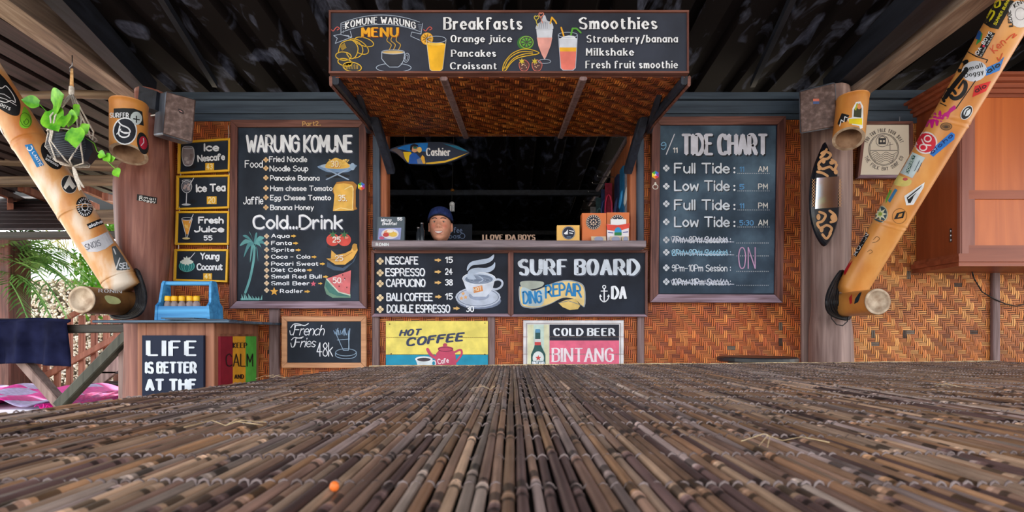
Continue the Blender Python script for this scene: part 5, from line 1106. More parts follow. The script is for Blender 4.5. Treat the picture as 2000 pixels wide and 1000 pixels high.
def badge(a, x, y, r):
    a.ell(x, y, r, r, (36, 42, 60), 0); a.oell(x, y, r*.95, r*.95, .8, (216, 180, 150), 1); a.star(x, y, r*.55, (216, 190, 170), 2, 8, .6); a.ell(x, y, r*.3, r*.3, (36, 42, 60), 3); a.star(x, y+1, r*.2, (226, 200, 180), 4, 3)
    for i in range(20): an = i*math.pi/10; a.line([(x+r*.68*math.cos(an), y+r*.68*math.sin(an)), (x+r*.86*math.cos(an), y+r*.86*math.sin(an))], 1.2, (216, 200, 190), 1)
t = stand('cardboard_box', 'orange cardboard box with round navy badge left of its twin', 'box', 1137, 1184, 416, 3.26, .08, OG); a = Art(wallp(3.259)); badge(a, 1159, 434, 15); a.build('badge', t)
t = stand('cardboard_box', 'orange cardboard box partly hidden behind the red and white packet', 'box', 1185, 1229, 415, 3.28, .08, OG); a = Art(wallp(3.279)); badge(a, 1206, 434, 15); a.build('badge', t)
t = stand('folded_paper', 'white folded papers standing behind the red and white packet', 'paper', 1193, 1223, 428, 3.27, .004, M['white']); 
t = stand('snack_packet', 'red and white packet with blue and green picture on the ledge', 'packet', 1186, 1228, 438, 3.24, .02, mat('packet_white', (220, 216, 226), .4))
a = Art(wallp(3.239)); a.fill([(1184, 438), (1206, 440), (1230, 436), (1229, 445), (1206, 452), (1186, 449)], (222, 76, 62), 0); a.ell(1207, 452, 7, 8, (50, 150, 206), 2); a.rect(1200, 454, 1214, 460, (40, 130, 70), 3); a.line([(1188, 454), (1197, 455)], 1.8, (80, 90, 160), 2); a.line([(1217, 454), (1226, 453)], 1.8, (80, 90, 160), 2); a.build('print', t)
for i, (x0, x1, c_) in enumerate(((1155, 1184, 'left of three'), (1192, 1213, 'middle of three'), (1215, 1229, 'right of three'))):
    t = stand('price_tag', 'small pale card leaning at the foot of the boxes, ' + c_, 'card', x0, x1, 461, 3.21, .004, mat('tag', (206, 186, 160), .6), .01); a = Art(wallp(3.209)); a.ell((x0+x1)/2, 467, min(9, (x1-x0)/2-2), 5, (150, 156, 184), 0); a.build('print', t)
t = stand('letter_sign', 'low wooden cut-out sign reading I LOVE IDA BOYS on the ledge', 'sign', 942, 1046, 468.5, 3.36, .012, M['grey_h']); a = Art(wallp(3.36)); a.text('I LOVE IDA BOYS', 942, 469, 1046, 11, (170, 140, 120), 3, 'serif', gap=1.6); a.build('lettering', t)
t = thing('chalk_panel', 'small black chalk panel with white scribbles behind the man', 'chalk board', P(900, 470, 4.3)); MB().hexa([P(866, 480, 4.3), P(922, 480, 4.3), P(922, 438, 4.3), P(866, 438, 4.3)], [P(866, 480, 4.3)+Vector((0, .02, 0)), P(922, 480, 4.3)+Vector((0, .02, 0)), P(922, 438, 4.3)+Vector((0, .02, 0)), P(866, 438, 4.3)+Vector((0, .02, 0))]).build('panel', M['chalk_dk'], t)
a = Art(wallp(4.298)); a.text('Coffee', 866, 455, 903, 11, (130, 150, 190), 1.3); a.text('bas', 877, 466, 898, 9, (130, 150, 190), 1.2); a.oell(903, 461, 5, 5, 1.2, (130, 150, 190)); a.build('lettering', t)
# dim bottles left of the man
for i, (px, h) in enumerate(((817, .10), (824, .13))):
    y = 3.44; t = thing('glass_jar', 'dark jar beside the man behind the ledge, ' + ('left one' if i == 0 else 'right one'), 'jar', (X(px, y), y, Z(476, y))); o = (X(px, y), y, Z(476, y))
    MB().lathe(o, [(.016, 0), (.017, .01), (.017, h*.7), (.01, h*.85), (.01, h)], 14).build('body', mat('jar_dark', (44, 50, 58), .2), t, smooth=True); MB().lathe(o, [(.011, h), (.011, h+.012), (0, h+.013)], 12).build('lid', M['metal'], t, smooth=True)
MB().box((-.8, 3.531, Z(476, 3.2)-.03), (.8, 3.55, Z(470, 3.5)-.0)).build('inner_edge', M['post_v'], ld)
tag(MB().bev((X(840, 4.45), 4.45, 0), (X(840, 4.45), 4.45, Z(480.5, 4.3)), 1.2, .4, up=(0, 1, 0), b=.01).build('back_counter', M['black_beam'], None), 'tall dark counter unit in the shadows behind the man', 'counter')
# CFL bulb on a cord
t = thing('energy_bulb', 'white energy saving bulb hanging on a cord behind the man', 'light bulb', P(883, 413, 4.2)); D = 4.2
MB().tube([P(886, 268, D), P(884, 330, D), P(883, 372, D), P(882.5, 392, D)], .004, 6).build('cord', M['black'], t, smooth=True); MB().lathe(P(883, 402, D), [(.022, 0), (.022, .02), (.012, .032), (0, .035)], 12).build('bulb_base', M['white'], t, smooth=True)
for dx in (-3.4, 0, 3.4): MB().tube([P(883+dx, 402, D), P(883+dx, 413, D)], .0055, 8).build('bulb_tube', M['white'], t, smooth=True)
MB().lathe(P(883.5, 374, D), [(.012, 0), (.02, .01), (.012, .02)], 10).build('holder', mat('brass', (150, 100, 40), .4, .6), t, smooth=True)
# hooks and hanging goods on the inner right wall
HK = 'display hooks on the inner right wall'
for i, (d, px) in enumerate(((4.43, 1168), (4.62, 1158), (4.9, 1150), (5.25, 1141), (5.6, 1136))):
    x1 = .90; t = thing('display_hook', 'thin metal display hook inside the kiosk, number %s from the front' % ('one', 'two', 'three', 'four', 'five')[i], 'hook', (x1, d, 2.2), HK); MB().tube([(x1, d, 2.2), (X(px, d), d, 2.2), (X(px, d)-.006, d, 2.212)], .004, 6).build('rod', M['metal'], t)
goods = [((150, 40, 70), 'magenta'), ((44, 60, 110), 'dark blue'), ((60, 90, 100), 'teal'), ((150, 150, 160), 'pale grey'), ((70, 60, 90), 'purple')]
for i, (c_, nm) in enumerate(goods):
    d = (4.43, 4.62, 4.9, 5.25, 5.6)[i]; t = thing('surf_leash_pack', nm + ' packed surf leash hanging from a hook inside the kiosk', 'surf accessory', (.85, d, 1.7)); m = MB()
    m.box((.80, d-.03, 1.72), (.86, d-.01, 2.14), c_); m.build('card', M['colour'], t); MB().tube([(.83 + .03*math.cos(k*math.pi/6), d-.036, 1.9 + .14*math.sin(k*math.pi/6)) for k in range(12)], .008, 6, closed=True).build('coil', mat('coil'+nm, tuple(min(255, x*1.5) for x in c_), .5), t, smooth=True)
for i, (d, z0, z1, c_, nm) in enumerate(((3.72, 1.66, 2.02, (170, 176, 200), 'white and purple'), (3.9, 1.62, 2.10, (40, 120, 180), 'bright blue'), (4.1, 1.6, 2.1, (40, 50, 90), 'navy'))):
    t = thing('fin_pack', nm + ' pack hanging on the inner wall by the right post', 'surf accessory', (.86, d, z0)); MB().box((.83, d-.07, z0), (.88, d+.05, z1), c_).build('card', M['colour'], t)
    MB().lathe((.829, d, (z0+z1)/2), [(.0, .01), (.03, .008), (.04, 0)], 10, axis=(-1, 0, 0), sy=2.2).build('fin', mat('fin'+nm, tuple(min(255, x*1.3+20) for x in c_), .4), t, smooth=True)
# cashier surfboard
t = thing('cashier_board', 'small painted surfboard sign reading Cashier hung in the window', 'sign', P(840, 322, 3.34)); D = 3.34
prof = [(760, 293), (775, 286), (800, 280), (825, 278), (850, 277), (875, 279), (895, 285), (908, 292), (917, 298), (908, 304), (890, 312), (868, 319), (845, 321), (815, 321), (795, 318), (785, 308), (772, 298)]
up = smooth(prof + [prof[0]], 2)[:-1]; m = MB(); n = len(up); m.add([P(x, y, D) for x, y in up] + [P(x, y, D) + Vector((0, .022, 0)) for x, y in up], [tuple(range(n)), tuple(range(2*n-1, n-1, -1))] + [(i, (i+1) % n, n+(i+1) % n, n+i) for i in range(n)]); m.build('deck', mat('board_dark', (40, 50, 72), .35), t)
a = Art(scale_surf(D, D)); 
a.fill([(773, 290), (790, 284), (812, 280), (836, 279), (834, 296), (800, 296), (786, 292)], (24, 120, 214), 0); a.fill([(786, 297), (802, 297), (812, 310), (812, 320), (796, 317), (790, 308)], (236, 200, 34), 0); a.fill([(763, 293), (775, 289), (788, 298), (792, 314), (784, 308), (778, 302), (772, 297)], (96, 84, 88), 1)
a.fill([(832, 318), (870, 314), (900, 304), (915, 298.5), (906, 303), (890, 311), (868, 318), (845, 320.5), (832, 320.5)], (214, 174, 50), 1); a.fill([(865, 280.5), (893, 285.5), (907, 292), (914, 297), (898, 293), (880, 286)], (24, 116, 160), 1)
a.fill([(798, 320), (800, 304), (806, 298), (813, 300), (822, 310), (826, 320)], (30, 90, 186), 2); a.ell(810, 291, 6.5, 7, (226, 170, 130), 3); a.fill([(801, 292), (802, 284), (809, 281), (817, 284), (816, 287), (806, 287), (804, 296)], (26, 28, 44), 4); a.ell(811, 289, 4.5, 2.2, (40, 110, 100), 5); a.ell(819.5, 293, 4.5, 5.5, (240, 200, 110), 5); a.fill([(822, 309), (825, 303), (829, 307), (831, 320), (826, 320)], (236, 180, 60), 4); a.fill([(814, 312), (822, 308), (825, 320), (816, 320)], (120, 130, 160), 3)
a.build('painting', t); a.text('Cashier', 832, 305, 880, 16, W_, 2.8, 'serif', shadow=((70, 80, 110), 1), gap=2); a.build('lettering', t)
for x in (790, 886): MB().tube([P(x, 266, 3.35), P(x, 282, 3.35)], .0015, 4).build('hanging_wire', M['metal'], t)
# ================================================================ ORNAMENTAL SURFBOARD, FRAMED PICTURE, WALL CABINET
t = thing('ornamental_surfboard', 'small black surfboard with carved scrolls and mirror band on the right trunk', 'surfboard', P(1614, 480, 3.06)); D = 3.06
half = [(276, 0), (284, 4), (298, 10), (315, 17), (335, 23), (355, 26.5), (380, 28), (405, 28), (425, 26), (445, 21), (460, 15), (472, 8), (480, 0)]
pf = [(1614+w_, y) for y, w_ in half] + [(1614-w_, y) for y, w_ in reversed(half[1:-1])]
up = smooth(pf + [pf[0]], 2)[:-1]; n = len(up); c = (1614, 378)
rin = [(c[0]+(x-c[0])*.86, c[1]+(y-c[1])*.95) for x, y in up]
m = MB().add([P(x, y, D) + Vector((0, .012, 0)) for x, y in up] + [P(x, y, D) + Vector((0, .03, 0)) for x, y in up] + [P(x, y, D) for x, y in rin], [(i, (i+1) % n, n+(i+1) % n, n+i) for i in range(n)] + [(i, (i+1) % n, 2*n+(i+1) % n, 2*n+i) for i in range(n)] + [tuple(range(2*n, 3*n))]); m.build('deck', mat('lacquer_black', (20, 22, 30), .25), t)
a = Art(scale_surf(D, D)); TN = (196, 146, 100)
for cl in ([(1604, 300), (1612, 296), (1622, 302), (1616, 310), (1606, 312), (1598, 322), (1606, 330), (1620, 326), (1628, 332), (1634, 322)], [(1596, 336), (1606, 338), (1616, 344)], [(1600, 414), (1612, 420), (1606, 432), (1596, 436), (1602, 446), (1614, 440), (1624, 446), (1620, 456)], [(1620, 412), (1630, 420), (1632, 430), (1622, 434)], [(1606, 458), (1614, 466), (1622, 456)], [(1614, 292), (1610, 300), (1602, 308)], [(1624, 312), (1632, 318)]):
    a.line(cl, 5, TN, 1, sm=True)
for e in ((1608, 314, 4, 6), (1624, 318, 5, 4), (1600, 328, 4, 5), (1632, 336, 4, 5), (1626, 425, 5, 6), (1604, 448, 4, 6), (1598, 424, 4, 6)): a.ell(*e, TN, 2)
a.build('scroll_carving', t, 'tan carved scrollwork')
TL_ = Vector((0, -.016, 0))
MB().hexa([P(1592, 408, D-.003), P(1636, 405, D-.003), P(1636, 346, D-.003) + TL_, P(1592, 349, D-.003) + TL_], [P(1592, 408, D), P(1636, 405, D), P(1636, 346, D), P(1592, 349, D)]).build('mirror_band', mat('mirror', (220, 224, 232), .12, 1), t)
for k in range(9):
    for x in (1588.5, 1640): a.line([(x-2.5, 350+k*6), (x+2.5, 356+k*6)], 1, TN, 2); a.line([(x+2.5, 350+k*6), (x-2.5, 356+k*6)], 1, TN, 2)
a.build('cross_stitch', t)
t, fd = board('framed_drawing', 'framed line drawing of a ship in a circle on cream paper', 'picture', [(1681, 240), (1777, 240), (1778, 350), (1669, 350)], 3.37, mat('paper', (222, 212, 196), .8), fw=6, ft=.03)
a = Art(scale_surf(fd, 3.37)); IK = (110, 104, 104)
a.oell(1722, 294, 29, 31, 1.1, IK, 1, n=36); a.oell(1722, 294, 27, 29, .7, IK, 1, n=36); a.line([(1696, 296), (1748, 296)], 1.1, IK); a.rect(1712, 272, 1726, 284, (60, 60, 64), 1); a.oell(1719, 278, 12, 11, 1, IK); a.line([(1712, 272), (1719, 268), (1726, 272)], 1.2, IK); a.ell(1716, 278, 2, 2.5, (214, 206, 190), 2, n=8); a.ell(1722, 278, 2, 2.5, (214, 206, 190), 2, n=8)
a.line([(1734, 280), (1734, 296)], 1, IK); a.line([(1728, 286), (1740, 284)], .8, IK)
for k in range(5): a.line([(1697+k*2, 302+k*4), (1706, 298+k*4), (1716, 305+k*3.4), (1726, 299+k*4), (1738, 304+k*4), (1746-k*2, 300+k*4)], .9, IK, 1, sm=True)
a.build('ship_drawing', t); 
def arct(a, s, cx, cy, r, a0, a1, h, c_, w_, inward=False):
    n = len(s)
    for i, ch in enumerate(s):
        if ch == ' ': continue
        an = math.radians(a0 + (a1-a0)*(i+.5)/n); tx, ty = (-math.sin(an), math.cos(an)); sgn = 1 if a1 > a0 else -1; k = abs(a1-a0)/n*math.pi/180*r*.38
        x, y = cx+r*math.cos(an), cy+r*math.sin(an); a.text(ch, x-tx*sgn*k, y-ty*sgn*k, x+tx*sgn*k, h, c_, w_, y1=y+ty*sgn*k, layer=2)
arct(a, 'YOU TOW FOLK YOUR BOAT', 1722, 294, 34, 200, 340, 7, IK, .9); arct(a, 'THE FOLK BAY SURF CO', 1722, 294, 41, 160, 20, 7, IK, .9); a.build('lettering', t)
MB().tube([P(1757, 228, 3.36), P(1757, 240, 3.36)], .003, 5).build('nail', M['metal'], t)
# wall cabinet
wc = thing('wall_cabinet', 'large reddish wooden wall cabinet with panelled door at right', 'cabinet', (3.5, 3.25, 1.25))
fx, fy = X(1872, 3.07), 3.07; zt, zb_ = Z(186, 3.07), Z(497, 3.07); xr = 4.6
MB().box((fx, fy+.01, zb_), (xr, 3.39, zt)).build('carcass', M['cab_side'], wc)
MB().bev((fx+.045, fy, (zb_)), (fx+.045, fy, zt), .09, .03).build('corner_post', M['cab_frame'], wc)
dr = MB().box((X(1887, fy)-.03, fy+.008, Z(496, fy)), (xr, fy+.0095, zt)).build('door', M['cab'], wc)
dx0 = X(1887, fy); dm0, dm1 = Z(390, fy), Z(373, fy)
MB().box((dx0+.0, fy-.016, Z(497, fy)), (xr, fy+.01, Z(480, fy))).build('door_rail', M['cab_x'], dr); MB().box((dx0, fy-.016, dm0), (xr, fy+.01, dm1)).build('door_rail', M['cab_x'], dr); MB().box((dx0-.04, fy-.018, Z(497, fy)), (dx0, fy+.01, zt)).build('door_stile', M['cab_frame'], dr)
for (a0, a1) in ((Z(480, fy), dm0), (dm1, Z(192, fy))):
    MB().box((dx0, fy-.006, a0), (xr, fy+.008, a1)).build('door_panel', M['cab'], dr)
MB().box((dx0, fy-.014, Z(192, fy)), (xr, fy+.01, zt)).build('door_rail', M['cab_x'], dr)
for i, (o_, z0, z1) in enumerate(((.03, Z(186, fy), Z(178, fy)), (.05, Z(178, fy), Z(170, fy)), (.08, Z(170, fy), Z(163, fy)), (.11, Z(163, fy), Z(158, fy)))):
    MB().box((fx-o_*.9, fy-o_, z0), (xr, 3.39, z1)).build('crown_moulding', M['cab_x'], wc)
for i, (o_, z0, z1) in enumerate(((.02, Z(503, fy), Z(496, fy)), (.045, Z(513, fy), Z(503, fy)), (.03, Z(521, fy), Z(513, fy)))):
    MB().box((fx-o_*.8, fy-o_, z0), (xr, 3.39, z1)).build('base_moulding', M['cab_x'], wc)
m = MB(); 
for z in (0, 1, 2): m.lathe((fx-.004, fy+.05, Z(470, fy)+z*.028), [(.006, 0), (.006, .026)], 8)
m.build('hinge', M['metal'], dr, smooth=True)
tag(MB().tube([P(1896, 522, 3.3), P(1903, 545, 3.34), P(1918, 570, 3.37), P(1940, 583, 3.36), P(1965, 594, 3.37), P(1985, 598, 3.37), P(2020, 590, 3.37)], .004, 6).build('electric_cable', M['black'], None, smooth=True), 'thin dark cable drooping below the wall cabinet', 'cable')
# ================================================================ STOOL behind the table
t = thing('bar_stool', 'round dark wooden stool showing just above the table edge', 'stool', (X(1478, 2.9), 2.9, 0)); o = (X(1478, 2.9), 2.9, 0); zs = Z(696.5, 2.9)
MB().lathe((o[0], o[1], zs-.028), [(.2, 0), (.212, .006), (.212, .022), (.2, .028), (0, .028)], 32).build('seat', mat('stool_dark', (34, 36, 42), .35), t, smooth=False)
for k in range(4):
    an = math.pi/4 + k*math.pi/2; MB().bar((o[0]+.14*math.cos(an), o[1]+.14*math.sin(an), zs-.028), (o[0]+.19*math.cos(an), o[1]+.19*math.sin(an), 0), .03, .03).build('leg', M['rail_dk'], t)
for k in range(4):
    an = math.pi/4 + k*math.pi/2; a2 = an + math.pi/2; r = .178; MB().bar((o[0]+r*math.cos(an), o[1]+r*math.sin(an), .2), (o[0]+r*math.cos(a2), o[1]+r*math.sin(a2), .2), .02, .025).build('stretcher', M['rail_dk'], t)
# ================================================================ REED TABLE
TZ = ZC - .076
tb = thing('bamboo_table', 'long table topped with brown reeds stitched in white twine rows', 'table', (.45, .5, 0))
SPC = .00695; X0 = -.62; NR = 296; RR = .00335
def yfar(x): return 1.27 + (x + .355) * .134 if x > -.355 else 1.27 + (x + .355) / .193
variants = []
RPAL = [(158, 130, 112), (144, 106, 82), (140, 120, 116), (160, 140, 130), (112, 86, 76), (148, 120, 100), (126, 98, 84), (150, 112, 84), (84, 64, 62), (134, 102, 82)]
for v in range(32):
    rg = random.Random(100 + v); pts = []; rs = []; cs = []; ph = rg.uniform(0, 6); nodes = []; yy = rg.uniform(.02, .09)
    while yy < 1: nodes.append(yy); yy += rg.uniform(.05, .12)
    ks = sorted(set([k/22 for k in range(23)] + [n_ + e for n_ in nodes for e in (-.0045, -.002, 0, .002, .0045, .012)])); ks = [k for k in ks if 0 <= k <= 1]
    base = rg.uniform(.88, 1.03); b0 = rg.choice(RPAL); c_ = b0; nn = 0
    for k in ks:
        q = 1.0
        while nn < len(nodes) and k > nodes[nn]:
            nn += 1; f = rg.uniform(.8, 1.15); o_ = b0 if rg.random() < .6 else rg.choice(RPAL); c_ = tuple(min(255, x*f) for x in o_)
        d = min([abs(k - n_) for n_ in nodes] + [9]); cc = c_
        if d < .001: q = 1.13; cc = tuple(min(255, x*1.3 + 14) for x in c_)
        elif d < .003: q = 1.03; cc = tuple(min(255, x*1.12) for x in c_)
        elif d < .006: q = .95; cc = tuple(x*.55 for x in c_)
        pts.append((.0006*math.sin(k*9+ph) + .0004*math.sin(k*31+ph*2), k, .0004*math.sin(k*17+ph))); rs.append(RR * base * q); cs.append(cc)
    n = 9; vs = []
    for p, r in zip(pts, rs):
        for j in range(n):
            an = math.radians(-35 + j*250/(n-1)); vs.append((p[0] + r*math.cos(an), p[1], p[2] + r*math.copysign(abs(math.sin(an))**.9, math.sin(an))))
    K = len(pts); fs = [(i*n+j, (i+1)*n+j, (i+1)*n+j+1, i*n+j+1) for i in range(K-1) for j in range(n-1)] + [tuple((K-1)*n+j for j in range(n)), tuple(range(n-1, -1, -1))]
    fc = [cs[i] for i in range(K-1) for j in range(n-1)] + [cs[-1], cs[0]]
    me = bpy.data.meshes.new('reed'); me.from_pydata(vs, [], fs); me.polygons.foreach_set('use_smooth', [True]*len(me.polygons)); me.materials.append(M['reed'])
    at = me.color_attributes.new('Col', 'FLOAT_COLOR', 'CORNER'); buf = []
    for f, c in zip(fs, fc): buf += list(lin(c)) * len(f)
    at.data.foreach_set('color', buf); variants.append(me)
tx = OFF[tb.name]
for i in range(NR):
    x = X0 + i * SPC; yf = yfar(x) - U(0, .006)
    ys = -.32
    if yf - ys < .05: continue
    o = bpy.data.objects.new('reed', random.choice(variants)); col.objects.link(o); o.parent = tb
    o.location = (x - tx.x, ys - tx.y, TZ - RR + U(-.0006, .0005) - tx.z); o.scale = (U(.92, 1.03), yf - ys, U(.9, 1.1)); o.rotation_euler = (0, U(-.12, .12), U(-.0010, .0010))
    if i % 2 == 0 and R() < .5: pass
# stitched twine rows
y = -.16; k = 0
while y < 1.5:
    x_s = X0
    xs = [X0 + i*SPC for i in range(NR) if yfar(X0 + i*SPC) > y + .012]
    if xs:
        pts = []; rs = []; wob = U(0, 6)
        for x in xs:
            yy = y + .0035*math.sin(x*5+wob) + U(-.0006, .0006)
            wz = -.0012 * max(0, 1 - abs(x)/.16) - .0009*max(0, math.sin(x*37+wob)*math.sin(x*11+k*2.3)); pts += [(x - SPC*.5, yy, TZ - RR*1.05), (x - SPC*.26, yy, TZ - .0002 + wz), (x, yy + .0006, TZ + .0007 + wz), (x + SPC*.26, yy + .0006, TZ - .0002 + wz)]; rr = .00082; rs += [rr*.8, rr, rr*1.15, rr]
        MB().tube(pts, rs, 5).build('twine_row', M['twine'], tb, smooth=True)
    y += .061 if y < .9 else .05
    k += 1
# top board, far and left edge strips, legs
top = MB(); x1_ = X0 + NR*SPC
poly = [(-.62, -.32), (x1_, -.32), (x1_, yfar(x1_)-.004), (-.355, 1.264), (-.62, yfar(-.62)-.002)]
zz = TZ - 2*RR - .0005; n = len(poly); top.add([(a, b, zz) for a, b in poly] + [(a, b, zz - .025) for a, b in poly], [tuple(range(n)), tuple(range(2*n-1, n-1, -1))] + [(i, (i+1) % n, n+(i+1) % n, n+i) for i in range(n)]); top.build('table_top', mat('top_board', (20, 12, 9), .9), tb)
def strip(pts, w_, h_, mt, name): MB().tube(pts, w_, 6, flat=h_).build(name, M[mt], tb, smooth=True)
M['straw_edge'] = noisecol('straw_edge', (150, 124, 92), (214, 190, 150), (60, 60, 60), .7)
strip([(-.355 + (x1_+.355)*k/20, yfar(-.355 + (x1_+.355)*k/20) + .003, TZ - .001 + .0008*math.sin(k*1.7)) for k in range(21)], .0032, .7, 'straw_edge', 'edge_cane')
strip([(-.355 - .27*k/12, yfar(-.355 - .27*k/12 - .0001) + .004, TZ - .0065) for k in range(13)], .006, .8, 'grey_h', 'edge_cane')
strip([(-.357 - .3*k/12, yfar(-.355 - .3*k/12 - .0001) + .013, TZ - .011) for k in range(13)], .006, .8, 'blue_h', 'edge_binding')
for (x, y) in ((-.3, .95), (x1_ - .15, 1.25), (-.35, -.2), (x1_ - .15, -.2)): MB().bev((x, y, 0), (x, y, zz - .025), .07, .07).build('leg', M['rail_dk'], tb)
MB().bev((-.3, 1.1, zz - .06), (x1_ - .15, 1.25, zz - .06), .03, .07).build('apron', M['rail_dk'], tb)
for (x, y, n_) in ((-.235, .42, 5), (-.03, .7, 3), (.19, .36, 4), (.62, .75, 3), (-.42, .9, 4), (.35, .33, 3)):
    m = MB()
    for i in range(n_): an = U(0, 6); m.tube([(x, y, TZ + .002), (x + .012*math.cos(an), y + .012*math.sin(an), TZ + .006), (x + .03*math.cos(an+.4), y + .03*math.sin(an+.4), TZ + .002)], .0003, 4)
    tag(m.build('straw_wisp', M['straw_edge'], None, kind='stuff'), 'few thin loose straw fibres on the reed table', 'straw', 'loose straw fibres on the reed table')
cr_ = P(653, 958, 1); kk = .076*1000/(958-HY); c = Vector((CAMV.x + (653-1000)/1000*kk, kk, TZ + .001))
tag(MB().ball(c + Vector((0, 0, .001)), .0024, .0022, .0026, 10, 7).build('orange_crumb', mat('crumb', (226, 110, 40), .5), None, smooth=True), 'tiny orange crumb lying on the front reeds', 'crumb')
# ================================================================ THE MAN
pm = thing('person', 'smiling man in a navy cap worn backwards standing inside the serving window', 'person', (X(858, 3.62), 3.70, 0)); HD = 3.70
hx = (858-1000)*3.64/1000; kz = 3.64/1000; zchin = ZC + (HY - 470.5)*kz; zcr = zchin + .232; cy = HD
def body():
    m = MB(); NS = 96; rows = []
    # (z, half width, depth front, depth back, x shift)
    H = zcr - zchin
    prof = [(0.0, .05, .05, .05)]
    vs = []; cols = []
    def g(x, s): return math.exp(-(x/s)**2)
    zs = [ -1.49, -1.2, -.9, -.62, -.55, -.45, -.32, -.22, -.16, -.12, -.09, -.06, -.035, -.02 ]
    tor = {-1.49: (.10, .07, .07), -1.2: (.13, .09, .09), -.9: (.165, .11, .11), -.62: (.16, .10, .11), -.55: (.155, .10, .10), -.45: (.17, .11, .11), -.32: (.19, .12, .11), -.22: (.205, .11, .10), -.16: (.20, .085, .09), -.12: (.15, .07, .08), -.09: (.095, .06, .07), -.06: (.062, .055, .065), -.035: (.057, .054, .064), -.02: (.057, .058, .066)}
    for dz in zs:
        w_, f, b = tor[dz]; rows.append((zchin + dz*1.0, w_, f, b, 0))
    NH = 44
    for i in range(NH + 1):
        t = i / NH  # chin to crown
        # width profile: narrow chin, jaw, cheekbones, temples, skull
        key = [(0, .018, .072, .02), (.03, .034, .083, .035), (.08, .048, .090, .05), (.16, .060, .093, .06), (.26, .069, .094, .075), (.36, .0745, .093, .088), (.48, .077, .092, .096), (.6, .0765, .090, .100), (.72, .074, .084, .100), (.84, .064, .070, .088), (.93, .046, .050, .064), (.98, .026, .028, .036), (1, .004, .004, .004)]
        for a_, b_ in zip(key, key[1:]):
            if a_[0] <= t <= b_[0]:
                k = (t - a_[0])/(b_[0]-a_[0]); k = k*k*(3-2*k)*.5 + k*.5; w_, f, b = (a_[j] + (b_[j]-a_[j])*k for j in (1, 2, 3)); break
        rows.append((zchin + t*H, w_, f, b, t))
    for (z, w_, f, b, t) in rows:
        ish = z >= zchin - .0001
        for j in range(NS):
            an = 2*math.pi*j/NS; sx, sy = math.cos(an), math.sin(an)   # sy<0 = front (towards camera)
            e = .85 if ish else 1.0
            x = w_*math.copysign(abs(sx)**e, sx); y = (b if sy > 0 else f)*math.copysign(abs(sy)**e, sy)
            if ish and sy < 0:
                fr = -sy
                zc_ = lambda q: t - q
                d = 0
                d += .021*g(x, .0105 + .006*g(t-.42, .06))*g(t-.445, .07)           # nose
                d += .012*g(x, .008)*g(t-.54, .09)                                    # bridge
                d += .007*(g(x-.017, .008)+g(x+.017, .008))*g(t-.41, .032)           # wings
                d -= .0085*(g(x-.031, .015)+g(x+.031, .015))*g(t-.572, .05)           # sockets
                d += .0045*(g(x-.031, .02)+g(x+.031, .02))*g(t-.66, .035)            # brow
                d += .007*(g(x-.040, .017)+g(x+.040, .017))*g(t-.39, .07)             # smiling cheeks
                d += .006*g(x, .026)*g(t-.30, .022) + .0065*g(x, .022)*g(t-.185, .024) # lips
                d -= .002*g(x, .02)*g(t-.24, .02)                                     # open mouth
                d -= .004*g(x, .03)*g(t-.135, .025) + -.006*g(x, .022)*g(t-.06, .05)  # chin crease, chin
                y -= d*min(1, fr*1.6)
            vs.append((hx + x, cy + y + (0 if ish else .02), z)); 
    K = len(rows)
    for i in range(K-1):
        for j in range(NS):
            x, y, z = vs[i*NS+j]; t = rows[i][4]; ish = i >= 14; u_ = x - hx; fr = y < cy
            c_ = (232, 166, 138)
            if ish and fr:
                c_ = tuple(int(a_*(1-k_) + b_*k_) for a_, b_ in zip((232, 166, 138), (238, 148, 124)) for k_ in (math.exp(-((abs(u_)-.04)/.018)**2 - ((t-.42)/.08)**2),))
            m.add([], [], None) if False else None
            m.f.append((i*NS+j, i*NS+(j+1) % NS, (i+1)*NS+(j+1) % NS, (i+1)*NS+j)); m.c.append(c_)
    m.v = list(vs); m.f.append(tuple(range(NS-1, -1, -1))); m.c.append((232, 166, 138)); m.f.append(tuple((K-1)*NS+j for j in range(NS))); m.c.append((232, 166, 138))
    # arms hang at the sides, hands with five fingers; legs
    zs_ = zchin - .19
    for s in (-1, 1):
        sh_ = Vector((hx + s*.185, cy + .02, zs_)); el = Vector((hx + s*.235, cy + .04, zs_ - .29)); wr_ = Vector((hx + s*.245, cy - .03, zs_ - .54))
        m.tube([sh_ + Vector((-s*.03, 0, .0)), sh_, (sh_+el)/2, el, (el+wr_)/2, wr_], [.05, .052, .045, .038, .036, .026], 14, (232, 166, 138))
        pa = wr_ + Vector((0, -.012, -.085)); m.tube([wr_, wr_ + Vector((0, -.004, -.03)), pa], [.026, .034, .036], 12, (232, 166, 138), flat=.5)
        for k, ln_ in enumerate((.07, .08, .075, .06)):
            b0 = pa + Vector((0, -.028 + k*.018, .01)); m.tube([b0, b0 + Vector((-s*.004, 0, -ln_*.45)), b0 + Vector((-s*.016, -.004, -ln_*.8)), b0 + Vector((-s*.024, -.006, -ln_))], [.009, .0085, .008, .006], 8, (232, 166, 138))
        b0 = wr_ + Vector((0, -.03, -.03)); m.tube([b0 + Vector((0, .015, 0)), b0 + Vector((-s*.004, -.014, -.03)), b0 + Vector((-s*.01, -.018, -.058))], [.012, .010, .008], 8, (232, 166, 138))
        hp_ = Vector((hx + s*.085, cy + .02, .93)); m.tube([hp_, hp_ + Vector((s*.01, 0, -.4)), hp_ + Vector((s*.012, .02, -.82)), hp_ + Vector((s*.012, .02, -.9))], [.085, .06, .042, .045], 14, (232, 166, 138)); m.tube([hp_ + Vector((s*.012, .05, -.885)), hp_ + Vector((s*.02, -.08, -.89)), hp_ + Vector((s*.022, -.16, -.9))], [.035, .04, .025], 12, (232, 166, 138), flat=.6)
    return m
bm_ = body(); bo = bm_.build('body', M['skinc'], pm, smooth=True)
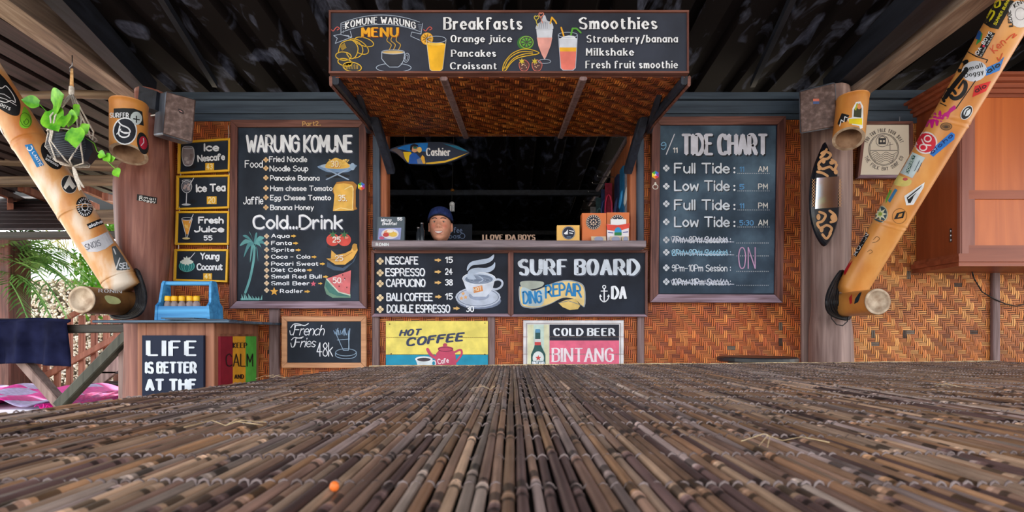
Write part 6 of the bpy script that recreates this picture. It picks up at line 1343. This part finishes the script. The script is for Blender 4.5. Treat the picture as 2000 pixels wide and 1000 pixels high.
H_ = zcr - zchin; zt_ = lambda t: zchin + t*H_
SH = mat('shirt_navy', (24, 30, 54), .85)
m = MB(); ns = 32; rw = [(-.66, .18, .125, .13), (-.55, .175, .12, .12), (-.45, .185, .125, .125), (-.32, .205, .135, .125), (-.22, .222, .125, .115), (-.15, .212, .098, .105), (-.105, .15, .08, .09), (-.082, .10, .069, .08)]
vs = [(hx + w_*math.cos(2*math.pi*j/ns), cy + .02 + (b if math.sin(2*math.pi*j/ns) > 0 else f)*math.sin(2*math.pi*j/ns), zchin + dz) for dz, w_, f, b in rw for j in range(ns)]
m.add(vs, [(i*ns+j, i*ns+(j+1) % ns, (i+1)*ns+(j+1) % ns, (i+1)*ns+j) for i in range(len(rw)-1) for j in range(ns)])
for s in (-1, 1):
    z_ = zchin - .19; m.tube([(hx+s*.15, cy+.02, z_+.01), (hx+s*.19, cy+.02, z_), (hx+s*.225, cy+.03, z_-.16), (hx+s*.232, cy+.035, z_-.2)], [.06, .064, .062, .063], 16)
m.build('shirt', SH, pm, smooth=True)
m = MB()
for s in (-1, 1): m.tube([(hx+s*.08, cy+.02, .98), (hx+s*.088, cy+.02, .9), (hx+s*.095, cy+.02, .53), (hx+s*.097, cy+.035, .12)], [.1, .098, .075, .065], 16)
m.build('trousers', mat('trousers_dark', (40, 40, 46), .9), pm, smooth=True)
def fy(u_, t, o_=0):  # front surface of the face: cast onto the body mesh
    best = None; z = zt_(t)
    for v in bm_.v[14*96:59*96]:
        d = (v[0]-hx-u_)**2 + (v[2]-z)**2
        if v[1] < cy and (best is None or d < best[0]): best = (d, v[1])
    return best[1] - o_
for s in (-1, 1):
    ex, et = s*.0305, .568; ey = fy(ex, et)
    MB().ball((hx+ex, ey + .0075, zt_(et)), .0125, .010, .0052, 14, 10, (226, 218, 212)).build('eyeball', M['skinc'], pm, smooth=True)
    MB().ball((hx+ex, ey + .0005, zt_(et)), .0050, .0035, .0046, 12, 8, (22, 14, 14)).build('iris', M['skinc'], pm, smooth=True)
    MB().tube([(hx+ex-.0145, ey+.002, zt_(et)-.001), (hx+ex-.006, ey-.003, zt_(et)+.0052), (hx+ex+.006, ey-.003, zt_(et)+.0052), (hx+ex+.0145, ey+.002, zt_(et)-.001)], [.001, .002, .002, .001], 6, (64, 34, 30)).build('eyelid', M['skinc'], pm, smooth=True)
    MB().tube([(hx+ex-.0135, ey+.002, zt_(et)-.002), (hx+ex, ey-.002, zt_(et)-.0062), (hx+ex+.0135, ey+.002, zt_(et)-.002)], [.0008, .0016, .0008], 6, (176, 108, 88)).build('eyelid', M['skinc'], pm, smooth=True)
    bp = [(hx+s*(.012+k*.0085), fy(s*(.012+k*.0085), .66)-.0005, zt_(.650 + .028*math.sin(.4+k*.5))) for k in range(6)]
    MB().tube(bp, [.002, .0034, .0036, .0032, .0026, .001], 6, (36, 24, 24)).build('eyebrow', M['skinc'], pm, smooth=True)
    # ear
    m = MB(); m.ball((hx+s*.0785, cy+.006, zt_(.46)), .009, .019, .031, 12, 8, (228, 158, 132)); m.tube([(hx+s*(.0825+.004*math.sin(k*.45)), cy-.008+.02*math.sin(k*.45), zt_(.46)+.028*math.cos(k*.45)) for k in range(8)], .0035, 6, (236, 170, 142)); m.build('ear', M['skinc'], pm, smooth=True)
    MB().tube([(hx+s*.023, fy(s*.023, .41)-.0002, zt_(.405)), (hx+s*.034, fy(s*.034, .31)-.0006, zt_(.31)), (hx+s*.038, fy(s*.038, .22)-.0004, zt_(.22))], [.0005, .0010, .0005], 5, (206, 134, 110)).build('smile_crease', M['skinc'], pm, smooth=True)
    MB().ball((hx+s*.0085, fy(s*.0085, .385)-.0006, zt_(.385)), .0042, .003, .0022, 8, 6, (96, 46, 42)).build('nostril', M['skinc'], pm, smooth=True)
def mz(x, up): return zt_(.235) + .0085*x*x + (.0078 if up else -.0085)*(1-abs(x)**2.2)
def my(x, z): return fy(.030*x, (z - zchin)/H_, .0022)
XS = [i/10 for i in range(-10, 11)]
m = MB(); m.add([(hx + .029*x, my(x, mz(x, k)), mz(x, k)) for k in (0, 1) for x in XS], [(i, i+1, 22+i, 21+i) for i in range(20)], (246, 240, 236)); m.build('teeth', M['skinc'], pm)
for up in (1, 0):
    MB().tube([(hx + .030*x, my(x, mz(x, up)) + .0002, mz(x, up) + (.0016 if up else -.002)*(1-abs(x))) for x in XS], [(.0026 if up else .0034)*(.3 + .7*(1-x*x)) for x in XS], 8, (206, 112, 104)).build('lip', M['skinc'], pm, smooth=True)
# hair and backwards cap
CPM = noisecol('cap_navy', (20, 32, 78), (36, 54, 112), (60, 60, 60), .85, bump=.15)
m = MB(); ns = 36
def capring(t, w_, f, b): return [(hx + w_*math.cos(2*math.pi*j/ns), cy + (b if math.sin(2*math.pi*j/ns) > 0 else f)*math.sin(2*math.pi*j/ns), zt_(t) - .034*max(0, -0+abs(math.cos(2*math.pi*j/ns)))**2*max(0, min(1, (1.1-t)/.3))) for j in range(ns)]
rws = [capring(*q) for q in ((.765, .086, .094, .108), (.78, .090, .098, .112), (.85, .092, .098, .114), (.92, .086, .092, .110), (1.02, .072, .076, .092), (1.07, .048, .052, .062), (1.09, .02, .02, .03), (1.095, .002, .002, .002))]
m.add([v for r in rws for v in r], [(i*ns+j, i*ns+(j+1) % ns, (i+1)*ns+(j+1) % ns, (i+1)*ns+j) for i in range(len(rws)-1) for j in range(ns)]); m.build('cap_crown', CPM, pm, smooth=True)
q = capring(.785, .0915, .0995, .1135); m = MB().tube([Vector(v) + Vector((0, 0, -.001)) for v in q], .0045, 6, closed=True); m.build('cap_band', mat('cap_dark', (20, 22, 44), .8), pm, smooth=True)
m = MB(); bw = [(-.075+.0125*i) for i in range(13)]; m.add([(hx+x, cy+.10+.075*(k/4)*math.sqrt(max(0, 1-(x/.08)**2)), zt_(.74)-.01*(k/4) - .2*x*x*4) for k in range(5) for x in bw], [(k*13+i, k*13+i+1, (k+1)*13+i+1, (k+1)*13+i) for k in range(4) for i in range(12)]); o = m.build('cap_brim', CPM, pm, smooth=True); so = o.modifiers.new('s', 'SOLIDIFY'); so.thickness = .003
MB().ball((hx, cy, zt_(1.09)), .006, .006, .004, 8, 6).build('cap_button', CPM, pm, smooth=True)
m = MB(); hr = [capring(*q) for q in ((.50, .0775, .02, .098), (.6, .0795, .035, .102), (.74, .081, .07, .104))]
ids = [j for j in range(ns) if math.sin(2*math.pi*j/ns) > -.30]; m.add([v for r in hr for v in r], [(i*ns+j, i*ns+(j+1) % ns, (i+1)*ns+(j+1) % ns, (i+1)*ns+j) for i in range(2) for j in ids]); m.build('hair', mat('hair_black', (18, 14, 14), .6), pm, smooth=True)
# ================================================================ OUTSIDE, left
# veranda ceiling of dark planks beyond the left beam
vc = bpy.data.objects.new('ceiling_veranda', None); col.objects.link(vc); vc['kind'] = 'structure'; OFF[vc.name] = Vector((0, 0, 0))
zp = ZC + 1.75; x = -2.42; k = 0
while x > -6.2:
    w_ = .205; MB().box((x - w_ + .06, 1.0, zp + U(0, .012)), (x, 6.3, zp + .03)).build('ceiling_plank', M['plank_dk'], vc); x -= w_; k += 1
MB().box((-6.3, .9, zp + .032), (-2.40, 6.3, zp + .05)).build('ceiling_backing', M['black'], vc)
tag(MB().tube([P(20, 184, 3.6), P(70, 186, 3.6), P(150, 184, 3.6), P(262, 187, 3.6)], [.03, .026, .028, .03], 12).build('cross_pole', M['beam_x'], None, smooth=True), 'thin grey pole crossing below the dark veranda planks', 'pole')
BG = 'rough beams of the hut behind the hanging plant'
def far_beam(p, q, w_, h_, lab, mt='beam_x'): return tag(MB().bev(p, q, w_, h_, b=.01).build('hut_beam', M[mt], None), lab, 'beam', BG)
far_beam(P(-60, 300, 5.2), P(250, 318, 5.2), .14, .17, 'thick rough beam of the hut, highest one behind the plant')
far_beam(P(-60, 356, 5.3), P(250, 352, 5.3), .10, .09, 'pale squared beam of the hut under the thick rough one')
far_beam(P(150, 425, 5.6), P(250, 423, 5.6), .10, .14, 'short brown beam of the hut beside the trunk, lowest one', 'beam_x')
for i, (x0, y0, x1, y1) in enumerate(((-20, 366, 60, 400), (40, 366, 130, 405), (100, 366, 190, 405), (160, 366, 245, 402), (20, 404, 20, 378), (205, 384, 250, 398))):
    tag(MB().bev(P(x0, y0, 5.5), P(x1, y1, 6.4), .05, .08).build('hut_rafter', M['baluster'], None), ('leftmost sloping reddish rafter of the hut roof', 'second sloping reddish rafter of the hut from the left', 'third sloping reddish rafter, just behind the leaning pole', 'fourth sloping reddish rafter, right of the leaning pole', 'short upright reddish hut rafter at the picture edge', 'short reddish hut rafter touching the trunk')[i], 'rafter', 'reddish rafters of the hut roof')
m = MB()
hr_ = thing('hut_roof', 'dark slatted roof slope of the neighbouring hut at left', 'roof', P(40, 460, 5.0))
for i in range(9):
    k0, k1 = i/9, (i+.9)/9
    f = lambda k, s: P(-90 + (s*250), 405 + k*62 + (s*0), 6.2 - k*1.6)
    a0 = Vector((-6.6, 6.4 - k0*1.8, ZC + (1.72 - k0*.78))); a1 = Vector((-5.75 + 1.75*k0, 6.4 - k0*1.8, ZC + (1.72 - k0*.78))); b0 = Vector((-6.6, 6.4 - k1*1.8, ZC + (1.72 - k1*.78))); b1 = Vector((-5.75 + 1.75*k1, 6.4 - k1*1.8, ZC + (1.72 - k1*.78)))
    MB().hexa([b0, b1, a1, a0], [v + Vector((0, 0, .02)) for v in (b0, b1, a1, a0)]).build('roof_slat', M['plank_dk'], hr_)
MB().bev(P(-60, 461, 4.5), P(262, 459, 4.5), .08, .06).build('eaves_beam', M['rail_dk'], hr_)
MB().box((-7.4, 6.9, 2.44), (-2.3, 6.95, 3.2)).build('gable_board', M['black'], hr_)
po = thing('veranda_post', 'square reddish wooden post at the far left edge', 'post', P(20, 760, 5.9)); MB().bev((X(18, 5.9), 5.9, 0), (X(18, 5.9), 5.9, Z(466, 5.9)), .27, .27, b=.012).build('shaft', M['frame_v'], po); MB().bev((X(18, 5.9)-.05, 5.9, Z(466, 5.9)+.03), (X(64, 5.9), 5.9, Z(466, 5.9)+.03), .15, .06).build('bracket', M['box_wood'], po)
# foreground railing with V braces
rl = thing('veranda_railing', 'dark weathered railing with V-shaped braces left of the cupboard', 'railing', P(130, 800, 3.3)); D = 3.3
MB().bev(P(-260, 648, D), P(268, 641, D), .07, .055).build('top_rail', M['rail_dk'], rl)
MB().bev(P(258, 640, D), (X(258, D), D, 0), .055, .07).build('post', M['rail_dk'], rl); MB().bev(P(243, 655, D+.04), (X(243, D+.04), D+.04, 0), .05, .05).build('post', M['trunk_grey'], rl)
MB().bev(P(255, 650, D), P(118, 792, D), .06, .07, up=(0, 1, 0)).build('brace', M['rail_y'], rl); MB().bev(P(-40, 606, D+.02), P(124, 794, D+.02), .055, .07, up=(0, 1, 0)).build('brace', M['trunk_grey'], rl); MB().bev(P(-200, 835, D), P(268, 835, D), .06, .06).build('bottom_rail', M['rail_dk'], rl)
# cloth
m = MB(); nx, nz = 44, 22; vs = []
for j in range(nz+1):
    for i in range(nx+1):
        u, v = i/nx, j/nz; x = -60 + 190*u + 4*v*u; y = 622 + v*(90 - 6*math.sin(u*5)*.5) + 2*math.sin(u*7); fold = .018*math.sin(u*19 + v*2) * (.3+v) + .01*math.sin(u*43+1)*v
        vs.append(P(x, y, 3.22) + Vector((0, fold + (.03 if v < .05 else 0), 0)))
vs2 = []
for j in range(nz+1):
    for i in range(nx+1):
        u, v = i/nx, j/nz; vs2.append(P(-60 + 176*u, 622 + v*86, 3.38) + Vector((0, .012*math.sin(u*15), 0)))
q = lambda n_: [(j*(nx+1)+i, j*(nx+1)+i+1, (j+1)*(nx+1)+i+1, (j+1)*(nx+1)+i) for j in range(nz) for i in range(nx)]
m.add(vs, q(0)); m.add(vs2, q(0)); n1 = len(vs); m.f += [(i, i+1, n1+i+1, n1+i) for i in range(nx)]; m.c += [None]*nx
o = solo(m, 'draped_cloth', M['navy_cloth'], 'dark navy cloth folded over the railing at far left', 'cloth', smooth=True); so = o.modifiers.new('s', 'SOLIDIFY'); so.thickness = .004
# daybed with pink towel
db = thing('daybed', 'low daybed with pale cover under the pink towel', 'daybed', P(60, 860, 4.3)); D = 4.3
dz = .27; MB().bev((-5.6, 4.7, dz-.06), (X(190, 4.2), 4.7, dz-.06), 1.6, .1, b=.03).build('mattress', mat('bed_white', (226, 222, 236), .8), db)
for x in (-5.0, -4.3, X(185, 4.2)-.05):
    for y in (4.0, 5.4): MB().bev((x, y, 0), (x, y, dz-.1), .05, .05).build('leg', M['rail_dk'], db)
def towel(name, label, x0, x1, y0, y1, c1, c2, seed):
    rg = random.Random(seed); m = MB(); nx, ny = 40, 24; vs = []
    for j in range(ny+1):
        for i in range(nx+1):
            u, v = i/nx, j/ny; vs.append((x0+(x1-x0)*u + .02*math.sin(v*9), y0+(y1-y0)*v + .02*math.sin(u*11), dz + .012 + .05*(.5+.5*math.sin(u*15+seed+v*3))*(.5+.5*math.sin(v*9+seed)) + .02*math.sin(u*31+v*13)))
    m.v = vs
    for j in range(ny):
        for i in range(nx): m.f.append((j*(nx+1)+i, j*(nx+1)+i+1, (j+1)*(nx+1)+i+1, (j+1)*(nx+1)+i)); m.c.append(c1 if (i//4+j//6) % 3 else c2)
    o = solo(m, name, M['colour'], label, 'towel', smooth=True); so = o.modifiers.new('s', 'SOLIDIFY'); so.thickness = .006
towel('pink_towel', 'crumpled hot pink and lilac striped towel spread on the daybed', -5.5, X(120, 4.2), 3.92, 5.45, (236, 40, 160), (196, 180, 226), 1)
towel('pink_towel', 'bright pink towel bunched at the right end of the daybed', X(128, 4.2), X(192, 4.2), 3.92, 5.2, (238, 24, 150), (216, 60, 170), 4)
# stair with red-brown balusters
stt = thing('outdoor_stair', 'red-brown wooden stair with vertical balusters behind the railing', 'stair', P(150, 800, 6.2)); D = 6.2
for i, px in enumerate((52, 74, 90, 112, 136, 160, 184, 208, 228)):
    yt = 690 - (px-52)*.42; MB().bev(P(px, 800, D), P(px, 616 if px > 120 else 640, D), .065, .04, up=(0, 1, 0)).build('baluster', M['baluster'], stt)
MB().bev(P(60, 750, D-.05), P(262, 640, D-.05), .07, .04, up=(0, 1, 0)).build('handrail', M['baluster'], stt); MB().bev(P(60, 660, D-.05), P(160, 605, D-.05), .06, .04, up=(0, 1, 0)).build('handrail', M['baluster'], stt)
MB().bev(P(150, 770, D-.3), P(262, 680, D-.3), .2, .05, up=(0, 1, 0)).build('stringer', M['trunk_grey'], stt)
for i in range(4): MB().bev(P(150 + i*18, 792 - i*22, D-.2), P(270, 792 - i*22, D-.2), .25, .03).build('tread', M['plank_dk'], stt)
# pebble wall: countless small stones
m = MB(); rg = random.Random(5)
for i in range(5200):
    px, py = rg.uniform(-30, 290), rg.uniform(545, 800); o_ = P(px, py, 7.0); r = rg.uniform(.012, .022); k = rg.uniform(.75, 1.1); c_ = rg.choice([(244, 236, 222), (232, 220, 200), (250, 246, 238), (214, 198, 178), (240, 232, 224), (176, 156, 138)])
    m.ball(o_, r*1.3, r*.7, r*k, 5, 3, c_)
solo(m, 'pebble_wall_face', M['colour'], 'pale pebble-dash stone facing of the garden wall', 'pebbles', kind='stuff', smooth=True)
struct(MB().box((X(-40, 7.05), 7.04, 0), (X(300, 7.05), 7.2, Z(548, 7.05))), 'wall_garden', mat('mortar', (120, 106, 92), .9))
# palm and shrubs
def frond(base, tip, droop, n, L, parent, c='palm', wid=.012):
    base, tip = Vector(base), Vector(tip); pts = []
    for i in range(n+1): t = i/n; p = base.lerp(tip, t); p.z += droop*4*t*(1-t) ; pts.append(p)
    m = MB().tube(pts[::2] if n > 6 else pts, .008, 5)
    for i in range(1, n+1):
        t = i/n; d = (pts[i]-pts[i-1]).normalized(); s_ = d.cross(Vector((0, .3, 1))).normalized(); l = L*math.sin(math.pi*(.12+.83*t))
        for s in (-1, 1):
            e = pts[i] + s_*s*l*.75 + d*l*.6 + Vector((0, U(-.05, .05), -l*.35)); mid = pts[i].lerp(e, .5) + Vector((0, 0, l*.1)); w_ = d*wid
            m.add([pts[i]-w_*.5, pts[i]+w_*.5, mid+w_, mid-w_, e], [(0, 1, 2, 3), (3, 2, 4)])
    m.build('frond', M[c], parent)
pa = thing('palm_tree', 'green palm with long arching fronds behind the railing', 'palm', P(40, 760, 6.0)); MB().tube([(X(-40, 6.0), 6.0, 0), (X(-36, 6.0), 6.0, .9), (X(-30, 6.0), 6.0, 1.6)], [.16, .13, .11], 14).build('palm_stem', M['trunk_grey'], pa, smooth=True)
bs = P(-30, 560, 6.0)
for (x, y, dr, d) in ((95, 470, .1, 5.8), (150, 500, .25, 5.9), (175, 545, .35, 5.8), (160, 590, .4, 5.7), (130, 620, .4, 5.6), (110, 640, .35, 5.8), (80, 500, .15, 6.1), (60, 440, .05, 6.0), (145, 560, .3, 6.1), (90, 600, .3, 5.7), (120, 530, .3, 5.9), (60, 640, .3, 5.6), (180, 600, .5, 6.1)):
    frond(bs + Vector((U(-.05, .1), U(-.05, .05), U(-.1, .1))), P(x, y, d), dr, 26, .34, pa)
pb = thing('palm_frond_overhang', 'thin yellowish palm frond hanging behind the leaning pole', 'palm', P(160, 520, 6.4))
M['palm_y'] = noisecol('palm_yellow', (170, 176, 90), (226, 216, 150), (4, 4, 4), .5, bump=0)
frond(P(80, 440, 6.4), P(166, 520, 6.4), .0, 30, .45, pb, 'palm_y', .008); frond(P(230, 440, 6.6), P(90, 480, 6.6), .05, 26, .35, pb, 'palm_y', .008)
sh_ = thing('leafy_shrub', 'bright green leafy shrub seen between leaning pole and trunk', 'shrub', P(190, 600, 6.5)); m = MB(); rg = random.Random(3)
for i in range(900):
    k = rg.random(); px, py = (rg.gauss(190, 22), rg.gauss(525, 35)) if k < .7 else (rg.uniform(110, 240), rg.gauss(440, 9)); d = rg.uniform(6.2, 6.8); o_ = P(px, py, d); an = rg.uniform(0, 6.3); l = rg.uniform(.03, .06); v = Vector((math.cos(an), rg.uniform(-.5, .5), math.sin(an)))*l; w_ = Vector((-math.sin(an), .3, math.cos(an)))*l*.4
    m.add([o_-v, o_+w_, o_+v, o_-w_], [(0, 1, 2, 3)])
o = m.build('foliage', M['leaf'], sh_, kind='stuff')
for i in range(5): MB().tube([P(190, 620, 6.5), P(186+i*5, 570, 6.5), P(165+i*14, 500+U(-20, 20), 6.5)], [.015, .01, .005], 6).build('branch', M['trunk_grey'], sh_, smooth=True)
